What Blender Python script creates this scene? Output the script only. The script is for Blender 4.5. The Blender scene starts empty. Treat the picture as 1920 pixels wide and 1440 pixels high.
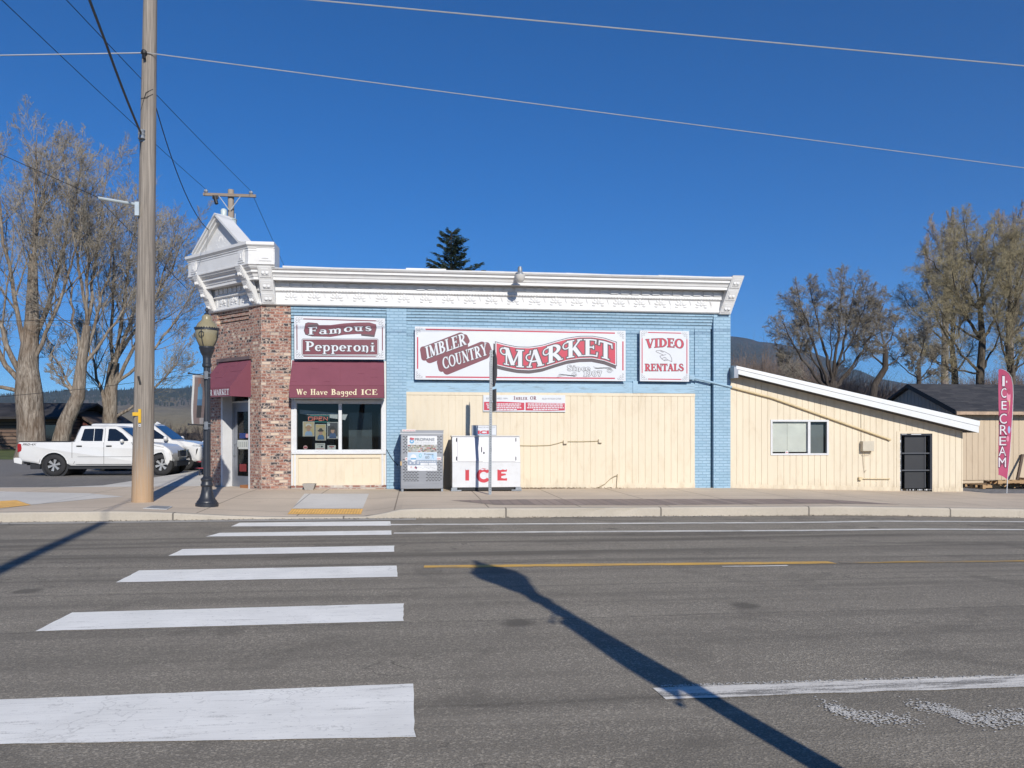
import bpy, bmesh, math, random
import numpy as np
from mathutils import Vector, Matrix
from mathutils.geometry import delaunay_2d_cdt
R = math.radians
C = bpy.context.scene.collection
sc = bpy.context.scene

# ------------------------------------------------------------------ camera, sky, sun, exposure
FL, HZ, EYE, YAW = 1500.0, 818.0, 1.53, R(6.84)
CS, SN = math.cos(YAW), math.sin(YAW)
cd = bpy.data.cameras.new('camera'); cam = bpy.data.objects.new('camera', cd); C.objects.link(cam)
cd.sensor_width = 36; cd.lens = FL / 1920 * 36; cd.shift_y = (HZ - 720) / 1920
cd.clip_start = 0.05; cd.clip_end = 20000
cam.location = (0, 0, EYE); cam.rotation_euler = (R(90), 0, -YAW)
sc.camera = cam
SUN_EL, SUN_DX, SUN_DY = R(28.0), -0.185, 0.983          # the way the light travels over the ground
w = bpy.data.worlds.new('World'); sc.world = w; w.use_nodes = True
wn = w.node_tree; sky = wn.nodes.new('ShaderNodeTexSky'); sky.sky_type = 'NISHITA'; sky.sun_disc = False
sky.sun_elevation = SUN_EL; sky.sun_rotation = R(180) - math.atan2(-SUN_DX, SUN_DY)
sky.air_density = 1.0; sky.dust_density = 0.0; sky.ozone_density = 10.0; sky.altitude = 2000
hs_ = wn.nodes.new('ShaderNodeHueSaturation'); hs_.inputs['Saturation'].default_value = 1.13; hs_.inputs['Value'].default_value = 1.15
wn.links.new(sky.outputs[0], hs_.inputs['Color']); wn.links.new(hs_.outputs[0], wn.nodes['Background'].inputs[0]); wn.nodes['Background'].inputs[1].default_value = 0.10
sd = bpy.data.lights.new('sun', 'SUN'); sd.energy = 4.9; sd.angle = R(0.53); sd.color = (1.0, 0.945, 0.86)
sun = bpy.data.objects.new('sun', sd); C.objects.link(sun)
ld = Vector((SUN_DX, SUN_DY, -math.tan(SUN_EL))).normalized()
sun.rotation_euler = ld.to_track_quat('-Z', 'Y').to_euler()
sc.view_settings.view_transform = 'Standard'; sc.view_settings.look = 'None'
sc.view_settings.exposure = 0.0; sc.view_settings.gamma = 1.0; sc.view_settings.use_curve_mapping = False
sc.cycles.max_bounces = 6; sc.cycles.transparent_max_bounces = 12; sc.cycles.caustics_reflective = False; sc.cycles.caustics_refractive = False

def at(px, py, Y):
    """the point of the plane Y = const seen at a photo pixel"""
    u = px - 960; t = Y / (FL * CS - SN * u)
    return (t * (FL * SN + CS * u), Y, EYE + (HZ - py) * t)

def lerp(x, pts):
    if x <= pts[0][0]: return pts[0][1]
    for (a, b), (c, d) in zip(pts, pts[1:]):
        if x <= c: return b + (d - b) * (x - a) / (c - a)
    return pts[-1][1]
def sstep(a, b, x):
    t = min(1, max(0, (x - a) / (b - a))); return t * t * (3 - 2 * t)

# ------------------------------------------------------------------ materials
def NT(name):
    m = bpy.data.materials.new(name); m.use_nodes = True
    return m, m.node_tree, m.node_tree.nodes['Principled BSDF']
def nd(nt, typ, ins=None, **kw):
    n = nt.nodes.new(typ)
    for k, v in kw.items(): setattr(n, k, v)
    for k, v in (ins or {}).items():
        if hasattr(v, 'is_linked'): nt.links.new(v, n.inputs[k])
        else: n.inputs[k].default_value = v
    return n
def c4(c): return (c[0], c[1], c[2], 1)
def mixc(nt, fac, a, b, blend='MIX'):
    n = nt.nodes.new('ShaderNodeMix'); n.data_type = 'RGBA'; n.blend_type = blend
    for i, v in ((0, fac), (6, a), (7, b)):
        if hasattr(v, 'is_linked'): nt.links.new(v, n.inputs[i])
        else: n.inputs[i].default_value = v if i == 0 else c4(v)
    return n.outputs[2]
def ramp(nt, fac, stops, interp='LINEAR'):
    n = nt.nodes.new('ShaderNodeValToRGB'); cr = n.color_ramp; cr.interpolation = interp
    while len(cr.elements) < len(stops): cr.elements.new(0.5)
    for e, (p, c) in zip(cr.elements, stops):
        e.position = p; e.color = c4(c) if not isinstance(c, (int, float)) else (c, c, c, 1)
    nt.links.new(fac, n.inputs[0]); return n.outputs[0]
def math_(nt, op, a, b=None, c=None):
    n = nt.nodes.new('ShaderNodeMath'); n.operation = op
    for i, v in enumerate((a, b, c)):
        if v is None: continue
        if hasattr(v, 'is_linked'): nt.links.new(v, n.inputs[i])
        else: n.inputs[i].default_value = v
    return n.outputs[0]
def pos(nt, scale=(1, 1, 1), obj=False):
    src = nd(nt, 'ShaderNodeTexCoord').outputs['Object'] if obj else nd(nt, 'ShaderNodeNewGeometry').outputs['Position']
    return nd(nt, 'ShaderNodeMapping', {'Vector': src, 'Scale': scale}).outputs[0]
def noise(nt, vec, scale, detail=4, rough=.55, dist=0):
    return nd(nt, 'ShaderNodeTexNoise', {'Vector': vec, 'Scale': scale, 'Detail': detail, 'Roughness': rough, 'Distortion': dist}).outputs['Fac']
def bump(nt, p, h, strength=.3, dist=.01):
    b = nd(nt, 'ShaderNodeBump', {'Height': h, 'Strength': strength, 'Distance': dist}); nt.links.new(b.outputs[0], p.inputs['Normal'])
MC = {}
ALB = .79
def dim(c): return tuple(x * ALB for x in c)
def pm(name, col, rough=.6, metal=0, var=.12, scale=3, bmp=0, bscale=60, spec=.5, obj=False, stretch=(1, 1, 1), dirt=None, dirt_amt=.35, splash=None):
    """painted or plain surface with uneven colour, optional grime of its own shape and fine relief"""
    if name in MC: return MC[name]
    col = dim(col); dirt = dim(dirt) if dirt else None
    m, nt, p = NT(name); v = pos(nt, stretch, obj)
    n1 = noise(nt, v, scale, 6, .62)
    f = ramp(nt, n1, [(.3, 0), (.7, 1)])
    col2 = tuple(max(0, c * (1 - var)) for c in col); col1 = tuple(min(1, c * (1 + var * .6)) for c in col)
    o = mixc(nt, f, col2, col1)
    if dirt:
        n2 = noise(nt, v, scale * 2.7, 8, .7, .6)
        o = mixc(nt, math_(nt, 'MULTIPLY', ramp(nt, n2, [(.52, 0), (.72, 1)]), dirt_amt), o, dirt)
    if splash:                                                        # rain splash and mud thrown up from the pavement
        g3 = nd(nt, 'ShaderNodeNewGeometry').outputs['Position']; zz = nd(nt, 'ShaderNodeSeparateXYZ', {0: g3}).outputs[2]
        kk = math_(nt, 'SUBTRACT', noise(nt, pos(nt, (3, 3, 1.2)), 1.6, 7, .7), math_(nt, 'MULTIPLY', math_(nt, 'SUBTRACT', zz, .1), .75))
        o = mixc(nt, ramp(nt, kk, [(.34, 0), (.62, .6)]), o, dim(splash))
        ru = noise(nt, pos(nt, (9, 9, .5)), 1.4, 5, .6); o = mixc(nt, ramp(nt, ru, [(.60, 0), (.74, .22)]), o, dim(splash))
    nt.links.new(o, p.inputs['Base Color'])
    p.inputs['Roughness'].default_value = rough; p.inputs['Metallic'].default_value = metal
    p.inputs['Specular IOR Level'].default_value = spec
    if bmp: bump(nt, p, noise(nt, v, bscale, 3), bmp, .004)
    MC[name] = m; return m

def brick(name, along, stops, mortar, bw=.21, rh=.075, ms=.008, rough=.8, speck=None, var=.15, bst=.5, dirt=None):
    m, nt, p = NT(name); stops = [(a, dim(c)) for a, c in stops]; mortar = dim(mortar); speck = (dim(speck[0]),) + tuple(speck[1:]) if speck else None; dirt = (dim(dirt[0]), dirt[1]) if dirt else None
    g = nd(nt, 'ShaderNodeNewGeometry').outputs['Position']
    s = nd(nt, 'ShaderNodeSeparateXYZ', {0: g})
    a = math_(nt, 'ADD', math_(nt, 'MULTIPLY', s.outputs[0], along[0]), math_(nt, 'MULTIPLY', s.outputs[1], along[1]))
    v = nd(nt, 'ShaderNodeCombineXYZ', {0: math_(nt, 'ADD', a, 40.0), 1: math_(nt, 'ADD', s.outputs[2], 4.0)}).outputs[0]
    b = nd(nt, 'ShaderNodeTexBrick', {'Vector': v, 'Color1': (0, 0, 0, 1), 'Color2': (1, 1, 1, 1), 'Mortar': (.5, .5, .5, 1), 'Scale': 1.0,
           'Mortar Size': ms, 'Mortar Smooth': .15, 'Bias': 0.0, 'Brick Width': bw, 'Row Height': rh})
    o = ramp(nt, b.outputs['Color'], stops, 'CONSTANT')
    if speck:
        n = noise(nt, g, speck[1], 3, .6); o = mixc(nt, math_(nt, 'MULTIPLY', ramp(nt, n, [(.50, 0), (.60, 1)]), speck[2]), o, speck[0])
    n = noise(nt, g, 2.2, 6, .65); k = ramp(nt, n, [(.25, 1 - var), (.75, 1 + var * .4)])
    o = mixc(nt, 1.0, o, k, 'MULTIPLY')
    o = mixc(nt, b.outputs['Fac'], o, mortar)
    if dirt:
        n = noise(nt, g, 9, 8, .75, .4); o = mixc(nt, math_(nt, 'MULTIPLY', ramp(nt, n, [(.62, 0), (.68, 1)]), dirt[1]), o, dirt[0])
    nt.links.new(o, p.inputs['Base Color']); p.inputs['Roughness'].default_value = rough
    h = math_(nt, 'ADD', math_(nt, 'MULTIPLY', b.outputs['Fac'], -1.0), math_(nt, 'MULTIPLY', noise(nt, g, 55, 4), .35))
    bump(nt, p, h, bst, .012)
    return m

def glass(name, tint=(.62, .66, .66)):
    m, nt, p = NT(name); nt.nodes.remove(p)
    tr = nd(nt, 'ShaderNodeBsdfTransparent', {'Color': c4(tint)}); gl = nd(nt, 'ShaderNodeBsdfGlossy', {'Roughness': .02, 'Color': (1, 1, 1, 1)})
    fr = nd(nt, 'ShaderNodeFresnel', {'IOR': 1.38})
    mx = nd(nt, 'ShaderNodeMixShader', {0: fr.outputs[0], 1: tr.outputs[0], 2: gl.outputs[0]})
    nt.links.new(mx.outputs[0], nt.nodes['Material Output'].inputs[0]); return m
def emis(name, col, st):
    m, nt, p = NT(name); p.inputs['Base Color'].default_value = c4(col); p.inputs['Emission Color'].default_value = c4(col); p.inputs['Emission Strength'].default_value = st; return m

def road_mat(name, base, streak=True):
    m, nt, p = NT(name); g = pos(nt)
    fine = noise(nt, g, 95, 3, .75); mid = noise(nt, g, 1.1, 6, .6)
    o = mixc(nt, ramp(nt, fine, [(.36, 0), (.64, 1)]), tuple(c * .5 for c in base), tuple(c * 1.5 for c in base))
    vo = nd(nt, 'ShaderNodeTexVoronoi', {'Vector': g, 'Scale': 80.0}); sepc = nd(nt, 'ShaderNodeSeparateColor', {0: vo.outputs['Color']})
    o = mixc(nt, math_(nt, 'MULTIPLY', ramp(nt, sepc.outputs[0], [(.78, 0), (.9, 1)]), .6), o, tuple(c * 2.2 for c in base))
    o = mixc(nt, ramp(nt, mid, [(.3, 0), (.75, .55)]), o, tuple(c * .78 for c in base))
    if streak:
        st = noise(nt, pos(nt, (.045, 1.5, 1)), 1.6, 5, .6, .25)
        o = mixc(nt, math_(nt, 'MULTIPLY', ramp(nt, st, [(.52, 0), (.66, 1)]), .38), o, tuple(c * .52 for c in base))
        st2 = noise(nt, pos(nt, (.06, 2.2, 1)), 2.6, 5, .6, .25)
        o = mixc(nt, math_(nt, 'MULTIPLY', ramp(nt, st2, [(.58, 0), (.66, 1)]), .35), o, tuple(c * 1.35 for c in base))
        sp = noise(nt, g, .9, 3, .5, 1.2)
        o = mixc(nt, math_(nt, 'MULTIPLY', ramp(nt, sp, [(.57, 0), (.66, 1)]), .38), o, tuple(c * .5 for c in base))
        yq = nd(nt, 'ShaderNodeSeparateXYZ', {0: g}).outputs[1]; wq = math_(nt, 'MULTIPLY', math_(nt, 'SUBTRACT', noise(nt, pos(nt, (.08, .6, 1)), 2.0, 4), .5), 1.1)
        for yc, hw_, am in ((12.1, .22, .8), (11.55, .30, .75), (10.35, .42, .7), (9.55, .14, .8), (8.9, .3, .4), (7.6, .35, .35), (5.9, .4, .3), (4.4, .3, .3)):     # wheel paths and tyre marks along the lanes
            dd = math_(nt, 'ABSOLUTE', math_(nt, 'SUBTRACT', math_(nt, 'ADD', yq, wq), yc)); k = math_(nt, 'MULTIPLY', ramp(nt, math_(nt, 'DIVIDE', dd, hw_ * 2), [(.15, am), (.55, 0)]), ramp(nt, noise(nt, pos(nt, (.10, 2.5, 1)), 1.5, 5, .65), [(.36, 0), (.58, 1)]))
            o = mixc(nt, k, o, tuple(c * .42 for c in base))
        cv = nd(nt, 'ShaderNodeTexVoronoi', {'Vector': nd(nt, 'ShaderNodeVectorMath', {0: pos(nt, (.16, .42, 1)), 1: nd(nt, 'ShaderNodeTexNoise', {'Vector': g, 'Scale': 1.6, 'Detail': 4.0}).outputs['Color']}, operation='ADD').outputs[0], 'Scale': 1.0}, feature='DISTANCE_TO_EDGE').outputs['Distance']
        o = mixc(nt, math_(nt, 'MULTIPLY', ramp(nt, cv, [(.003, 1), (.008, 0)]), ramp(nt, noise(nt, g, .35, 3), [(.50, 0), (.56, .6)])), o, tuple(c * .3 for c in base))
        dr = nd(nt, 'ShaderNodeTexVoronoi', {'Vector': g, 'Scale': .9}); dsp = math_(nt, 'ADD', dr.outputs['Distance'], math_(nt, 'MULTIPLY', noise(nt, g, 9, 4), .12))
        o = mixc(nt, math_(nt, 'MULTIPLY', ramp(nt, dsp, [(.14, .75), (.21, 0)]), ramp(nt, nd(nt, 'ShaderNodeSeparateColor', {0: dr.outputs['Color']}).outputs[0], [(.55, 0), (.57, 1)])), o, tuple(c * .42 for c in base))
        # paving seams
        yy = nd(nt, 'ShaderNodeSeparateXYZ', {0: g}).outputs[1]
        wob = math_(nt, 'MULTIPLY', math_(nt, 'SUBTRACT', noise(nt, g, 1.3, 5, .65), .5), .16)
        for ys, wd, am in ((6.6, .012, .7), (8.05, .03, .5), (4.55, .02, .6), (11.0, .012, .5)):
            dd = math_(nt, 'ABSOLUTE', math_(nt, 'SUBTRACT', math_(nt, 'ADD', yy, wob), ys))
            o = mixc(nt, math_(nt, 'MULTIPLY', ramp(nt, math_(nt, 'DIVIDE', dd, wd * 2), [(.2, am), (1, 0)]), math_(nt, 'MULTIPLY_ADD', noise(nt, g, 7, 4), 1.6, -.2)), o, tuple(c * .38 for c in base))
    nt.links.new(o, p.inputs['Base Color']); p.inputs['Roughness'].default_value = .88; p.inputs['Specular IOR Level'].default_value = .35
    bump(nt, p, math_(nt, 'ADD', noise(nt, g, 90, 3, .7), math_(nt, 'MULTIPLY', vo.outputs['Distance'], .8)), .55, .006)
    return m
def concrete(name, base, joint=None, jw=.014, along=1.52, across=1.9, off=(0, 0)):
    m, nt, p = NT(name); g = pos(nt)
    a = noise(nt, g, .55, 7, .6, .3); b = noise(nt, g, 30, 4, .7)
    o = mixc(nt, ramp(nt, a, [(.3, 0), (.72, 1)]), tuple(c * .84 for c in base), tuple(c * 1.08 for c in base))
    o = mixc(nt, ramp(nt, b, [(.3, .35), (.6, 0)]), o, tuple(c * .72 for c in base))
    sp = noise(nt, g, 3.3, 6, .7, .5); o = mixc(nt, math_(nt, 'MULTIPLY', ramp(nt, sp, [(.60, 0), (.72, 1)]), .4), o, tuple(c * .6 for c in base))
    h = noise(nt, g, 70, 4)
    if joint:
        br = nd(nt, 'ShaderNodeTexBrick', {'Vector': nd(nt, 'ShaderNodeMapping', {'Vector': g, 'Location': (off[0], off[1], 0)}).outputs[0], 'Scale': 1.0, 'Mortar Size': jw, 'Mortar Smooth': .3, 'Brick Width': along, 'Row Height': across})
        br.offset = 0.0
        o = mixc(nt, math_(nt, 'MULTIPLY', br.outputs['Fac'], .8), o, joint)
        h = math_(nt, 'ADD', math_(nt, 'MULTIPLY', h, .15), math_(nt, 'MULTIPLY', br.outputs['Fac'], -1.0))
    nt.links.new(o, p.inputs['Base Color']); p.inputs['Roughness'].default_value = .9; p.inputs['Specular IOR Level'].default_value = .3
    bump(nt, p, h, .35, .006); return m
def paint_mat(name, col, under, wear=.5, scale=9, edge=(.46, .56), streaky=(.25, 2.2, 1)):
    """road paint worn through to the asphalt in patches"""
    m, nt, p = NT(name); g = pos(nt)
    n = noise(nt, pos(nt, streaky), scale, 8, .75, .3); n2 = noise(nt, g, 120, 2, .6)
    wv = math_(nt, 'ADD', math_(nt, 'MULTIPLY', n, .8), math_(nt, 'MULTIPLY', n2, .2))
    o = mixc(nt, ramp(nt, noise(nt, g, 2, 5), [(.3, 0), (.7, 1)]), tuple(c * .86 for c in col), col)
    o = mixc(nt, math_(nt, 'MULTIPLY', ramp(nt, wv, [(edge[0], 0), (edge[1], 1)]), wear), o, under)
    ch_ = noise(nt, pos(nt, (.6, 1.6, 1)), 26, 6, .8); o = mixc(nt, math_(nt, 'MULTIPLY', ramp(nt, ch_, [(.60, 0), (.66, 1)]), .75), o, under)
    gr = noise(nt, pos(nt, (.5, 26, 1)), 1.5, 2); o = mixc(nt, math_(nt, 'MULTIPLY', ramp(nt, gr, [(.45, 0), (.7, 1)]), .09), o, under)
    ck = nd(nt, 'ShaderNodeTexVoronoi', {'Vector': nd(nt, 'ShaderNodeVectorMath', {0: pos(nt, (.7, 1.3, 1)), 1: nd(nt, 'ShaderNodeTexNoise', {'Vector': g, 'Scale': 3.0, 'Detail': 4.0}).outputs['Color']}, operation='ADD').outputs[0], 'Scale': 1.0}, feature='DISTANCE_TO_EDGE').outputs['Distance']
    o = mixc(nt, math_(nt, 'MULTIPLY', ramp(nt, ck, [(.003, .28), (.006, 0)]), ramp(nt, noise(nt, g, .8, 3), [(.48, 0), (.54, 1)])), o, under)
    nt.links.new(o, p.inputs['Base Color']); p.inputs['Roughness'].default_value = .75
    bump(nt, p, noise(nt, g, 90, 3, .7), .4, .004); return m
def wood_mat(name, a, b, stretch=(14, 14, .9), grain=1.3, low=None, crack=.5):
    m, nt, p = NT(name); v = pos(nt, stretch, True); a, b, low = dim(a), dim(b), dim(low) if low else None
    n = noise(nt, v, grain, 8, .68, .5); o = mixc(nt, ramp(nt, n, [(.3, 0), (.7, 1)]), a, b)
    n2 = noise(nt, pos(nt, (stretch[0] * 1.6, stretch[1] * 1.6, stretch[2] * .8), True), grain * 1.4, 5, .6, .3)
    o = mixc(nt, math_(nt, 'MULTIPLY', ramp(nt, n2, [(.60, 0), (.68, 1)]), crack), o, tuple(c * .3 for c in a))
    if low:
        z = nd(nt, 'ShaderNodeSeparateXYZ', {0: nd(nt, 'ShaderNodeTexCoord').outputs['Object']}).outputs[2]
        k = math_(nt, 'ADD', math_(nt, 'MULTIPLY', z, .5), math_(nt, 'MULTIPLY', math_(nt, 'SUBTRACT', n, .5), 1.5))
        o = mixc(nt, ramp(nt, k, [(.12, .75), (.62, 0)]), o, low)
    nt.links.new(o, p.inputs['Base Color']); p.inputs['Roughness'].default_value = .85
    bump(nt, p, math_(nt, 'ADD', n, math_(nt, 'MULTIPLY', n2, -.6)), .8, .012); return m

# ------------------------------------------------------------------ mesh builder
class MB:
    def __init__(s): s.v = []; s.f = []; s.m = []
    def add(s, vs, fs, mi=0):
        o = len(s.v); s.v += [tuple(p) for p in vs]; s.f += [tuple(i + o for i in f) for f in fs]; s.m += [mi] * len(fs); return s
    def hexa(s, p, mi=0):   # 8 corners: bottom ring 0-3, top ring 4-7
        return s.add(p, [(3, 2, 1, 0), (4, 5, 6, 7), (0, 1, 5, 4), (1, 2, 6, 5), (2, 3, 7, 6), (3, 0, 4, 7)], mi)
    def box(s, x0, x1, y0, y1, z0, z1, mi=0):
        return s.hexa([(x0, y0, z0), (x1, y0, z0), (x1, y1, z0), (x0, y1, z0), (x0, y0, z1), (x1, y0, z1), (x1, y1, z1), (x0, y1, z1)], mi)
    def quad(s, a, b, c, d, mi=0): return s.add([a, b, c, d], [(0, 1, 2, 3)], mi)
    def prism(s, poly, fn, d0, d1, mi=0):   # poly in 2d, fn(u, v, depth) -> point
        n = len(poly); tri = tri_poly(poly)
        vs = [fn(u, v, d0) for u, v in poly] + [fn(u, v, d1) for u, v in poly]
        fs = [t for t in tri] + [tuple(i + n for i in reversed(t)) for t in tri] + [(i, (i + 1) % n, (i + 1) % n + n, i + n) for i in range(n)]
        return s.add(vs, fs, mi)
    def tube(s, path, r, sides=8, mi=0, cap=True):
        path = [Vector(p) for p in path]; n = len(path); rs = r if isinstance(r, (list, tuple)) else [r] * n
        vs = []; ref = None
        for i, p in enumerate(path):
            t = (path[min(i + 1, n - 1)] - path[max(i - 1, 0)]).normalized()
            if ref is None: ref = Vector((0, 0, 1)) if abs(t.z) < .9 else Vector((1, 0, 0))
            a = t.cross(ref).normalized(); b = a.cross(t).normalized(); ref = b
            for k in range(sides):
                an = 2 * math.pi * k / sides; vs.append(p + (a * math.cos(an) + b * math.sin(an)) * rs[i])
        fs = [(i * sides + k, i * sides + (k + 1) % sides, (i + 1) * sides + (k + 1) % sides, (i + 1) * sides + k) for i in range(n - 1) for k in range(sides)]
        if cap: fs += [tuple(range(sides))[::-1], tuple(range((n - 1) * sides, n * sides))]
        return s.add(vs, fs, mi)
    def lathe(s, prof, c, sides=20, mi=0, axis='z', flute=0):
        vs = []; n = len(prof)
        for r, h in prof:
            for k in range(sides):
                a = 2 * math.pi * k / sides; rr = r * (1 - flute * (k % 2))
                q = (rr * math.cos(a), rr * math.sin(a), h)
                if axis == 'y': q = (q[0], q[2], q[1])
                if axis == 'x': q = (q[2], q[0], q[1])
                vs.append((c[0] + q[0], c[1] + q[1], c[2] + q[2]))
        fs = [(i * sides + k, i * sides + (k + 1) % sides, (i + 1) * sides + (k + 1) % sides, (i + 1) * sides + k) for i in range(n - 1) for k in range(sides)]
        fs += [tuple(range(sides))[::-1], tuple(range((n - 1) * sides, n * sides))]
        return s.add(vs, fs, mi)
    def ball(s, c, r, sides=10, rings=6, mi=0):
        rx, ry, rz = r if isinstance(r, (tuple, list)) else (r, r, r)
        vs = []; fs = []
        for i in range(rings + 1):
            th = math.pi * i / rings
            for k in range(sides):
                a = 2 * math.pi * k / sides; q = max(math.sin(th), .02)
                vs.append((c[0] + rx * q * math.cos(a), c[1] + ry * q * math.sin(a), c[2] - rz * math.cos(th)))
        for i in range(rings):
            for k in range(sides): fs.append((i * sides + k, i * sides + (k + 1) % sides, (i + 1) * sides + (k + 1) % sides, (i + 1) * sides + k))
        fs += [tuple(range(sides))[::-1], tuple(range(rings * sides, (rings + 1) * sides))]
        return s.add(vs, fs, mi)
    def build(s, name, mats, parent=None, smooth=False, local=False, bevel=0, recalc=True):
        me = bpy.data.meshes.new(name); off = Vector((0, 0, 0))
        if parent is not None and not local:
            q = parent
            while q.parent: q = q.parent
            off = Vector(q.location)
        me.from_pydata([(p[0] - off.x, p[1] - off.y, p[2] - off.z) for p in s.v], [], s.f)
        mats = mats if isinstance(mats, (list, tuple)) else [mats]
        for m in mats: me.materials.append(m)
        me.polygons.foreach_set('material_index', s.m)
        if recalc:
            bm = bmesh.new(); bm.from_mesh(me); bmesh.ops.recalc_face_normals(bm, faces=bm.faces[:]); bm.to_mesh(me); bm.free()
        if smooth: me.shade_smooth() if hasattr(me, 'shade_smooth') else None
        o = bpy.data.objects.new(name, me); C.objects.link(o)
        if parent is not None: o.parent = parent
        if smooth:
            md = o.modifiers.new('edges', 'EDGE_SPLIT'); md.split_angle = R(38)
        if bevel:
            b = o.modifiers.new('bevel', 'BEVEL'); b.width = bevel; b.segments = 2; b.limit_method = 'ANGLE'; b.angle_limit = R(40)
        return o
def area2(p): return sum(p[i][0] * p[(i + 1) % len(p)][1] - p[(i + 1) % len(p)][0] * p[i][1] for i in range(len(p)))
def union(polys):
    """one flat triangulation of many overlapping polygons"""
    vs = []; fs = []
    for p in polys:
        if abs(area2(p)) < 1e-9: continue
        if area2(p) < 0: p = p[::-1]
        fs.append(list(range(len(vs), len(vs) + len(p)))); vs += [Vector((q[0], q[1])) for q in p]
    r = delaunay_2d_cdt(vs, [], fs, 1, 1e-5)
    return [tuple(q) for q in r[0]], [tuple(f) for f, o in zip(r[2], r[5]) if len(o)]
def tri_poly(poly):
    a = poly if area2(poly) > 0 else poly[::-1]
    r = delaunay_2d_cdt([Vector(q) for q in a], [], [list(range(len(a)))], 1, 1e-7)
    if len(r[0]) != len(a): return [tuple(range(len(poly)))]
    idx = [o[0] for o in r[3]]
    if a is not poly: idx = [len(a) - 1 - i for i in idx]
    return [tuple(idx[i] for i in f) for f, o in zip(r[2], r[5]) if len(o)]

def thing(name, label, cat, loc=(0, 0, 0), rotz=0, group=None):
    o = bpy.data.objects.new(name, None); C.objects.link(o); o.empty_display_size = .2
    o.location = loc; o.rotation_euler = (0, 0, rotz); return tag(o, label, cat, group)
def tag(o, label, cat, group=None):
    o['label'] = label; o['category'] = cat
    if group: o['group'] = group
    return o
def struct(o, kind='structure'): o['kind'] = kind; return o
def copy_tree(o, parent=None):
    c = o.copy(); C.objects.link(c); c.parent = parent
    for ch in list(o.children): copy_tree(ch, c)
    return c

# ------------------------------------------------------------------ lettering: strokes for the painted serif letters
TK, TN = .20, .075
def arc(cx, cy, rx, ry, a0, a1, n=14):
    return [(cx + rx * math.cos(R(a0 + (a1 - a0) * i / n)), cy + ry * math.sin(R(a0 + (a1 - a0) * i / n))) for i in range(n + 1)]
def ring(cx, cy, rx, ry, a0=0, a1=360, tk=TK * .95, tn=TN, n=18):
    pts = arc(cx, cy, rx, ry, a0, a1, n)
    return (pts, [tn + (tk - tn) * abs(math.cos(R(a0 + (a1 - a0) * i / n))) ** 1.3 for i in range(n + 1)])
def stem(x, y0=0, y1=1, wd=TK, s0=True, s1=True):
    o = [([(x, y0), (x, y1)], wd)]
    if s0: o.append(([(x - wd * .5 - .09, y0 + .03), (x + wd * .5 + .09, y0 + .03)], .065))
    if s1: o.append(([(x - wd * .5 - .09, y1 - .03), (x + wd * .5 + .09, y1 - .03)], .065))
    return o
def sfoot(x, y, l=.13): return ([(x - l, y), (x + l, y)], .065)
def scurve(k=1.0, ox=0):
    p = [(.58, .74), (.55, .88), (.42, .965), (.27, .95), (.14, .85), (.13, .72), (.22, .6), (.38, .51), (.54, .42), (.63, .29), (.58, .13), (.44, .03), (.28, .035), (.13, .12), (.09, .28)]
    wd = [.06, .07, .08, .1, .14, .17, .2, .2, .2, .17, .14, .1, .08, .07, .06]
    return [([(ox + x * k, y * k) for x, y in p], [q * (k if k < 1 else 1) * (1.25 if k < 1 else 1) for q in wd])]
curl = lambda x, y, r=.13: (arc(x, y, r, r, 300, -20, 14) , [.05] * 15)
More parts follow.
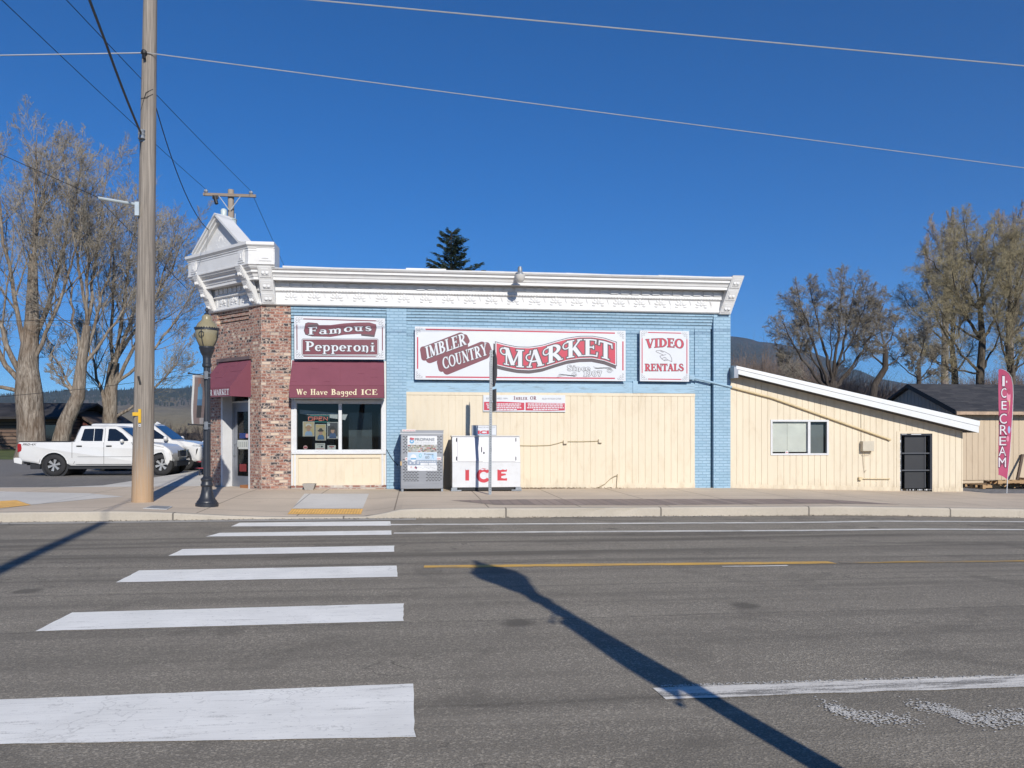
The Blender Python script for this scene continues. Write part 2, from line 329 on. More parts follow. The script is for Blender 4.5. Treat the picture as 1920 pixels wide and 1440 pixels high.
GL = {
 ' ': (.34, []), ',': (.2, [([(.1, .05), (.04, -.14)], .08)]), '.': (.2, [([(.1, 0), (.1, .1)], .1)]),
 'I': (.42, stem(.21)),
 'H': (.86, stem(.2) + stem(.66) + [([(.2, .5), (.66, .5)], TN)]),
 'E': (.74, stem(.2) + [([(.2, .96), (.64, .96)], TN), ([(.2, .52), (.5, .52)], TN), ([(.2, .04), (.66, .04)], TN), ([(.63, 1), (.61, .76)], .06), ([(.66, 0), (.69, .27)], .06), ([(.5, .42), (.5, .62)], .06)]),
 'F': (.68, stem(.2) + [([(.2, .96), (.62, .96)], TN), ([(.2, .52), (.5, .52)], TN), ([(.61, 1), (.59, .74)], .06), ([(.5, .41), (.5, .63)], .06)]),
 'L': (.7, stem(.2) + [([(.2, .04), (.64, .04)], TN), ([(.64, 0), (.67, .3)], .06)]),
 'T': (.74, stem(.37, s1=False) + [([(.05, .945), (.69, .945)], .1), ([(.06, 1), (.04, .72)], .06), ([(.68, 1), (.70, .72)], .06)]),
 'B': (.76, stem(.2) + [ring(.26, .745, .3, .22, 90, -90), ring(.26, .275, .36, .24, 90, -90)]),
 'P': (.74, stem(.2) + [ring(.26, .7, .36, .265, 90, -90)]),
 'R': (.84, stem(.2) + [ring(.26, .72, .34, .245, 90, -90), ([(.34, .48), (.5, .3), (.66, .05)], TK * .9), sfoot(.70, .03, .11)]),
 'D': (.84, stem(.2) + [ring(.26, .5, .45, .465, 90, -90)]),
 'C': (.78, [ring(.44, .5, .35, .465, 42, 318), ([(.7, .98), (.69, .68)], .06), ([(.7, .02), (.69, .26)], .05)]),
 'G': (.84, [ring(.44, .5, .35, .465, 42, 318)] + stem(.68, 0, .45, .15, s0=False)),
 'O': (.86, [ring(.43, .5, .35, .465)]),
 'U': (.84, stem(.2, .25, 1, s0=False) + [(arc(.42, .27, .22, .235, 180, 360), [TK * .9] + [.1] * 13 + [TN])] + stem(.64, .25, 1, .08, s0=False)),
 'N': (.86, stem(.17, wd=.075) + stem(.7, wd=.075) + [([(.17, .97), (.7, .04)], TK)]),
 'M': (1.0, stem(.14, wd=.075) + stem(.83) + [([(.16, .97), (.46, .06)], TK), ([(.46, .06), (.79, .97)], .075)]),
 'A': (.86, [([(.13, .03), (.41, .99)], .08), ([(.41, .97), (.7, .03)], TK), ([(.23, .33), (.6, .33)], TN), sfoot(.13, .03), sfoot(.71, .03, .17)]),
 'V': (.8, [([(.13, .97), (.4, .04)], TK), ([(.4, .04), (.67, .97)], .08), sfoot(.13, .97, .17), sfoot(.67, .97)]),
 'W': (1.16, [([(.13, .97), (.36, .04)], TK), ([(.36, .04), (.58, .97)], .08), ([(.55, .97), (.79, .04)], TK), ([(.79, .04), (1.02, .97)], .08), sfoot(.13, .97, .16), sfoot(1.02, .97), sfoot(.57, .97)]),
 'Y': (.8, stem(.4, 0, .5, s1=False) + [([(.13, .97), (.4, .46)], TK * .9), ([(.4, .46), (.67, .97)], .08), sfoot(.13, .97, .16), sfoot(.67, .97)]),
 'K': (.86, stem(.2) + [([(.28, .42), (.66, .96)], .08), ([(.38, .55), (.68, .05)], TK), sfoot(.66, .97), sfoot(.72, .03, .14)]),
 'S': (.72, scurve()),
 'a': (.58, [ring(.25, .2, .17, .17, tk=.13), ([(.44, .02), (.44, .42), (.4, .55), (.27, .6), (.1, .52)], [.14, .14, .1, .07, .1]), sfoot(.5, .03, .1)]),
 'c': (.52, [ring(.29, .31, .2, .28, 45, 320, tk=.16), ([(.43, .5), (.43, .51)], .13)]),
 'd': (.62, [ring(.27, .3, .19, .27, tk=.15)] + stem(.48, 0, 1, .14)),
 'e': (.56, [ring(.29, .31, .21, .28, 0, 315, tk=.17), ([(.1, .33), (.5, .33)], .06)]),
 'g': (.58, [ring(.26, .38, .17, .2, tk=.14), ([(.46, .6), (.46, -.1), (.38, -.26), (.22, -.29), (.08, -.2)], [.13, .13, .1, .07, .09])]),
 'i': (.36, stem(.18, 0, .6, .15) + [([(.18, .76), (.18, .9)], .16)]),
 'm': (.98, stem(.17, 0, .6, .14) + [([(.17, .42), (.27, .56), (.38, .57), (.47, .46), (.47, .0)], [.06, .08, .1, .14, .14]), ([(.47, .42), (.57, .56), (.68, .57), (.78, .46), (.78, .03), (.7, -.14)], [.06, .08, .1, .14, .14, .06]), sfoot(.47, .03)]),
 'n': (.68, stem(.17, 0, .6, .14) + [([(.17, .42), (.28, .56), (.4, .57), (.49, .46), (.49, .03), (.42, -.14)], [.06, .08, .1, .14, .14, .06])]),
 'o': (.6, [ring(.3, .31, .22, .29, tk=.17)]),
 'p': (.64, stem(.17, -.32, .6, .14) + [ring(.35, .31, .2, .28, tk=.15)]),
 'r': (.5, stem(.17, 0, .6, .14) + [([(.17, .4), (.27, .55), (.42, .52)], [.06, .09, .14])]),
 's': (.5, scurve(.62, .03)),
 'u': (.66, stem(.16, .12, .6, .14, s0=False) + [([(.16, .16), (.22, .04), (.34, .03), (.46, .14)], [.14, .1, .08, .06])] + stem(.48, 0, .6, .14)),
 'v': (.58, [([(.1, .58), (.29, .03)], .15), ([(.29, .03), (.48, .58)], .07), sfoot(.1, .58, .11), sfoot(.48, .58, .09)]),
 'h': (.68, stem(.17, 0, 1, .14) + [([(.17, .42), (.28, .56), (.4, .57), (.49, .46), (.49, .03)], [.06, .08, .1, .14, .14]), sfoot(.5, .03)]),
 't': (.44, stem(.2, 0, .82, .14, s1=False) + [([(.04, .58), (.38, .58)], .07)]),
 'l': (.36, stem(.18, 0, 1, .14)), 'b': (.62, stem(.17, 0, 1, .14) + [ring(.34, .3, .19, .27, tk=.15)]),
 '0': (.66, [ring(.33, .45, .24, .42)]), '1': (.44, stem(.22, 0, .9, s1=False) + [([(.22, .86), (.08, .74)], .08)]),
 '7': (.6, [([(.08, .84), (.54, .84)], .11), ([(.52, .84), (.25, .03)], .15), ([(.08, .9), (.07, .66)], .06)]),
 '9': (.64, [ring(.31, .62, .21, .25, tk=.16), ([(.5, .6), (.46, .3), (.34, .09), (.14, .06)], [.15, .14, .1, .1])]),
 '8': (.62, [ring(.31, .68, .19, .2, tk=.15), ring(.31, .24, .23, .23, tk=.16)]),
 '2': (.62, [([(.1, .66), (.18, .85), (.36, .87), (.5, .72), (.42, .48), (.1, .05)], [.1, .08, .1, .15, .12, .06]), ([(.1, .05), (.55, .05)], .1)]),
 '3': (.62, [ring(.28, .66, .22, .2, 140, -90, tk=.15), ring(.28, .24, .25, .22, 90, -140, tk=.16)]),
}
for k_, (cx_, cy_) in {'M': (.02, .8), 'A': (.16, .62), 'R': (-.0, .78), 'K': (-.0, .78)}.items():   # the curled alternates of the big banner
    GL[k_ + '~'] = (GL[k_][0] + .16, [([(x + .16, y) for x, y in p], wd) for p, wd in GL[k_][1]] + [(arc(cx_ + .14, cy_ - .05, .16, .18, 70, 330, 14), [.06] * 15), ([(cx_ + .17, cy_ + .12), (.36, .965)], .06)])
def seg_polys(stroke, grow=0.0):
    pts, wd = stroke; n = len(pts); wd = list(wd) if isinstance(wd, (list, tuple)) else [wd] * n
    P = []; W = []
    for i in range(n - 1):                       # cut long strokes so that they can be bent
        L = math.dist(pts[i], pts[i + 1]); k = max(1, int(L / .13))
        for j in range(k):
            t = j / k; P.append((pts[i][0] + (pts[i + 1][0] - pts[i][0]) * t, pts[i][1] + (pts[i + 1][1] - pts[i][1]) * t)); W.append(wd[i] + (wd[i + 1] - wd[i]) * t)
    P.append(pts[-1]); W.append(wd[-1]); out = []; n = len(P)
    for i in range(n - 1):
        (x0, y0), (x1, y1) = P[i], P[i + 1]; L = math.dist(P[i], P[i + 1])
        if L < 1e-6: continue
        tx, ty = (x1 - x0) / L, (y1 - y0) / L; e0 = grow if i == 0 else 0; e1 = grow if i == n - 2 else 0
        a, b = W[i] / 2 + grow, W[i + 1] / 2 + grow
        out.append([(x0 - tx * e0 - ty * a, y0 - ty * e0 + tx * a), (x0 - tx * e0 + ty * a, y0 - ty * e0 - tx * a), (x1 + tx * e1 + ty * b, y1 + ty * e1 - tx * b), (x1 + tx * e1 - ty * b, y1 + ty * e1 + tx * b)])
    for i in range(1, n - 1):
        v0 = (P[i][0] - P[i - 1][0], P[i][1] - P[i - 1][1]); v1 = (P[i + 1][0] - P[i][0], P[i + 1][1] - P[i][1])
        if abs(v0[0] * v1[1] - v0[1] * v1[0]) > 1e-6:
            r = W[i] / 2 + grow; out.append([(P[i][0] + r * math.cos(R(45 * k)), P[i][1] + r * math.sin(R(45 * k))) for k in range(8)])
    return out
def serif(text, gap=.07, grow=0.0):
    """verts, faces of a word in units of the cap height, starting at x = 0; and its width"""
    x = 0; polys = []; toks = []
    i = 0
    while i < len(text):
        if i + 1 < len(text) and text[i + 1] == '~': toks.append(text[i:i + 2]); i += 2
        else: toks.append(text[i]); i += 1
    VS = []; FS = []
    for ch in toks:
        wdt, st = GL[ch]
        for s_ in st: polys += seg_polys(([(px + x, py) for px, py in s_[0]], s_[1]), grow)
        x += wdt + gap
    v, f = union(polys) if polys else ([], [])
    return v, f, x - gap
def shear_box(x0, y0, x1, y1, W, dy_end=0.0, h=None):
    """map word units to photo pixels: baseline from (x0, y0) to (x1, y0 + dy_end), cap top at y1"""
    def f(x, y):
        t = x / W; return (x0 + (x1 - x0) * t, y0 + dy_end * t - (y0 - y1) * y)
    return f
_fc = {}
def sans(text, offset=0.0):
    """verts, faces of a word in Blender's built-in font, cap height 1, and its width"""
    if (text, offset) in _fc: return _fc[(text, offset)]
    cu = bpy.data.curves.new('t', 'FONT'); cu.body = text; cu.size = 1; cu.offset = offset; cu.resolution_u = 4
    o = bpy.data.objects.new('t', cu); C.objects.link(o); bpy.context.view_layer.update()
    me = o.evaluated_get(bpy.context.evaluated_depsgraph_get()).to_mesh()
    v = [(q.co.x, q.co.y) for q in me.vertices]; f = [tuple(p.vertices) for p in me.polygons]
    o.to_mesh_clear() if hasattr(o, 'to_mesh_clear') else None
    bpy.data.objects.remove(o); bpy.data.curves.remove(cu)
    if v:
        x0 = min(q[0] for q in v); h = .72
        v = [((q[0] - x0) / h, q[1] / h) for q in v]
    r = (v, f, max([q[0] for q in v] or [1])); _fc[(text, offset)] = r; return r
def put(mb, vf, fmap, plane, mi=0):
    """lay flat shapes on a surface: fmap to pixels, plane(px, py) -> point"""
    v, f = vf[0], vf[1]; mb.add([plane(*fmap(*q)) for q in v], f, mi)
ident = lambda x, y: (x, y)
def poly(mb, pts, plane, mi=0):
    v, f = union([pts]); put(mb, (v, f), ident, plane, mi)
def polys(mb, ps, plane, mi=0):
    v, f = union(ps); put(mb, (v, f), ident, plane, mi)
def rect(x0, y0, x1, y1): return [(x0, y0), (x1, y0), (x1, y1), (x0, y1)]
def circ(cx, cy, rx, ry=None, n=20): ry = rx if ry is None else ry; return [(cx + rx * math.cos(2 * math.pi * k / n), cy + ry * math.sin(2 * math.pi * k / n)) for k in range(n)]
def stroke_px(pts, wd): return seg_polys_px(pts, wd)
def seg_polys_px(pts, wd):
    out = []
    for (x0, y0), (x1, y1) in zip(pts, pts[1:]):
        L = math.dist((x0, y0), (x1, y1)); tx, ty = (x1 - x0) / L, (y1 - y0) / L; a = wd / 2
        out.append([(x0 - ty * a, y0 + tx * a), (x0 + ty * a, y0 - tx * a), (x1 + ty * a, y1 - tx * a), (x1 - ty * a, y1 + tx * a)])
    return out
def onY(Y): return lambda px, py: at(px, py, Y)

# ------------------------------------------------------------------ colours
M_asph = road_mat('asphalt', (.245, .217, .172)); M_lot = road_mat('lot_asphalt', (.175, .164, .15), False)
M_conc = concrete('tan_concrete', (.60, .50, .385), (.2, .165, .125), .016, 1.75, 2.1, (.4, 1.25)); M_conc2 = concrete('grey_concrete', (.66, .63, .57), (.2, .19, .18), .012, 2.4, 40)
M_curb = concrete('curb_concrete', (.46, .41, .335), (.09, .08, .07), .018, 2.95, 40, (1.3, 5))
M_gutter = concrete('gutter_concrete', (.40, .38, .34))
M_white_p = paint_mat('white_road_paint', (.93, .91, .84), (.22, .205, .18), .55, 7, (.56, .66))
M_line_p = paint_mat('worn_line_paint', (.82, .79, .71), (.22, .205, .18), .8, 6, (.50, .60))
M_worn_p = paint_mat('very_worn_paint', (.66, .63, .56), (.25, .226, .182), 1, 11, (.34, .46), (1, 1.6, 1))
M_yel_p = paint_mat('yellow_road_paint', (.74, .43, .08), (.2, .19, .18), .9, 6, (.50, .62))
M_tact = pm('tactile_yellow', (.88, .52, .15), .7, var=.2, scale=6, bmp=.3)
M_grass = pm('spring_grass', (.10, .13, .035), .95, var=.5, scale=1.2, bmp=.5); M_dry = pm('dry_ground', (.22, .19, .13), .95, var=.3, scale=.05)
M_gravel = pm('grey_gravel', (.27, .26, .25), .95, var=.45, scale=9, bmp=.8, bscale=30)
M_redbr = [(0, (.30, .125, .085)), (.2, (.42, .19, .13)), (.42, (.33, .155, .115)), (.60, (.22, .085, .06)), (.70, (.46, .29, .21)), (.83, (.055, .048, .052)), (.94, (.72, .57, .43))]
SPK = ((.68, .52, .40), 19, .8)
M_pier = brick('red_brick', (1, 0), M_redbr, (.40, .33, .29), .21, .073, .009, speck=SPK)
M_pier_c = brick('red_brick_corner', (-.7071, .7071), M_redbr, (.40, .33, .29), .115, .073, .009, speck=SPK)
M_side = brick('red_brick_side', (0, 1), M_redbr, (.40, .33, .29), .21, .073, .009, speck=SPK)
BL = [(0, (.37, .555, .70)), (.3, (.39, .575, .72)), (.7, (.345, .53, .67))]
M_blue = brick('blue_painted_brick', (1, 0), BL, (.265, .43, .57), .215, .074, .008, var=.14, bst=.9, dirt=((.20, .27, .32), .6))
M_blue_s = brick('blue_painted_brick_side', (0, 1), BL, (.245, .44, .615), .215, .074, .007, var=.12, bst=.7)
M_bwood = pm('blue_painted_wood', (.37, .555, .70), .7, var=.1, scale=4, bmp=.4, bscale=30, stretch=(.25, 1, 2), dirt=(.16, .17, .16), dirt_amt=.75)
M_yel = pm('cream_yellow_siding', (.80, .70, .53), .65, var=.06, scale=1.3, bmp=.25, bscale=25, stretch=(1, 1, .35), dirt=(.50, .38, .22), dirt_amt=.30, splash=(.52, .43, .30))
M_wht = pm('white_tin_paint', (.82, .82, .81), .5, var=.06, scale=2.2, dirt=(.55, .50, .44), dirt_amt=.3)
M_wht2 = pm('white_trim_paint', (.74, .75, .76), .55, var=.06, scale=3, dirt=(.5, .46, .4), dirt_amt=.3)
M_sgn = pm('white_sign_face', (.74, .765, .80), .35, var=.03, scale=1.5); M_mar = pm('maroon_paint', (.20, .05, .068), .4, var=.1); M_red = pm('red_sign_paint', (.58, .045, .085), .4, var=.08)
M_ink = pm('dark_outline_paint', (.10, .075, .085), .5, var=.1); M_grey = pm('grey_paint', (.32, .32, .33), .5)
M_awn = pm('burgundy_canvas', (.235, .078, .108), .85, var=.08, scale=2, bmp=.15, bscale=300, spec=.2); M_cream = pm('cream_paint', (.85, .75, .50), .5)
M_roof = pm('dark_tar_roof', (.06, .06, .065), .9); M_blk = pm('black_plastic', (.012, .012, .013), .5); M_dark = pm('dark_interior', (.022, .024, .028), .8, var=.3)
M_alu = pm('grey_aluminium', (.36, .38, .42), .4, metal=.6, var=.1); M_galv = pm('galvanised_steel', (.34, .37, .40), .5, metal=.35, var=.2, scale=12)
M_sst = pm('brushed_grey_steel', (.40, .405, .42), .38, metal=.75, var=.12, scale=2, stretch=(1, 1, 8))
M_glass = glass('window_glass'); M_lampblk = pm('black_painted_iron', (.028, .032, .042), .42, var=.2, scale=8, obj=True)
M_coolr = pm('cooler_grey', (.11, .13, .145), .3, var=.3, scale=1.2)
M_poleW = wood_mat('weathered_pole_wood', (.125, .106, .088), (.49, .43, .365), (34, 34, .5), 1.3, (.58, .37, .20), .9)
M_poleF = wood_mat('grey_pole_wood', (.30, .24, .19), (.46, .39, .32), (9, 9, .6), 1.2)
M_wire = pm('black_cable', (.015, .015, .018), .6); M_wireW = pm('bare_bright_wire', (.55, .55, .55), .4, metal=.3)

# ------------------------------------------------------------------ ground levels
SIDE = [(-40, .2), (-3, .22), (8.25, .165), (13.9, .02), (20, -.03), (50, -.2)]
KY = 14.7                                                            # face of the far kerb
def dip(X): return sstep(-5.4, -2.3, X) * (1 - sstep(-.95, -.13, X))
def side_z(X, Y):
    return lerp(X, SIDE) - .135 * dip(X) * (1 - min(1, max(0, (Y - 14.85) / 3.7)))
def road_z(X, Y):
    return (lerp(X, SIDE) - .17) * min(1, max(0, (Y - 5) / 9.7))
def px_ground(px, py, zf):
    Y = 15.0
    for _ in range(25):
        u = px - 960; X = Y * (FL * SN + CS * u) / (FL * CS - SN * u)
        Y = .5 * Y + .5 * (FL * CS - SN * u) * (EYE - zf(X, Y)) / (py - HZ)
    return (Y * (FL * SN + CS * u) / (FL * CS - SN * u), Y)
def sheet(name, x0, x1, y0, y1, st, zf, mat, parent=None):
    nx = max(1, int((x1 - x0) / st)); ny = max(1, int((y1 - y0) / st)); b = MB()
    vs = [(x0 + (x1 - x0) * i / nx, y0 + (y1 - y0) * j / ny) for j in range(ny + 1) for i in range(nx + 1)]
    b.add([(x, y, zf(x, y)) for x, y in vs], [(j * (nx + 1) + i, j * (nx + 1) + i + 1, (j + 1) * (nx + 1) + i + 1, (j + 1) * (nx + 1) + i) for j in range(ny) for i in range(nx)])
    return b.build(name, mat, parent)
def drape(name, pts, zf, dz, mat, parent=None, st=.5, jag=0.0):
    if area2(pts) < 0: pts = pts[::-1]
    P = []
    for (a, b), (c, d) in zip(pts, pts[1:] + pts[:1]):
        k = max(1, int(math.dist((a, b), (c, d)) / st)); P += [(a + (c - a) * i / k, b + (d - b) * i / k) for i in range(k)]
    if jag: rj = random.Random(len(P)); P = [(p[0] + rj.gauss(0, jag), p[1] + rj.gauss(0, jag * .8)) for p in P]
    n = len(P); xs = [p[0] for p in P]; ys = [p[1] for p in P]; V = list(P)
    if (max(xs) - min(xs)) > st and (max(ys) - min(ys)) > st:
        V += [(min(xs) + st * (i + .37), min(ys) + st * (j + .41)) for i in range(int((max(xs) - min(xs)) / st)) for j in range(int((max(ys) - min(ys)) / st))]
    r = delaunay_2d_cdt([Vector(p) for p in V], [], [list(range(n))], 1, 1e-5)
    b = MB(); b.add([(p[0], p[1], zf(p[0], p[1]) + dz) for p in r[0]], [tuple(f) for f, o in zip(r[2], r[5]) if len(o)])
    return b.build(name, mat, parent)
def drape_px(name, pts, zf, dz, mat, parent=None, st=.5, jag=0.0): return drape(name, [px_ground(a, b, zf) for a, b in pts], zf, dz, mat, parent, st, jag)

def land(x, y):
    a = max(sstep(44, 50, y), sstep(60, 90, abs(x)), sstep(20, 60, -y)); far = max(0, math.hypot(x, y) - 60)
    return -.45 + a * .6 + .0022 * far * sstep(40, 80, y)
b = MB(); rr = [0, 6, 12, 18, 24, 30, 36, 42, 46, 50, 56, 64, 80, 110, 160, 240, 400, 700, 1200, 2200, 4200]; na = 72
vs = [(r_ * math.sin(2 * math.pi * k / na), r_ * math.cos(2 * math.pi * k / na)) for r_ in rr for k in range(na)]
b.add([(x, y, land(x, y)) for x, y in vs], [(i * na + k, i * na + (k + 1) % na, (i + 1) * na + (k + 1) % na, (i + 1) * na + k) for i in range(len(rr) - 1) for k in range(na)])
struct(b.build('ground', M_dry))
road = struct(sheet('road', -70, 90, 3.0, 14.72, .6, road_z, M_asph))
# crosswalk stripes, one by one, from the far kerb to the camera
rz = road_z
for i, q in enumerate([((433, 987.5), (733, 986), (732, 977.5), (449, 980.5)), ((386, 1006.5), (734, 1003), (734, 995), (412, 999.5)), ((316, 1042.5), (739, 1035), (739, 1023.5), (343, 1030)),
          ((217, 1092.5), (745, 1082), (744, 1061), (262, 1070)), ((67, 1184), (757, 1165), (757, 1132), (135, 1149)), ((-210, 1400), (778, 1383), (775, 1283), (-20, 1313.5))]):
    drape_px('crosswalk_stripe', q, rz, .004, M_white_p, road, .10, .003)
def xline(name, pts, mat, wd):                                       # a band along the road through photo points of its middle
    P = [px_ground(a, b, rz) for a, b in pts]
    up = [(x, y + wd / 2) for x, y in P]; dn = [(x, y - wd / 2) for x, y in P]
    return drape(name, up + dn[::-1], rz, .004, mat, road, .16, .008)
def ext(p, q, k): return (p[0] + (q[0] - p[0]) * k, p[1] + (q[1] - p[1]) * k)
xline('edge_line', [(728, 984), (1100, 982), (1500, 980), (1920, 978.5), (2600, 976.5)], M_line_p, .17)
xline('edge_line', [(738, 1000), (1100, 997), (1500, 995), (1920, 993.5), (2600, 991.5)], M_line_p, .17)
xline('centre_line', [(795, 1063), (1100, 1059.5), (1560, 1055)], M_yel_p, .17)
xline('centre_line', [(1575, 1055), (2000, 1051.5)], M_worn_p, .11).data.materials[0] = paint_mat('faint_yellow_paint', (.5, .30, .06), (.22, .2, .165), 1, 5, (.47, .57))
xline('tape_strip', [(1355, 1062.5), (1478, 1061)], M_line_p, .05)
xline('edge_line', [(1238, 1301), (1500, 1291), (1920, 1278), (2200, 1269)], paint_mat('patchy_line_paint', (.78, .74, .66), (.22, .205, .18), .95, 5, (.48, .56)), .22)
fk = random.Random(17)
def flecks(name, q, n, wd, mat, sz=(.003, .011)):                      # what is left of worn paint: flecks between the stones
    P = [px_ground(a, b, rz) for a, b in q]; b = MB()
    for i_ in range(n):
        t = fk.uniform(0, len(P) - 1.001); i = int(t); x = P[i][0] + (P[i + 1][0] - P[i][0]) * (t - i) + fk.gauss(0, wd * .5); y = P[i][1] + (P[i + 1][1] - P[i][1]) * (t - i) + fk.gauss(0, wd); l = fk.uniform(*sz); a_ = fk.uniform(0, 6.3)
        b.add([(x + l * fk.uniform(.5, 1) * math.cos(a_ + k * 1.2566), y + l * fk.uniform(.5, 1) * math.sin(a_ + k * 1.2566), rz(x, y) + .0045 + i_ * 5e-6) for k in range(5)], [(0, 1, 2, 3, 4)])
    return b.build(name, mat, road, recalc=False)
M_fl = pm('paint_flecks', (.80, .77, .70), .8)
for q in ([(1560, 1326), (1580, 1338), (1630, 1348), (1720, 1352)], [(1715, 1327), (1765, 1330), (1800, 1340), (1808, 1352)], [(1830, 1353), (1940, 1343)]): flecks('worn_marking', q, 650, .06, M_fl)['kind'] = 'stuff'
flecks('worn_marking', [(1238, 1288), (1500, 1279), (1920, 1267)], 500, .012, M_fl)['kind'] = 'stuff'
drape('gutter', [(-60, 14.32), (.0, 14.34), (.0, KY + .01), (-60, KY + .01)], road_z, .006, M_gutter, road)
drape('gutter', [(2.5, 14.60), (5.8, 14.56), (5.8, KY + .01), (2.5, KY + .01)], road_z, .006, M_gutter, road)

walk = struct(sheet('sidewalk', -60, 15.2, KY + .14, 21.9, .35, side_z, M_conc))
drape('walk_slab', [(-60, 21.85), (-5.3, 21.85), (-5.3, 31.9), (-8.25, 31.9), (-8.3, 22.5), (-9.2, 21.95), (-60, 22.2)], side_z, .001, M_conc2, walk, 1.2)
drape('walk_slab', [(15.15, KY + .14), (70, KY + .14), (70, 19.6), (15.15, 19.6)], side_z, .001, M_conc, walk, 1.2)
drape_px('corner_slab', [(-300, 921), (0, 921.6), (103, 923.8), (166, 925), (232, 931.6), (186, 934.7), (59, 946.7), (30.6, 938), (0, 940), (-300, 944)], side_z, .004, M_conc2, walk)
def dome_pad(name, px, zf, n):
    P = [Vector((*px_ground(a, b_, zf), 0)) for a, b_ in px]
    o = drape(name, [(p.x, p.y) for p in P], zf, .006, M_tact, walk, .3); d = MB()
    for i in range(n[0]):
        for j in range(n[1]):
            s, t = (i + .5) / n[0], (j + .5) / n[1]; q = (P[0] * (1 - s) + P[1] * s) * (1 - t) + (P[3] * (1 - s) + P[2] * s) * t
            d.ball((q.x, q.y, zf(q.x, q.y) + .006), (.012, .012, .006), 6, 4)
    d.build('truncated_domes', M_tact, o)
dome_pad('tactile_pad', [(-40, 957), (58, 947.5), (31, 938.5), (-30, 941)], side_z, (24, 10))
dome_pad('tactile_pad', [(539, 964.5), (677, 964.5), (681, 954.5), (547, 954.5)], side_z, (26, 10))
drape_px('ramp_slab', [(548, 954), (680, 954), (692, 926), (571, 926)], side_z, .005, M_conc2, walk, .3)
M_pav = brick('paver', (1, 0), [(0, (.36, .28, .235)), (.5, (.41, .32, .27)), (.8, (.31, .245, .21))], (.22, .18, .15), .2, 30, .01)
drape_px('paver_strip', [(845, 938.5), (930, 946.8), (1200, 947.6), (1688, 946), (1560, 937), (1200, 935.8), (980, 936.5)], side_z, .004, M_pav, walk, .4)
# kerb with its dropped stretch, a broken bit and a worn face
kb = MB(); xs = [-60 + .3 * i for i in range(500)]; rk = random.Random(4); pr = []
for x in xs:
    t = side_z(x, KY + .14) + .003; j = rk.uniform(-.006, .006); brk = .035 if 3.02 < x < 4.35 and rk.random() < .8 else 0
    pr.append([(x, KY - .012, road_z(x, KY) - .1), (x, KY - .012 + brk + j * .4, t - .03 - brk + j), (x, KY + .012, t - .004 + j * .3), (x, KY + .155, t), (x, KY + .155, t - .3)])
for i in range(len(xs) - 1):
    o = len(kb.v); kb.v += pr[i] + pr[i + 1]
    for k in range(4): kb.f.append((o + k, o + k + 1, o + k + 6, o + k + 5)); kb.m.append(0)
kb.build('curb', M_curb, walk)
# near kerb and walk, under the camera
nw = struct(sheet('near_sidewalk', -60, 80, -8, 2.85, 1.5, lambda x, y: .13, M_conc)); MB().box(-60, 80, 2.85, 3.02, -.2, .134).build('curb', M_curb, nw)
struct(drape('parking_lot', [(-75, 22.1), (-9.2, 21.9), (-8.28, 22.5), (-8.22, 31.85), (6, 31.85), (6, 50), (-75, 50)], lambda x, y: .165, 0, M_lot, None, 4))
struct(drape('gravel_yard', [(13.8, 19.55), (70, 19.55), (70, 48), (13.8, 48)], lambda x, y: -.03, 0, M_gravel, None, 3))
cover = MB(); pc = [px_ground(a, b_, side_z) for a, b_ in ((268, 954), (313, 956), (324, 950.5), (286, 949))]
cover.prism(pc, lambda u, v, d: (u, v, side_z(u, v) + d), .003, .012); c0 = [sum(p[0] for p in pc) / 4, sum(p[1] for p in pc) / 4]
cover.prism([(c0[0] + (p[0] - c0[0]) * .82, c0[1] + (p[1] - c0[1]) * .78) for p in pc], lambda u, v, d: (u, v, side_z(u, v) + d), .010, .016, 1)
tag(cover.build('utility_cover', [pm('pale_frame', (.62, .62, .60)), pm('cover_steel', (.33, .34, .34), .6, var=.3, scale=14)]), 'flat grey utility cover with pale rim set in the sidewalk near the wooden pole', 'utility cover')

# ------------------------------------------------------------------ the market building
YF = 20.3; C1 = (-3.787, 20.3); C2 = (-5.382, 21.895); H = .70711
def ch(s, q, z): return (C1[0] - s * H + q * H, C1[1] + s * H + q * H, z)         # the cut-off corner: s along it, q inwards
def chp(px, py, q):                                                              # photo pixel onto the plane q of that corner
    u = px - 960; dx, dy = FL * SN + CS * u, FL * CS - SN * u
    s_ = ((C1[0] + q * H) * dy - (C1[1] + q * H) * dx) / (H * (dy + dx)); p = ch(s_, q, 0)
    t = p[1] / dy; return (p[0], p[1], EYE + (HZ - py) * t)
mk = thing('market_building', 'single storey corner market with blue painted brick wall, red brick corner and white tin cornice', 'store building', (2, YF, .2))
wl = MB(); ZB = -.15
wl.box(-.735, -.243, YF, YF + .3, ZB, 4.78); wl.box(7.787, 8.25, YF, YF + .3, ZB, 4.78)              # piers
wl.box(-.243, 7.305, YF + .12, YF + .3, 2.65, 4.4); wl.box(-3.08, -.735, YF + .15, YF + .3, 2.6, 4.4)   # set-back wall
wl.box(7.305, 7.735, YF + .09, YF + .3, ZB, 4.36); wl.box(7.735, 7.787, YF + .27, YF + .3, ZB, 4.36)
wl.box(-.243, 7.305, YF + .2, YF + .3, ZB, 2.65)
for k, (z0, z1) in enumerate(((4.69, 4.78), (4.615, 4.69), (4.54, 4.615), (4.465, 4.54), (4.37, 4.465))):
    wl.box(-.243, 7.787, YF + .012 + .024 * k, YF + .3, z0, z1 - .012 if k else z1); wl.box(-3.08, -.735, YF + .012 + .024 * k, YF + .3, z0, z1 - .012 if k else z1)
    wl.box(-.243, 7.787, YF + .045 + .024 * k, YF + .3, z1 - .012, z1); wl.box(-3.08, -.735, YF + .045 + .024 * k, YF + .3, z1 - .012, z1)
wl.build('brick_wall', M_blue, mk)
sw = MB(); sw.box(7.95, 8.247, YF + .3, 34, ZB, 5.3); sw.build('side_wall', M_blue_s, mk)
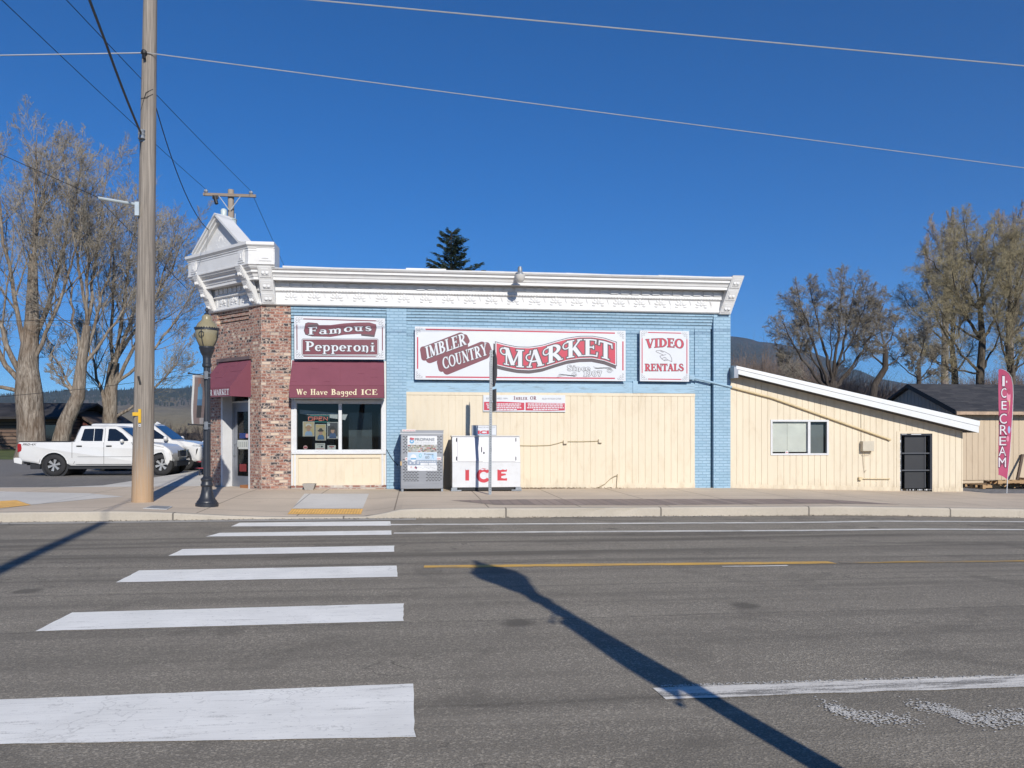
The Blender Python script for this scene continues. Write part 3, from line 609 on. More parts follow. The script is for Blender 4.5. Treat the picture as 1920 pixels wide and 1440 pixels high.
bw = MB(); bw.box(-5.38, -5.08, 21.9, 34, ZB, 4.78); bw.build('brick_side_wall', M_side, mk)
MB().box(-5.08, 7.95, 33.7, 34, ZB, 5.3).build('back_wall', pm('back_block', (.3, .3, .3)), mk)
FP = [(-5.25, 33.9), (-5.25, 22.0), (-3.7, 20.45), (8.2, 20.45), (8.2, 33.9)]
MB().prism(FP, lambda u, v, d: (u, v, d), 4.84, 5.0).build('roof', M_roof, mk)
MB().prism([(-5.0, 33.6), (-5.0, 22.1), (-3.55, 20.65), (7.9, 20.65), (7.9, 33.6)], lambda u, v, d: (u, v, d), .1, .19).build('floor', pm('shop_floor', (.12, .1, .085)), mk)
pb = MB(); pb.prism([(C1[0], YF), (-3.08, YF), (-3.08, YF + .3), (C1[0] + .12, YF + .3)], lambda u, v, d: (u, v, d), ZB, 4.78)
pb.build('brick_pier', M_pier, mk)
pc_ = MB()
def chbox(m, s0, s1, q0, q1, z0, z1, mi=0): return m.hexa([ch(s0, q0, z0), ch(s1, q0, z0), ch(s1, q1, z0), ch(s0, q1, z0), ch(s0, q0, z1), ch(s1, q0, z1), ch(s1, q1, z1), ch(s0, q1, z1)], mi)
chbox(pc_, .003, .475, .001, .3, ZB, 4.40); chbox(pc_, 1.775, 2.254, .001, .3, ZB, 4.40); chbox(pc_, .475, 1.775, .001, .3, 3.5, 4.40)
chbox(pc_, .003, .52, .001, .3, 4.40, 4.78); chbox(pc_, 1.95, 2.254, .001, .3, 4.40, 4.78)
for k in range(4): chbox(pc_, .52, 1.95, .02 + .03 * (3 - k), .3, 4.40 + k * .095, 4.40 + k * .095 + .08); chbox(pc_, .52, 1.95, .07 + .03 * (3 - k), .3, 4.48 + k * .095, 4.495 + k * .095)
pc_.build('brick_corner', M_pier_c, mk)
bs = MB(); bs.box(-3.078, -.737, YF + .05, YF + .3, ZB, .305); bs.build('brick_base', brick('base_brick', (1, 0), [(0, (.30, .13, .10)), (.35, (.36, .19, .15)), (.6, (.22, .09, .07)), (.8, (.62, .55, .48))], (.46, .42, .38), .23, .08, .014, speck=((.7, .66, .6), 6, .7)), mk)

def offset_path(path, o):
    out = []
    for i, p in enumerate(path):
        ns = []
        for a, c in ((i - 1, i), (i, i + 1)):
            if 0 <= a and c < len(path):
                d = Vector(path[c]) - Vector(path[a]); d.normalize(); ns.append(Vector((-d.y, d.x)))
        n = (ns[0] + ns[-1]); n = n / (n.dot(ns[0])) if len(ns) > 1 else ns[0]
        out.append((p[0] + n.x * o, p[1] + n.y * o))
    return out
def sweep(mb, path, prof, mi=0):
    rows = [[(x, y, z) for x, y in offset_path(path, o)] for o, z in prof]; n = len(path); k = len(prof)
    o0 = len(mb.v); mb.v += [rows[j][i] for i in range(n) for j in range(k)]
    for i in range(n - 1):
        for j in range(k - 1): mb.f.append((o0 + i * k + j, o0 + i * k + j + 1, o0 + (i + 1) * k + j + 1, o0 + (i + 1) * k + j)); mb.m.append(mi)
    for i in (0, n - 1):
        for t in tri_poly([(p[0], p[1]) for p in prof]): mb.f.append(tuple(o0 + i * k + j for j in t)); mb.m.append(mi)
PATH = [(-5.382, 33.9), C2, C1, (8.22, YF)]                                       # left side, corner, street; outward is to the left of travel reversed
PATH = [(-p[0], p[1]) for p in PATH]
def swp(mb, path, prof):
    m2 = MB(); sweep(m2, path, prof); mb.add([(-x, y, z) for x, y, z in m2.v], m2.f)
co = MB()
swp(co, PATH, [(-.25, 4.76), (.05, 4.76), (.075, 4.785), (.075, 4.815), (.045, 4.84), (.028, 4.85), (.028, 5.085), (.06, 5.095), (.085, 5.115), (.085, 5.135), (.055, 5.155), (.05, 5.17), (.05, 5.345), (.24, 5.35), (.25, 5.335),
               (.30, 5.335), (.30, 5.405), (.32, 5.41), (.335, 5.455), (.375, 5.495), (.395, 5.50), (.395, 5.555), (.425, 5.565), (.45, 5.585), (.45, 5.60), (-.25, 5.60)])
cor = co.build('cornice', M_wht, mk)
cp = MB(); rc = random.Random(8); x = -3.2
while x < 8.2:
    x2 = min(8.22, x + rc.uniform(.9, 2.3)); a, c = rc.uniform(-.006, .012), rc.uniform(-.006, .012)
    cp.hexa([(x, 19.835, 5.601), (x2 - .004, 19.835, 5.601), (x2 - .004, 20.55, 5.601), (x, 20.55, 5.601), (x, 19.83, 5.638 + a), (x2 - .004, 19.83, 5.638 + c), (x2 - .004, 20.55, 5.70 + c), (x, 20.55, 5.70 + a)]); x = x2
cp.box(-.25, .75, 20.2, 20.7, 5.69, 5.745); cp.build('flashing', M_wht, cor)
fr = MB()                                                             # pressed tin relief: shells, dentils, drops
def shell(org, ax, nrm, k=1.0):
    ax, nrm = Vector(ax), Vector(nrm)
    def el(cx, cz, rx, rz_, ang, d=.022):
        m = MB(); m.ball((0, 0, 0), (rx, d * 1.25, rz_), 8, 5); ca, sa = math.cos(ang), math.sin(ang)
        fr.add([tuple(Vector(org) + ax * (cx * k + p[0] * ca * k + p[2] * sa * k) + nrm * (-p[1]) + Vector((0, 0, (cz + p[2] * ca - p[0] * sa) * k))) for p in m.v], m.f)
    for a in (-78, -40, 0, 40, 78): el(.085 * math.sin(R(a)), .015 + .07 * math.cos(R(a)), .034, .060, R(a))
    el(0, .02, .03, .03, 0); el(-.10, -.03, .045, .022, 0); el(.10, -.03, .045, .022, 0)
for i in range(20):
    x = -3.06 + .5525 * i
    if x < 7.85: shell((x, YF - .028, 4.95), (1, 0, 0), (0, -1, 0), 1.15)
    xd = x + .276
    if xd < 7.9: fr.hexa([(xd - .01, YF - .045, 4.97), (xd + .01, YF - .045, 4.97), (xd + .01, YF - .03, 4.97), (xd - .01, YF - .03, 4.97), (xd - .045, YF - .05, 5.07), (xd + .045, YF - .05, 5.07), (xd + .045, YF - .03, 5.07), (xd - .045, YF - .03, 5.07)]); fr.box(xd - .004, xd + .004, YF - .034, YF - .028, 4.855, 4.965)
x = -3.3
while x < 7.85:
    fr.box(x, x + .20, YF - .085, YF - .05, 5.205 + (.012 if int(x * 7) % 2 else 0), 5.315); fr.box(x + .205, x + .275, YF - .07, YF - .05, 5.235, 5.29); x += .2765
x = -3.3
while x < 7.9: fr.ball((x, YF - .085, 5.125), .017, 5, 4); x += .075
for s_ in (.63, 1.13, 1.63):
    shell(ch(s_, -.028, 4.95), (-H, H, 0), (-H, -H, 0), 1.0)
    for e in (-.25, .25): chbox(fr, s_ + e - .012, s_ + e + .012, -.045, -.02, 4.86, 5.07)
s_ = .36
while s_ < 1.9: chbox(fr, s_, s_ + .14, -.085, -.05, 5.2, 5.315); s_ += .2
s_ = .34
while s_ < 1.95:
    p = ch(s_, -.085, 5.125); fr.ball(p, .017, 5, 4); s_ += .075
fr.build('frieze_ornament', M_wht, cor)
# upper tier over the corner, with gable
ut = MB(); PT = [(-p[0], p[1]) for p in [(-5.382, 22.5), C2, C1, (-3.38, YF)]]
swp(ut, PT, [(-.2, 5.602), (.47, 5.602), (.49, 5.64), (.52, 5.66), (.52, 5.70), (.505, 5.71), (.505, 6.04), (.53, 6.05), (.53, 6.075), (.565, 6.10), (.585, 6.12), (.585, 6.19), (-.2, 6.215)])
swp(ut, PT, [(.506, 5.99), (.516, 5.99), (.516, 6.0), (.506, 6.0)])
tier = ut.build('parapet', M_wht, mk)
def panel(s0, s1, q, z0, z1):
    pn = MB(); chbox(pn, s0, s1, q - .022, q + .01, z0, z1); chbox(pn, s0 + .03, s1 - .03, q - .036, q - .02, z0 + .05, z1 - .05); chbox(pn, (s0 + s1) / 2 - .03, (s0 + s1) / 2 + .03, q - .05, q - .03, z0 + .1, z1 - .1); pn.build('parapet_panel', M_wht, tier)
panel(-.05, .19, -.507, 5.72, 6.03); panel(2.07, 2.31, -.507, 5.72, 6.03); pn = MB()
pn.box(-3.80, -3.40, YF - .53, YF - .5, 5.66, 6.06); pn.box(-3.74, -3.45, YF - .545, YF - .52, 5.74, 6.0); pn.box(-3.67, -3.52, YF - .56, YF - .54, 5.8, 5.94)
pn.build('parapet_panel', M_wht, tier)
gb = MB(); g0, g1, gm, za, zb = .10, 2.16, 1.13, 6.20, 7.04
gb.prism([(g0 + .1, za), (g1 - .1, za), (gm, zb - .1)], lambda u, v, d: ch(u, d, v), -.40, -.28)
for a, c in ((g0, gm), (g1, gm)):
    d = (c - a); L = math.hypot(d, zb - za); nx, nz = -(zb - za) / L * (1 if d > 0 else -1), abs(d) / L
    for e0, e1, q0, q1 in ((0, .05, -.58, -.16), (-.05, 0.0, -.54, -.18), (-.10, -.05, -.48, -.25)):
        gb.hexa([ch(a + nx * e0, q0, za + nz * e0), ch(c + 0, q0, zb + e0 / nz), ch(c, q1, zb + e0 / nz), ch(a + nx * e0, q1, za + nz * e0), ch(a + nx * e1, q0, za + nz * e1), ch(c, q0, zb + e1 / nz), ch(c, q1, zb + e1 / nz), ch(a + nx * e1, q1, za + nz * e1)])
gable = gb.build('pediment', M_wht, mk)
og = MB()
for k in range(12):
    a = R(30 * k); p = ch(gm + .2 * math.cos(a), -.382, 6.46 + .2 * math.sin(a)); og.ball(p, (.026, .026, .03), 7, 5)
for k in range(5):
    a = R(18 + 36 * k); p = ch(gm + .09 * math.cos(a), -.39, 6.42 + .11 * math.sin(a)); og.ball(p, (.02, .02, .05), 7, 5)
og.ball(ch(gm, -.39, 6.76), (.025, .025, .05), 7, 5); og.build('pediment_ornament', M_wht, gable)
def bracket(p0, p1, q0, q1, wv):                                      # bottom front, top front, bottom back, top back centres; half width vector
    p0, p1, q0, q1, wv = map(Vector, (p0, p1, q0, q1, wv)); m = MB()
    m.hexa([p0 - wv, p0 + wv, q0 + wv, q0 - wv, p1 - wv, p1 + wv, q1 + wv, q1 - wv])
    n = (p1 - p0).cross(wv).normalized(); 
    if n.y > 0: n = -n
    for t0, t1 in ((.04, .27), (.36, .60), (.68, .95)):
        for sx, e, t_in in ((.82, .014, 0), (.5, .026, .05)):
            a, c = p0 + (p1 - p0) * (t0 + t_in), p0 + (p1 - p0) * (t1 - t_in); ww = wv * sx
            m.hexa([a - ww, a + ww, c + ww, c - ww, a - ww + n * e, a + ww + n * e, c + ww + n * e, c - ww + n * e])
        a = p0 + (p1 - p0) * ((t0 + t1) / 2)
        for k in (-.28, .28): m.ball(tuple(a + wv * k + n * .026), (.045, .012, .05), 7, 5)
    m.build('bracket', M_wht, cor)
bracket((-3.575, YF - .12, 4.77), (-3.63, YF - .50, 5.66), (-3.575, YF + .05, 4.77), (-3.63, YF + .05, 5.66), (.165, 0, 0))
bracket((8.06, YF - .10, 4.74), (8.27, YF - .50, 5.68), (8.06, YF + .2, 4.74), (8.27, YF + .2, 5.68), (.155, 0, 0))
for s_, l in ((.165, 0), (2.09, 0)):
    bracket(ch(s_, -.06, 4.77), ch(s_ + l, -.56, 5.66), ch(s_, .02, 4.77), ch(s_ + l, -.28, 5.66), Vector((-H, H, 0)) * .12)

# street window bay
M_fr = M_wht2
wf = MB(); Y1 = YF + .06
wf.box(-3.078, -2.945, Y1, Y1 + .16, .30, 3.42); wf.box(-.872, -.737, Y1, Y1 + .16, .30, 3.42)
wf.box(-2.945, -.872, Y1, Y1 + .16, 2.345, 2.62); wf.box(-2.945, -.872, Y1 + .02, Y1 + .16, 2.62, 3.42); wf.box(-2.945, -.872, Y1 - .012, Y1 + .0, 2.40, 2.44); wf.box(-2.945, -.872, Y1 - .02, Y1 + .0, 2.52, 2.56)
wf.box(-3.0, -2.96, Y1 - .02, Y1, .30, 2.6); wf.box(-.86, -.81, Y1 - .02, Y1, .30, 2.6)
wf.box(-2.945, -.872, Y1 + .01, Y1 + .16, 1.10, 1.196)
win = wf.build('window', M_fr, mk)
MB().box(-1.927, -1.847, Y1 + .035, Y1 + .14, 1.197, 2.344).build('mullion', M_fr, win)
sl = MB(); sl.box(-3.06, -.75, Y1 - .05, Y1 + .009, 1.085, 1.15); sl.build('sill', M_fr, win, bevel=.008)
for a, c in ((-2.944, -1.928), (-1.846, -.873)): MB().quad((a, Y1 + .09, 1.197), (c, Y1 + .09, 1.197), (c, Y1 + .09, 2.344), (a, Y1 + .09, 2.344)).build('pane', M_glass, win)
def siding(m, x0, x1, z0, ztop, y, pitch, gw=.013, gd=.011, x_first=None):
    """grooved plywood siding; ztop is a function of x"""
    x = x0 if x_first is None else x_first
    edges = []
    while x < x1 - .01:
        a = x if not edges else x + gw; edges.append((a, min(x1, x + pitch))); x += pitch
    for i, (a, c) in enumerate(edges):
        m.hexa([(a, y, z0), (c, y, z0), (c, y + .03, z0), (a, y + .03, z0), (a, y, ztop(a)), (c, y, ztop(c)), (c, y + .03, ztop(c)), (a, y + .03, ztop(a))])
        if c < x1: m.hexa([(c, y + gd, z0), (c + gw, y + gd, z0), (c + gw, y + .03, z0), (c, y + .03, z0), (c, y + gd, ztop(c)), (c + gw, y + gd, ztop(c)), (c + gw, y + .03, ztop(c)), (c, y + .03, ztop(c))])
lp = MB(); siding(lp, -2.90, -.90, .31, lambda x: 1.05, YF + .085, .222)
lp.box(-3.03, -2.90, YF + .05, YF + .12, .31, 1.084); lp.box(-.90, -.78, YF + .05, YF + .12, .31, 1.084); lp.box(-2.90, -.90, YF + .052, YF + .12, .99, 1.082); lp.box(-2.90, -.90, YF + .052, YF + .12, .305, .36)
lp.build('yellow_panel', M_yel, mk)
inn = MB(); inn.box(-1.75, -1.15, 21.3, 22.0, .2, 2.15); inn.box(-.98, -.3, 21.25, 21.9, .2, 2.1); inn.box(-.96, -.32, 21.22, 21.25, 1.58, 1.60); inn.box(-2.8, -2.2, 22.2, 22.5, .2, 1.7)
inn.build('cooler_cabinets', M_coolr, mk)
MB().hexa([(-2.9, 20.58, 2.10), (-1.78, 20.58, 1.94), (-1.78, 20.8, 1.94), (-2.9, 20.8, 2.10), (-2.9, 20.58, 2.20), (-1.72, 20.58, 2.09), (-1.72, 20.8, 2.09), (-2.9, 20.8, 2.20)]).build('reflection_slab', M_wht2, mk)  # slanted white slab added as the pale reflection in the window
# yellow infill and beam of the big bay
inf = MB(); zt = 2.652
inf.box(-.24, 7.30, YF + .0735, YF + .076, 2.445, 2.4485); siding(inf, -.24, 4.62, .30, lambda x: zt - .075, YF + .075, .175); siding(inf, 4.72, 7.30, .30, lambda x: zt - .075, YF + .075, .175)
inf.box(4.62, 4.72, YF + .068, YF + .11, .05, zt - .075); inf.box(-.243, 7.305, YF + .062, YF + .11, zt - .075, zt); inf.box(-.243, 4.62, YF + .068, YF + .11, .05, .30); inf.box(4.72, 7.305, YF + .068, YF + .11, .05, .30)
inf.build('yellow_siding', M_yel, mk)
bm_ = MB(); bm_.box(-.243, 5.62, YF + .07, YF + .12, 2.654, 2.93); bm_.box(5.63, 7.30, YF + .075, YF + .12, 2.66, 2.91); bm_.box(5.62, 5.75, YF + .05, YF + .12, 2.654, 2.97); bm_.build('wood_beam', M_bwood, mk)

# corner door
dq = .285; wr = MB(); chbox(wr, 1.70, 1.775, .003, dq, ZB, 2.75); chbox(wr, .475, .55, .003, dq, ZB, 2.75); chbox(wr, .55, 1.70, dq - .01, dq + .05, 2.40, 2.44); wr.build('door_reveal', M_fr, mk)
MB().hexa([ch(.475, .02, 2.75), ch(1.775, .02, 2.75), ch(1.775, .3, 2.75), ch(.475, .3, 2.75), ch(.475, .02, 3.5), ch(1.775, .02, 3.5), ch(1.775, .3, 3.5), ch(.475, .3, 3.5)]).build('door_header', M_fr, mk)
df = MB()
chbox(df, 1.60, 1.70, dq, dq + .06, .2, 2.74); chbox(df, .55, .62, dq, dq + .06, .2, 2.74); chbox(df, .62, 1.60, dq, dq + .06, 2.66, 2.74); chbox(df, .62, 1.60, dq, dq + .06, 2.30, 2.40)
chbox(df, .62, 1.60, dq + .01, dq + .05, .2, .50); chbox(df, 1.49, 1.60, dq + .01, dq + .05, .50, 2.30); chbox(df, .62, .74, dq + .01, dq + .05, .50, 2.30); chbox(df, .74, 1.49, dq + .01, dq + .05, 2.17, 2.30)
door = df.build('door', M_alu, mk)
for z0, z1, s0, s1 in ((.5, 2.17, .74, 1.49), (2.40, 2.66, .62, 1.60)): MB().quad(ch(s0, dq + .03, z0), ch(s1, dq + .03, z0), ch(s1, dq + .03, z1), ch(s0, dq + .03, z1)).build('pane', M_glass, door)
hd = MB(); hd.tube([ch(1.54, dq, 1.02), ch(1.54, dq - .06, 1.04), ch(1.54, dq - .06, 1.32), ch(1.54, dq, 1.34)], .013, 8); hd.build('handle', M_galv, door)
th = MB(); chbox(th, .55, 1.0, .06, .26, .205, .29); th.build('threshold', pm('orange_brick', (.46, .19, .07), .8, var=.3, scale=9), door)
def chq(q): return lambda px, py: chp(px, py, q)
nt_ = MB(); pl = chq(dq + .022)
poly(nt_, [(434, 778), (443, 778), (443, 792), (436, 797), (434, 797)], pl, 0); poly(nt_, rect(436, 825, 444, 837), pl, 1); poly(nt_, rect(445, 825, 465, 842), pl, 0); poly(nt_, rect(449, 812, 461, 822), pl, 2); polys(nt_, [circ(463, 817, 3.2, 4)], pl, 3); poly(nt_, rect(442, 838, 447, 842), pl, 4); poly(nt_, rect(449, 870, 462, 884), pl, 5)
for k in range(5): poly(nt_, rect(447 + 3.5 * k, 828, 449 + 3.5 * k, 838), chq(dq + .018), 6)
nt_.build('door_notices', [pm('pale_paper', (.72, .74, .68)), pm('blue_notice', (.16, .42, .62)), pm('dark_blue_notice', (.02, .05, .22)), pm('pink_sticker', (.75, .4, .42)), M_blk, pm('red_card', (.25, .03, .03)), pm('grey_print', (.45, .47, .44))], door)

# ------------------------------------------------------------------ signs on the wall
def sign_board(root, X0, Y, thick, quadpx, mat=None):
    q = [at(a, b_, Y) for a, b_ in quadpx]; b = MB(); b.hexa([q[0], q[1], (q[1][0], Y + thick, q[1][2]), (q[0][0], Y + thick, q[0][2]), q[3], q[2], (q[2][0], Y + thick, q[2][2]), (q[3][0], Y + thick, q[3][2])])
    return b.build('board', mat or M_sgn, root)
def scroll_corner(m, x, y, sx, sy, pl, k=1.0):                        # filigree in a sign corner
    for (cx, cy, r_) in ((3, 3, 2.1), (7.5, 2.6, 1.9), (2.6, 7.5, 1.9), (7, 7, 1.7), (11.5, 2.3, 1.5), (2.3, 11.5, 1.5)):
        p = arc(x + sx * cx * k, y + sy * cy * k, r_ * k, r_ * k, 20, 300, 8); polys(m, seg_polys_px(p, .55 * k), pl, 0)
def border(m, tl, tr, br, bl, pl, wd=2.2, ins=6, gap=22, mi=0):
    def lin(p, q, a, c): L = math.dist(p, q); return (p[0] + (q[0] - p[0]) * a / L, p[1] + (q[1] - p[1]) * a / L), (p[0] + (q[0] - p[0]) * (L - c) / L, p[1] + (q[1] - p[1]) * (L - c) / L)
    for p, q, ox, oy in ((tl, tr, 0, ins), (bl, br, 0, -ins), (tl, bl, ins, 0), (tr, br, -ins, 0)):
        a, c = lin(p, q, gap, gap); polys(m, seg_polys_px([(a[0] + ox, a[1] + oy), (c[0] + ox, c[1] + oy)], wd), pl, mi)
def word(m, text, fmap, pl, mi, gap=.07, grow=0):
    v, f, W = serif(text, gap, grow); put(m, (v, f), lambda x, y: fmap(x / WW[0], y), pl, mi)
WW = [1.0]
def lay_word(m, text, fmap_of_t, plf, mi_fill, mi_out=None, grow=.05, gap=.07, d=0):
    """fmap_of_t(t, y): t runs 0..1 over the word, y 0..1 over the capitals; plf(k) = surface of layer k"""
    v, f, W = serif(text, gap); 
    if mi_out is not None:
        v2, f2, _ = serif(text, gap, grow); put(m, (v2, f2), lambda x, y: fmap_of_t(x / W, y), plf(d), mi_out)
    put(m, (v, f), lambda x, y: fmap_of_t(x / W, y), plf(d + 1), mi_fill)
def layers(Y): return lambda k: onY(Y - .0035 * (k + 1))
def box_t(x0, yb, x1, yt, dyb=0): return lambda t, y: (x0 + (x1 - x0) * t, yb + dyb * t - (yb - yt) * y)

# the long market sign
Ys = 20.24; ms = thing('market_sign', 'long white wall sign with a wavy red MARKET banner and slanted IMBLER COUNTRY lettering', 'sign', (2.6, Ys, 3.6)); L = layers(Ys)
MQ = ((778, 711.5), (1173, 714.5), (1173, 620), (778, 612)); sign_board(ms, 0, Ys, .05, MQ)
m = MB(); border(m, MQ[3], MQ[2], MQ[1], MQ[0], L(0), 2.4, 5, 20)
for (x, y), sx, sy in ((MQ[3], 1, 1), (MQ[2], -1, 1), (MQ[1], -1, -1), (MQ[0], 1, -1)):
    mm = MB(); scroll_corner(mm, x + sx * 2, y + sy * 2, sx, sy, L(0)); m.add(mm.v, mm.f, 1)
m.build('border', [M_red, M_grey], ms)
def cr4(x, y): return (760 + x / 3.4286, 600 + y / 3.4286)            # coordinates measured on an enlargement
ic = MB(); lh = lambda x0, y0, x1, y1, r_: [cr4(*p) for p in capsule(x0, y0, x1, y1, r_)]
def capsule(x0, y0, x1, y1, r_):
    L_ = math.dist((x0, y0), (x1, y1)); a = math.degrees(math.atan2(y1 - y0, x1 - x0)); c = [(0, r_), (L_, r_)]
    pts = []
    for cx, cy, a0 in ((L_, r_ - r_ * .55, 0), ):
        pass
    k = r_ * .55; rad = r_ - k; base = []
    for cx, cy, s0 in ((L_ + k * 0, k, 0), (0, k, 90), (0, -k, 180), (L_, -k, 270)):
        base += [(cx + rad * math.cos(R(s0 + 15 * i)), cy + rad * math.sin(R(s0 + 15 * i))) for i in range(7)]
    ca, sa = math.cos(R(a)), math.sin(R(a)); return [(x0 + x * ca - y * sa, y0 + x * sa + y * ca) for x, y in base]
polys(ic, [lh(146, 222, 366, 136, 58), lh(256, 296, 504, 194, 58), lh(138, 186, 146, 238, 44), lh(246, 266, 256, 308, 44), lh(360, 122, 372, 146, 44), lh(500, 172, 510, 200, 46)], L(0), 0)
def slant(x0, y0, x1, y1, h, sk=.0):                                   # baseline in enlargement coordinates, cap height up the picture
    return lambda t, y: cr4(x0 + (x1 - x0) * t + sk * y, y0 + (y1 - y0) * t - h * y)
lay_word(ic, 'IMBLER', slant(136, 250, 396, 156, 76, -12), L, 1, 2, .045, .03, 1); lay_word(ic, 'COUNTRY', slant(246, 318, 532, 222, 74, -12), L, 1, 2, .045, .02, 1)
ic.build('country_lettering', [M_mar, M_sgn, M_ink], ms)
WT = [(576, 138), (640, 156), (720, 172), (800, 174), (880, 162), (960, 138), (1040, 116), (1120, 104), (1200, 103), (1280, 116), (1358, 142)]
WBt = [(576, 290), (640, 306), (720, 322), (800, 326), (880, 314), (960, 288), (1040, 264), (1120, 252), (1200, 250), (1280, 266), (1358, 296)]
def wav(x, k):  # k 0 bottom edge, 1 top edge
    a, b_ = lerp(x, WBt), lerp(x, WT); return a + (b_ - a) * k
def wave_poly(x0, x1, kb, kt, dx=0, dy=0, n=40): xs_ = [x0 + (x1 - x0) * i / n for i in range(n + 1)]; return [cr4(x + dx, wav(x, kt) + dy) for x in xs_] + [cr4(x + dx, wav(x, kb) + dy) for x in reversed(xs_)]
bn = MB(); poly(bn, wave_poly(570, 1358, -.02, 1.02, -4, 16), L(0), 1); poly(bn, wave_poly(576, 1360, -.01, 1.01), L(1), 1); poly(bn, wave_poly(580, 1356, .02, .98), L(2), 2); poly(bn, wave_poly(586, 1350, .055, .945), L(3), 0); 
lay_word(bn, 'M~A~R~K~ET', lambda t, y: cr4(612 + 722 * t, wav(612 + 722 * t, .13 + .74 * y)), L, 2, 1, .055, .0, 4)
for e, k in ((.085, 3.5),): pass
bn.build('market_banner', [M_red, M_ink, M_sgn], ms)
si = MB(); lay_word(si, 'Since', slant(1040, 326, 1186, 326, 36), L, 1, 0, .085, .10, 0); lay_word(si, '1907', slant(1146, 362, 1262, 362, 38), L, 1, 0, .085, .08, 0)
for x0, y0, d in ((1198, 300, 1), (1112, 350, -1)):
    for a in range(4):
        P = [cr4(x0 + d * (10 + 28 * i + a * 6), y0 + 7 * math.sin(i * 1.1 + a) + 6 * i * (.5 if d > 0 else .15) + a * 3) for i in range(5)]; polys(si, seg_polys_px(P, .8), L(0), 0)
    polys(si, seg_polys_px([cr4(*p) for p in arc(x0 + d * (115 if d > 0 else 25), y0 + 26 * (1 if d > 0 else 0), 16, 13, 0, 330, 12)], .9), L(0), 0); polys(si, seg_polys_px([cr4(*p) for p in arc(x0 + d * (115 if d > 0 else 25), y0 + 26 * (1 if d > 0 else 0), 8, 6, 0, 330, 10)], .7), L(0), 0)
si.build('since_lettering', [M_grey, M_sgn], ms)

# pepperoni sign
Yp = 20.12; ps = thing('pepperoni_sign', 'white sign reading Famous Pepperoni on maroon ribbon, mounted above the wide awning', 'sign', (-1.9, Yp, 3.9)); L2 = layers(Yp)
PQ = ((552, 673), (722, 674), (722, 597), (551.5, 592.5)); sign_board(ps, 0, Yp, .07, PQ)
m = MB(); border(m, PQ[3], PQ[2], PQ[1], PQ[0], L2(0), 1.9, 5, 17)
for (x, y), sx, sy in ((PQ[3], 1, 1), (PQ[2], -1, 1), (PQ[1], -1, -1), (PQ[0], 1, -1)):
    mm = MB(); scroll_corner(mm, x + sx * 2, y + sy * 2, sx, sy, L2(0), 1.1); m.add(mm.v, mm.f, 1)
m.build('border', [M_mar, M_grey], ps)
def cr1(x, y): return (320 + x / 4.0, 380 + y / 4.0)
rb = MB()
RT = [(1010, 930), (1060, 925), (1120, 920), (1200, 918), (1300, 905), (1400, 899), (1490, 898), (1540, 912)]; RB = [(1010, 992), (1060, 1002), (1120, 1008), (1200, 1006), (1300, 990), (1400, 984), (1490, 986), (1540, 990)]
poly(rb, [cr1(*p) for p in [(998, 960), (1010, 905), (1030, 897), (1100, 903), (1113, 918)] + RT[3:] + [(1545, 940), (1528, 1008), (1430, 998), (1428, 985)] + RB[5:2:-1] + [(1060, 1003), (1010, 990)]], L2(0), 1)
poly(rb, [cr1(*p) for p in [(1003, 958), (1014, 908), (1034, 901), (1096, 907), (1108, 922)] + RT[3:] + [(1540, 940), (1524, 1003), (1436, 994), (1432, 981)] + RB[5:2:-1] + [(1062, 998), (1014, 985)]], L2(1), 0)
poly(rb, [cr1(*p) for p in [(1020, 915), (1095, 910), (1106, 922), (1050, 930)]], L2(2), 1); poly(rb, [cr1(*p) for p in [(1440, 985), (1524, 992), (1522, 1002), (1438, 994)]], L2(2), 1)
lay_word(rb, 'Famous', lambda t, y: cr1(1030 + 478 * t, lerp(1030 + 478 * t, [(1030, 990), (1200, 984), (1360, 964), (1508, 962)]) - 56 * y), L2, 2, 1, .06, .10, 3)
rb.build('ribbon_lettering', [M_mar, M_ink, M_sgn], ps)
pp = MB()
def rrect(x0, y0, x1, y1, r_): return [(cx + r_ * math.cos(R(a)), cy + r_ * math.sin(R(a))) for cx, cy, a0 in ((x1 - r_, y1 - r_, 0), (x0 + r_, y1 - r_, 90), (x0 + r_, y0 + r_, 180), (x1 - r_, y0 + r_, 270)) for a in range(a0, a0 + 91, 18)]
poly(pp, [cr1(*p) for p in rrect(982, 1019, 1558, 1146, 14)], L2(0), 1); poly(pp, [cr1(*p) for p in rrect(985, 1022, 1555, 1143, 13)], L2(1), 2); poly(pp, [cr1(*p) for p in rrect(989, 1026, 1551, 1139, 8)], L2(2), 0)
lay_word(pp, 'Pepperoni', lambda t, y: cr1(1010 + 520 * t, 1112 + 4 * t - 72 * y), L2, 2, 1, .05, .06, 3)
pp.build('panel_lettering', [M_mar, M_ink, M_sgn], ps)

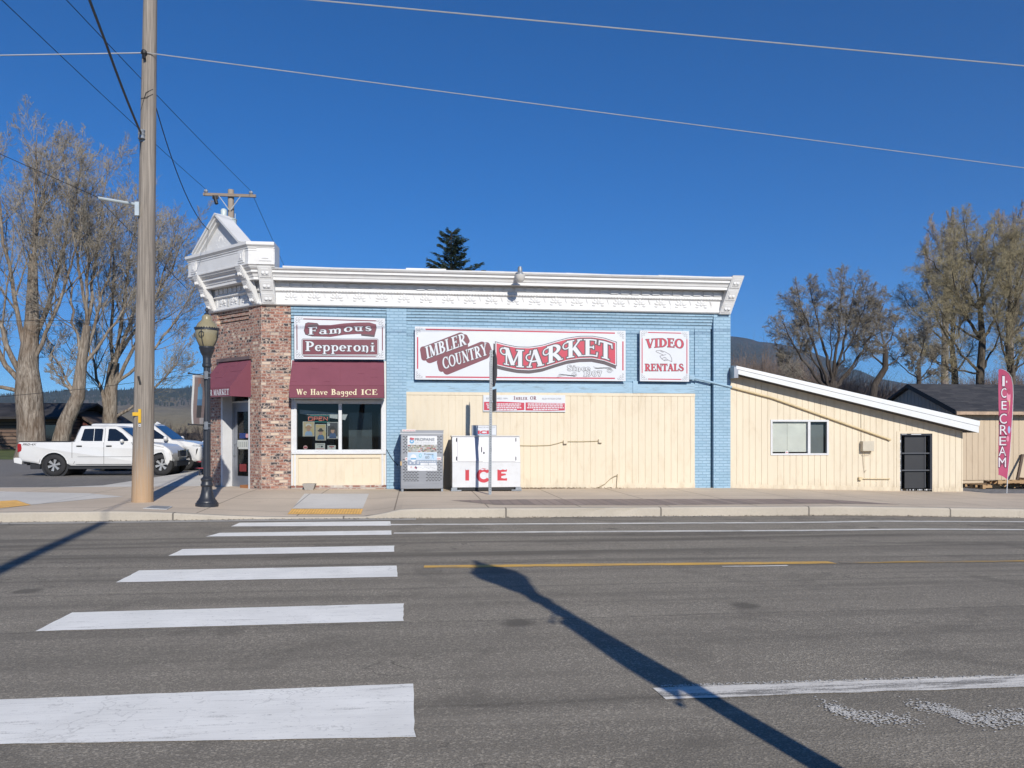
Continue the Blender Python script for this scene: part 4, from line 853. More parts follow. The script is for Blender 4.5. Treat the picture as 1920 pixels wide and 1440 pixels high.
# video sign
vs_ = thing('video_sign', 'small square white sign reading VIDEO RENTALS with a drawn pointing hand', 'sign', (6.25, Ys, 3.6))
VQ = ((1200, 714.5), (1292, 715.5), (1292, 621), (1200, 619)); sign_board(vs_, 0, Ys, .05, VQ)
m = MB(); border(m, VQ[3], VQ[2], VQ[1], VQ[0], L(0), 1.7, 4, 15)
for (x, y), sx, sy in ((VQ[3], 1, 1), (VQ[2], -1, 1), (VQ[1], -1, -1), (VQ[0], 1, -1)):
    mm = MB(); scroll_corner(mm, x + sx * 2, y + sy * 2, sx, sy, L(0), .9); m.add(mm.v, mm.f, 1)
m.build('border', [M_red, M_grey], vs_)
vl = MB(); lay_word(vl, 'VIDEO', lambda t, y: cr4(1548 + 240 * t, 186 - 12 * (1 - (2 * t - 1) ** 2) * (1 - y) - 62 * y - 6 * y * math.sin(3.14 * t)), L, 0, 1, .035, .02, 0); lay_word(vl, 'RENTALS', lambda t, y: cr4(1540 + 250 * t, 328 - 46 * y), L, 0, 1, .04, .03, 0)
hp = [(1612, 198), (1640, 194), (1672, 206), (1700, 222), (1712, 246), (1714, 268), (1690, 258), (1668, 262), (1648, 250), (1636, 232), (1660, 226), (1634, 214), (1612, 204), (1612, 198)]
polys(vl, seg_polys_px([cr4(*p) for p in hp], .7), L(0), 1)
for s_ in ([(1660, 226), (1676, 222)], [(1648, 250), (1664, 240), (1678, 244)], [(1662, 260), (1676, 250), (1688, 254)], [(1640, 200), (1660, 208)]): polys(vl, seg_polys_px([cr4(*p) for p in s_], .6), L(1), 1)
vl.build('lettering', [M_red, M_ink], vs_)

# town history board
Yh = 20.335; hs = thing('history_board', 'thin white board titled Imbler, OR with two red text panels on yellow siding', 'sign', (2.6, Yh, 2.3)); L3 = layers(Yh)
sign_board(hs, 0, Yh, .025, ((906, 771.5), (1060, 772.5), (1060, 741), (906, 741)))
hl = MB()
poly(hl, [(907.5, 753.5), (940, 753), (983, 755), (983, 769), (950, 770), (907.5, 769)], L3(0), 0); poly(hl, [(985.5, 754.5), (1020, 755.5), (1059, 756), (1059, 769.5), (1030, 770.5), (985.5, 769.5)], L3(0), 0)
def sfit(m, text, x0, yb, x1, h, pl, mi, off=.0):
    v, f, W = sans(text, off); put(m, (v, f), lambda x, y: (x0 + (x1 - x0) * x / W, yb - h * y), pl, mi)
rt = random.Random(3)
for (x0, x1), n_ in (((911, 979), 4), ((987.5, 1057), 4)):               # the small print is too fine to read: words as short strokes
    for k in range(n_):
        x = x0 + (12 if k == 3 else rt.uniform(0, 3)); e = x1 - (10 if k == 3 else rt.uniform(0, 4))
        while x < e:
            l = rt.uniform(2, 6); poly(hl, rect(x, 756.6 + 3.5 * k, min(e, x + l), 758.5 + 3.5 * k), L3(1), 1); x += l + .9
lay_word(hl, 'I', box_t(963, 749.5, 966, 743), L3, 2); lay_word(hl, 'MBLER', box_t(967, 749.5, 989, 744.5), L3, 2, gap=.1); lay_word(hl, ',', box_t(989.5, 749.5, 991, 744), L3, 2); lay_word(hl, 'OR', box_t(994, 749.5, 1006, 743), L3, 2, gap=.1)
sfit(hl, 'ESTABLISHED 1891', 912, 748.5, 952, 3, L3(1), 3); sfit(hl, 'ELEVATION 2703', 1017, 749, 1052, 3, L3(1), 3)
hl.build('lettering', [M_red, M_sgn, M_mar, M_grey], hs)

# awnings
aw = thing('window_awning', 'wide burgundy canvas awning over the street window reading We Have Bagged ICE', 'awning', (-1.9, 20.25, 2.5)); YA = 19.88
t0, t1, f0, f1 = at(548, 676, 20.27), at(720, 677, 20.27), at(542.5, 722.5, YA), at(720, 722.5, YA); b0, b1 = at(542.5, 745.5, YA), at(720, 746, YA)
b = MB(); n = 14                                                     # slope and valance as one cloth with a slight sag
for i in range(n):
    for j in range(6):
        def P(i, j):
            u, v_ = i / n, j / 6; a = Vector(t0).lerp(Vector(t1), u); c = Vector(f0).lerp(Vector(f1), u); p = a.lerp(c, v_); p.z -= .018 * math.sin(math.pi * v_) * (.6 + .4 * math.sin(u * 19)); p.y += .008 * math.sin(math.pi * v_); return p
        b.quad(P(i, j), P(i + 1, j), P(i + 1, j + 1), P(i, j + 1))
b.quad(f0, f1, b1, b0); b.add([t0, f0, b0, (b0[0], 20.27, b0[2])], [(0, 1, 2, 3)]); b.add([t1, f1, b1, (b1[0], 20.27, b1[2])], [(0, 3, 2, 1)])
cl = b.build('canvas', M_awn, aw); sm = cl.modifiers.new('thick', 'SOLIDIFY'); sm.thickness = .006
mid = Vector(t0).lerp(Vector(t1), .53), Vector(f0).lerp(Vector(f1), .53)
b = MB(); b.hexa([mid[0] + Vector((-.004, -.012, 0)), mid[0] + Vector((.004, -.012, 0)), mid[0] + Vector((.004, 0, .01)), mid[0] + Vector((-.004, 0, .01)), mid[1] + Vector((-.004, -.012, 0)), mid[1] + Vector((.004, -.012, 0)), mid[1] + Vector((.004, 0, .01)), mid[1] + Vector((-.004, 0, .01))])
b.tube([(f0[0], YA - .004, f0[2]), (f1[0], YA - .004, f1[2])], .008, 6); b.build('seam', M_awn, cl)
b = MB(); b.tube([(b0[0] + .02, YA + .03, b0[2] - .01), (b1[0] - .02, YA + .03, b1[2] - .01)], .014, 6); b.tube([(b0[0] + .03, YA + .03, b0[2] - .01), (b0[0] + .03, 20.36, b0[2] - .01)], .014, 6); b.tube([(b1[0] - .03, YA + .03, b1[2] - .01), (b1[0] - .03, 20.36, b1[2] - .01)], .014, 6); b.build('frame', M_galv, aw)
wl_ = MB(); LA = layers(YA - .006); yb = 740.3
for t, x0, x1 in (('We', 556, 575), ('Have', 582, 614), ('Bagged', 621, 669)): lay_word(wl_, t, box_t(x0, yb, x1, 729.5), LA, 0, gap=.06)
lay_word(wl_, 'ICE', box_t(677, yb, 708, 730), LA, 0, gap=.08); wl_.build('lettering', M_cream, aw)

da = thing('door_awning', 'burgundy canvas awning with white MARKET valance over the corner entrance', 'awning', (-4.9, 20.9, 2.6))
s0, s1, p_ = .44, 1.82, .58; zt_, zv, zb_ = 3.46, 2.74, 2.51
b = MB(); nn = 8
for i in range(nn):
    for j in range(5):
        def P(i, j):
            v_ = j / 5; return Vector(ch(s0 + (s1 - s0) * i / nn, .0 - p_ * v_, zt_ + (zv - zt_) * v_ - .02 * math.sin(math.pi * v_)))
        b.quad(P(i, j), P(i, j + 1), P(i + 1, j + 1), P(i + 1, j))
b.quad(ch(s0, -p_, zv), ch(s0, -p_, zb_), ch(s1, -p_, zb_), ch(s1, -p_, zv))
for s_ in (s0, s1): b.add([ch(s_, 0, zt_), ch(s_, -p_, zv), ch(s_, -p_, zb_), ch(s_, 0, zb_)], [(0, 1, 2, 3)])
cl2 = b.build('canvas', M_awn, da); cl2.modifiers.new('thick', 'SOLIDIFY').thickness = .006
b = MB(); chbox(b, s0 - .05, s1 + .05, -.07, -.003, zt_ - .01, zt_ + .075); b.build('head_flashing', pm('brown_flashing', (.17, .12, .115), .6), da)
b = MB(); pl = [ch(s1 - .02, -p_ + .02, zb_), ch(s0 + .02, -p_ + .02, zb_)]; b.tube(pl, .014, 6); b.build('frame', M_galv, da)
m = MB(); v, f, W = serif('IMBLER MARKET', .03)
m.add([ch(1.80 - 1.33 * x / W, -p_ - .009, 2.545 + .145 * y) for x, y in v], f); m.build('lettering', M_sgn, da)

# things in the shop window
Yw = YF + .06 + .105; Lw = lambda k: onY(Yw - .003 * k)
def cr3(x, y): return (540 + x / 7.58, 740 + y / 7.58)
ns = thing('open_sign', 'unlit looking neon OPEN sign in red letters and teal border inside the window', 'neon sign', (-2.5, Yw + .03, 2.0))
b = MB(); pl = onY(Yw + .02)
tb = lambda pts, r_, mi: b.tube([pl(*cr3(*p)) for p in pts], r_, 6, mi)
for pts in ([(292, 318), (345, 318), (345, 368), (292, 368), (292, 318)], [(370, 368), (370, 318), (418, 318), (420, 345), (372, 345)], [(490, 318), (440, 318), (440, 368), (490, 368)], [(440, 343), (482, 343)], [(508, 368), (508, 318), (560, 368), (560, 318)]): tb(pts, .006, 0)
b.build('red_tubes', emis('neon_red', (1, .28, .2), .8), ns)
b = MB()
for pts in ([(330, 300), (585, 300), (585, 390), (330, 384)], [(318, 304), (330, 296)]): tb(pts, .005, 0)
b.build('teal_tubes', emis('neon_teal', (.08, .45, .42), .5), ns); b = MB(); b.box(*[v for p in zip(pl(*cr3(275, 385)), pl(*cr3(590, 300))) for v in (min(p), max(p) + .0)][:2], Yw + .03, Yw + .04, 1.95, 2.07); b.build('back_plate', M_blk, ns)
SK = pm('print_skin', (.62, .36, .26)); 
def poster(label, q, bg, hat, shirt, extra=()):
    o = thing('poster', label, 'poster', pl_c(q), 0, 'portrait posters in the shop window'); cx = (q[0] + q[2]) / 2; cy = (q[1] + q[3]) / 2; w_, h_ = q[2] - q[0], q[3] - q[1]
    R_ = lambda a, c, e, f: [cr3(*p) for p in rect(q[0] + w_ * a, q[1] + h_ * c, q[0] + w_ * e, q[1] + h_ * f)]; E = lambda a, c, rx, ry: [cr3(*p) for p in circ(q[0] + w_ * a, q[1] + h_ * c, w_ * rx, h_ * ry)]
    b = MB(); poly(b, R_(0, 0, 1, 1), Lw(0), 0); poly(b, R_(.04, .03, .96, .97), Lw(1), 1)
    for e in extra:
        if e[0] == 'r': poly(b, R_(*e[1]), Lw(1.6), e[2])
        else: poly(b, E(*e[1]), Lw(1.6), e[2])
    poly(b, [cr3(q[0] + w_ * a, q[1] + h_ * c) for a, c in ((.18, .95), (.22, .74), (.38, .64), (.64, .64), (.80, .74), (.84, .95))], Lw(2.4), 3)
    poly(b, E(.5, .50, .17, .17), Lw(3.2), 4); poly(b, E(.5, .40, .30, .06), Lw(4), 2); poly(b, E(.5, .34, .17, .10), Lw(4.8), 2)
    b.build('print', [pm('poster_paper', (.8, .8, .78)), bg, hat, shirt, SK, pm('poster_green', (.12, .17, .07)), pm('poster_gold', (.72, .55, .25))], o)
def pl_c(q): p = onY(Yw)(*cr3((q[0] + q[2]) / 2, q[3])); return (p[0], Yw, p[2])
poster('window poster of a figure in a straw hat and pale blue shirt on tan ground', (210, 382, 376, 592), pm('poster_tan', (.72, .56, .34)), pm('poster_straw', (.62, .36, .2)), pm('poster_lightblue', (.38, .52, .75)), (('e', (.5, .26, .24, .12), 0), ('r', (.7, .5, .96, .9), 6)))
poster('window poster of a figure in dark hat and denim shirt with white foot band', (390, 420, 540, 650), pm('poster_sand', (.66, .54, .36)), pm('poster_darkhat', (.06, .045, .04)), pm('poster_denim', (.10, .2, .38)), (('r', (.04, .03, .96, .18), 6), ('e', (.8, .6, .2, .2), 6)))
poster('dark window poster of a figure in navy jacket beside the white mullion', (556, 390, 712, 628), pm('poster_dusk', (.10, .085, .10)), pm('poster_hair', (.05, .035, .03)), pm('poster_navy', (.07, .13, .30)), (('e', (.15, .15, .12, .08), 0), ('r', (.04, .86, .96, .95), 0)))
def card(name, label, q, cols, paint):
    o = thing(name, label, 'notice', pl_c(q)); b = MB(); poly(b, [cr3(*p) for p in (rect(*q) if name != 'round_sticker' else circ((q[0] + q[2]) / 2, (q[1] + q[3]) / 2, (q[2] - q[0]) / 2, (q[3] - q[1]) / 2))], Lw(0), 0)
    for r_, mi in paint: poly(b, [cr3(*p) for p in r_], Lw(1), mi)
    b.build('print', cols, o)
PAP = pm('notice_paper', (.80, .80, .78))
card('notice_card', 'white notice card with small black print at the foot of the window', (386, 690, 526, 782), [PAP, M_grey, M_red, M_blk], [(rect(410, 706, 505, 716), 1), (circ(480, 738, 16, 12), 3), (rect(438, 730, 450, 745), 1), (rect(400, 766, 515, 774), 2)])
card('notice_card', 'white card with red heading beside the mullion at the foot of the window', (560, 720, 678, 780), [PAP, M_red, M_grey], [(rect(585, 732, 655, 744), 1), (rect(605, 752, 632, 762), 1)])
card('round_sticker', 'round pink and white sticker in the lower left of the shop window', (216, 720, 278, 780), [pm('pink_rim', (.78, .45, .46)), M_red, PAP], [(rect(228, 742, 268, 757), 1)])

# concrete block at the wall foot, floodlight on the cornice
b = MB(); x0, x1 = at(568, 918, 20.1)[0], at(592, 918, 20.1)[0]; zz = side_z(-2.4, 20.1)
b.hexa([(x0 + .06, 19.98, zz), (x1 - .05, 19.98, zz), (x1 - .05, 20.28, zz), (x0 + .06, 20.28, zz), (x0, 19.95, zz + .15), (x1, 19.95, zz + .15), (x1, 20.28, zz + .15), (x0, 20.28, zz + .15)])
for k in (.3, .7): b.box(x0 + (x1 - x0) * k - .02, x0 + (x1 - x0) * k + .02, 19.972, 19.98, zz, zz + .035)
tag(b.build('concrete_block', concrete('block_concrete', (.36, .34, .31)), bevel=.008), 'grey tapered concrete block resting at the foot of the yellow window panel', 'concrete block')
fl = thing('floodlight', 'grey barn style floodlight hanging off the top of the white cornice', 'lamp', at(975, 540, 19.62)); c0 = at(975, 520, 19.62); z = c0[2]
b = MB(); b.lathe([(.02, .30), (.045, .29), (.06, .22), (.055, .16), (.085, .13), (.09, .10)], (c0[0], 19.62, z - .03), 14); b.tube([(c0[0], 19.66, z + .17), (c0[0], 19.9, z + .19)], .03, 8); b.build('housing', M_galv, fl, smooth=True)
b = MB(); b.lathe([(.06, .10), (.13, .09), (.125, .02), (.09, -.06), (.04, -.10)], (c0[0], 19.62, z - .03), 16); b.build('refractor', pm('cloudy_acrylic', (.66, .64, .60), .25), fl, smooth=True)

# ------------------------------------------------------------------ propane cage
Yc = 19.30; pr_ = thing('propane_cage', 'perforated grey steel propane exchange cage with pale poster, against the blue pier', 'propane cage', (.13, Yc, .2)); Lc = lambda k: onY(Yc - .003 * (k + 1))
gx0, gx1 = at(751, 900, Yc)[0], at(831, 900, Yc)[0]; gz0, gz1 = .265, at(790, 807, Yc)[2]
b = MB(); b.box(gx0, gx1, Yc + .03, Yc + .80, gz0, gz1 - .08); b.build('cabinet', M_sst, pr_, bevel=.006)
b = MB(); b.box(gx0 - .005, gx1 + .005, Yc + .004, Yc + .81, gz1 - .079, gz1 - .008); b.box(gx0 - .015, gx1 + .015, Yc - .004, Yc + .82, gz1 - .008, gz1 + .004); b.box(gx0 - .012, gx1 + .012, Yc - .002, Yc + .003, gz1 - .09, gz1 - .075, 1); b.build('top_cap', [M_sst, M_wht2], pr_)
b = MB(); b.box(gx0 + .012, gx1 - .012, Yc, Yc + .029, gz0 + .01, gz1 - .10)
dr = b.build('door_panel', M_sst, pr_, bevel=.004)
b = MB()
for j in range(28):                                                   # slots, staggered row by row
    z = gz1 - .15 - .0395 * j
    if z < gz0 + .05: break
    for i in range(14):
        x = gx0 + .055 + .0735 * i + (.036 if j % 2 else 0)
        if x > gx1 - .07: continue
        fx = (x - gx0) / (gx1 - gx0); 
        if 11 <= j <= 13: continue
        if .40 < fx < .57 and (j < 1 or j > 17): continue
        b.quad((x, Yc - .002, z), (x + .046, Yc - .002, z), (x + .046, Yc - .002, z + .017), (x, Yc - .002, z + .017))
b.build('slots', M_blk, dr)
for x in (gx0 + .02, gx1 - .05):
    for y in (Yc + .02, Yc + .72): MB().box(x, x + .05, y, y + .06, .19, gz0).build('foot', M_galv, pr_)
b = MB(); b.box(gx0 - .004, gx0 + .03, Yc - .03, Yc - .001, .83, .93); b.build('latch', pm('brass_latch', (.6, .42, .2), .5), pr_)
def cr5(x, y): return (720 + x / 6.857, 780 + y / 6.857)
p5 = lambda pts: [cr5(*p) for p in pts]
pnl = MB(); B_ = lambda q, mi, k=1: poly(pnl, p5(rect(*q)), Lc(k), mi)
B_((302, 258, 682, 705), 0, 0); B_((305, 368, 680, 464), 1); B_((305, 470, 680, 566), 2); B_((305, 567, 680, 634), 3); B_((468, 602, 566, 630), 0, 2); B_((574, 602, 670, 630), 0, 2)
rp = random.Random(11)
for k in range(150):                                                  # the photo strip: people out of doors, a few pixels each
    x = rp.uniform(306, 660); y = rp.uniform(370, 452); B_((x, y, x + rp.uniform(5, 22), y + rp.uniform(4, 14)), rp.choice((5, 6, 7, 8, 9, 0)), 2 + k * .02)
E5 = lambda cx, cy, rx, ry, mi, k: poly(pnl, p5(circ(cx, cy, rx, ry)), Lc(k), mi)
E5(358, 312, 30, 40, 0, 1); E5(358, 328, 29, 26, 10, 2); poly(pnl, p5([(328, 300), (335, 276), (385, 282), (388, 302), (358, 310)]), Lc(2.2), 9); poly(pnl, p5(rect(332, 290, 350, 300)), Lc(2.6), 11); E5(358, 326, 12, 9, 0, 3)
E5(378, 540, 40, 50, 0, 2); poly(pnl, p5([(342, 540), (416, 540), (412, 560), (345, 560)]), Lc(3), 10); E5(466, 508, 18, 26, 12, 2); E5(466, 508, 12, 17, 2, 3)
for x in (340, 390, 437): E5(x, 605, 10, 9, 0, 2)
E5(350, 658, 10, 10, 9, 1); E5(350, 658, 6, 6, 0, 2); poly(pnl, p5([(390, 664), (404, 644), (430, 662), (416, 684)]), Lc(1), 11); poly(pnl, p5([(390, 664), (397, 654), (412, 672), (416, 684)]), Lc(2), 9)
for k in range(9): B_((440 + 25 * k, 655 + (k % 3) * 8, 458 + 25 * k, 658 + (k % 3) * 8), 4, 1)
for k in range(8): B_((430 + 30 * k, 580, 452 + 30 * k, 587), 0, 2)
for seg in ([(628, 490), (628, 520), (612, 548)], [(628, 520), (640, 556)], [(606, 512), (646, 512)]): polys(pnl, [p5(q) for q in seg_polys_px(seg, 5)], Lc(2), 10)
sfit(pnl, 'PROPANE', *cr5(396, 320), cr5(650, 0)[0], 5.4, Lc(1.6), 4, .02); sfit(pnl, 'ON A MISSION', *cr5(396, 356), cr5(650, 0)[0], 3.6, Lc(1.6), 8)
sfit(pnl, 'Propane', *cr5(516, 500), cr5(636, 0)[0], 3.0, Lc(2), 4, .02); sfit(pnl, 'GO', *cr5(528, 546), cr5(584, 0)[0], 4.4, Lc(2), 4, .03)
pnl.build('poster_panel', [pm('panel_white', (.78, .80, .82)), pm('strip_grey', (.40, .41, .38)), pm('band_blue', (.52, .66, .80)), pm('band_slate', (.30, .36, .46)), pm('print_slate', (.16, .19, .23)), pm('dot_olive', (.25, .28, .14)), pm('dot_black', (.05, .05, .06)), pm('dot_tan', (.55, .45, .33)), pm('dot_grey', (.5, .52, .53)), pm('dot_red', (.6, .10, .12)), pm('logo_blue', (.16, .42, .68)), pm('logo_dark', (.12, .08, .16)), pm('logo_teal', (.12, .45, .5))], pr_)
stk = MB(); poly(stk, p5(rect(232, 172, 404, 200)), onY(Yc - .008), 0); sfit(stk, 'NO SMOKING', *cr5(242, 196), cr5(398, 0)[0], 2.7, onY(Yc - .011), 1)
poly(stk, p5(rect(270, 530, 300, 575)), Lc(0), 0); poly(stk, p5(rect(680, 525, 735, 568)), Lc(0), 0); sfit(stk, 'P', *cr5(278, 566), cr5(296, 0)[0], 3.6, Lc(1), 1, .02); sfit(stk, 'ON', *cr5(684, 560), cr5(726, 0)[0], 3.2, Lc(1), 1, .02)
stk.build('stickers', [PAP, M_red], pr_)

# ------------------------------------------------------------------ ice chest
Yi = 19.34; ib = thing('ice_chest', 'white slant fronted outdoor ice chest with two doors and red ICE lettering', 'ice chest', (1.0, Yi, .2))
ix0, ix1 = at(848, 900, Yi)[0], at(976, 900, Yi)[0]; iz0, izm, iz1 = .29, at(900, 867, Yi)[2], at(900, 818.5, 19.5)[2]; sl_ = .16
def fy(z): return Yi if z <= izm else Yi + sl_ * (z - izm) / (iz1 - izm)
def fpl(k): # photo pixel onto the sloping upper front
    def f(px, py):
        y = Yi
        for _ in range(8): y = fy(at(px, py, y)[2])
        p = at(px, py, y); return (p[0], p[1] - .003 * (k + 1), p[2])
    return f
b = MB(); b.prism([(Yi, iz0), (Yi, izm), (Yi + sl_, iz1), (Yi + .84, iz1), (Yi + .84, iz0)], lambda y, z, d: (d, y, z), ix0, ix1); b.build('cabinet', M_wht2, ib, bevel=.012)
b = MB(); b.box(ix0 - .015, ix1 + .015, Yi + sl_ - .03, Yi + .85, iz1 + .001, iz1 + .022); b.build('lid', M_wht2, ib)
b = MB(); b.box(ix0 + .15, ix1 - .15, Yi + .04, Yi + .8, .215, iz0); b.build('underside', M_blk, ib)
b = MB(); b.box(ix0 - .03, ix0 + .22, Yi - .02, Yi + .84, .205, .232); b.box(ix0, ix0 + .12, Yi + .002, Yi + .8, .232, iz0); b.box(ix0 - .02, ix0 + .04, Yi - .012, Yi + .3, .235, .285); b.build('skid', M_galv, ib)
b = MB(); b.box(ix1 - .22, ix1 + .03, Yi - .02, Yi + .84, .205, .232); b.box(ix1 - .12, ix1, Yi + .002, Yi + .8, .232, iz0); b.box(ix1 - .04, ix1 + .02, Yi - .012, Yi + .3, .235, .285); b.build('skid', M_galv, ib)
M_mesh = pm('quilted_white_door', (.60, .59, .63), .4, var=.09, scale=3, bmp=.5, bscale=90)
for q, hx in (((942, 282, 1276, 582), -1), ((1376, 282, 1690, 582), 1)):
    b = MB(); c_ = [cr5(*p) for p in ((q[0], q[3]), (q[2], q[3]), (q[2], q[1]), (q[0], q[1]))]; A = [Vector(fpl(-1)(*p)) for p in c_]; n = Vector((0, -.022, .006)); b.hexa([A[0], A[1], A[1] + n, A[0] + n, A[3], A[2], A[2] + n, A[3] + n])
    d_ = b.build('chest_door', M_mesh, ib, bevel=.005); b = MB(); xh = 1254 if hx < 0 else 1380; h0, h1 = Vector(fpl(6)(*cr5(xh, 398))), Vector(fpl(6)(*cr5(xh, 456))); o_ = Vector((0, -.045, 0)); b.tube([h0, h0 + o_, h1 + o_, h1], .009, 6); b.build('handle', M_lampblk, d_)
    b = MB()
    for yy in (305, 545):
        xe = q[0] - 8 if hx < 0 else q[2] + 4; p0 = Vector(fpl(6)(*cr5(xe, yy - 22))); p1 = Vector(fpl(6)(*cr5(xe, yy + 22))); b.tube([p0, p1], .012, 6)
    b.build('hinges', M_lampblk, d_)
b = MB(); g0, g1 = at(846, 866.6, Yi), at(976, 866.6, Yi); b.box(ix0 + .002, ix1 - .002, Yi - .004, Yi, izm - .006, izm - .001); b.build('fold_line', M_grey, ib)
b = MB(); p0 = Vector(fpl(2)(*cr5(1284, 474))); b.ball(tuple(p0), (.02, .02, .028), 8, 6); b.build('padlock', M_lampblk, ib)
b = MB(); Li = lambda k: onY(Yi - .003 * (k + 1))
b_I = [cr5(*p) for p in ((1046, 688), (1070, 695), (1094, 688), (1094, 830), (1046, 830))]; poly(b, b_I, Li(0), 0)
C_o = arc(1282, 765, 72, 70, 38, 322, 22); polys(b, [[cr5(*p) for p in q] for q in seg_polys((C_o, [44] * 23))], Li(0), 0)
polys(b, [p5(rect(1458, 684, 1508, 830)), p5([(1500, 686), (1582, 686), (1578, 715), (1500, 720)]), p5([(1500, 738), (1562, 740), (1570, 758), (1500, 776)]), p5([(1500, 795), (1545, 804), (1582, 798), (1582, 830), (1500, 830)])], Li(0), 0)
sc_ = MB()                                                            # icy caps of the letters
for cx, w_ in ((1069, 24), (1282, 60), (1515, 70)): poly(b, p5([(cx - w_, 682), (cx + w_, 682), (cx + w_ * .6, 694), (cx + w_ * .2, 686), (cx - w_ * .3, 697)]), Li(1), 1)
b.build('lettering', [pm('ice_red', (.62, .05, .07), .4), pm('ice_pale', (.72, .78, .84))], ib)
it = thing('ice_topper_sign', 'small white box sign reading Packaged ICE standing on top of the ice chest', 'sign', (1.2, 19.6, iz1 + .02))
def cr6(x, y): return (880 + x / 19.2, 790 + y / 19.2)
Yt = 19.62; q0, q1 = at(*cr6(245, 500), Yt), at(*cr6(980, 140), Yt); zb0 = iz1 + .024
b = MB(); b.box(q0[0] - .10, q1[0], Yt, Yt + .2, zb0, q1[2]); b.build('sign_box', M_alu, it, bevel=.004)
b = MB(); b.quad((q0[0] + .002, Yt - .003, zb0 + .02), (q1[0] - .01, Yt - .003, zb0 + .02), (q1[0] - .01, Yt - .003, q1[2] - .015), (q0[0] + .002, Yt - .003, q1[2] - .015)); Lt = lambda k: onY(Yt - .006 - .003 * k)
sfit(b, 'PACKAGED', *cr6(285, 240), cr6(930, 0)[0], 2.6, Lt(0), 2); sfit(b, 'ICE', *cr6(310, 450), cr6(790, 0)[0], 6.2, Lt(0), 1, .05)
poly(b, [cr6(*p) for p in ((255, 490), (400, 430), (470, 425), (560, 470), (640, 455), (700, 500))], Lt(-.4), 3); b.build('sign_face', [M_sgn, M_red, M_grey, pm('ice_blue', (.35, .52, .62))], it)

# ------------------------------------------------------------------ post with two road signs seen edge on
sp = thing('road_sign_post', 'square perforated steel post carrying two road signs seen edge on, before the ice chest', 'sign post', (1.69, 18.2, .2)); px_, py_ = at(918.5, 928, 18.2)[:2]
zt_ = at(920, 657, 18.2)[2]; b = MB(); b.hexa([(px_ - .032, py_ - .032, .15), (px_ + .032, py_ - .032, .15), (px_ + .032, py_ + .032, .15), (px_ - .032, py_ + .032, .15), (px_ + .0, py_ - .032, zt_), (px_ + .064, py_ - .032, zt_), (px_ + .064, py_ + .032, zt_), (px_ + .0, py_ + .032, zt_)])
post = b.build('post', M_galv, sp); b = MB()
for k in range(60): z = .25 + .055 * k; x = px_ + .032 * (z / zt_); b.quad((x - .008, py_ - .034, z), (x + .008, py_ - .034, z), (x + .008, py_ - .034, z + .016), (x - .008, py_ - .034, z + .016))
b.build('post_holes', M_dark, post)
M_sback = pm('sign_back', (.23, .20, .18), .5, metal=.3, var=.3)
def edge_sign(z0, z1, hw, nm, oct_):
    zc, hh = (z0 + z1) / 2, (z1 - z0) / 2; sh = [(hw * math.cos(R(22.5 + 45 * k)) / .924, hh * math.sin(R(22.5 + 45 * k)) / .924) for k in range(8)] if oct_ else [(-hw, -hh), (hw, -hh), (hw, hh), (-hw, hh)]
    a = R(97); f = lambda u, v, d: (px_ + .075 + u * math.cos(a) + d * math.sin(a), py_ + u * math.sin(a) - d * math.cos(a), zc + v); b = MB(); b.prism(sh, f, 0, .006); b.build(nm, M_sback, sp)
edge_sign(2.66, 3.50, .40, 'sign_plate', True); edge_sign(2.10, 2.60, .33, 'lower_plate', False)
b = MB(); b.box(px_ + .03, px_ + .09, py_ - .05, py_ + .05, 2.72, 2.76); b.box(px_ + .03, px_ + .09, py_ - .05, py_ + .05, 3.35, 3.39); b.box(px_ + .03, px_ + .09, py_ - .05, py_ + .05, 2.3, 2.34); b.build('bolts', M_galv, sp)

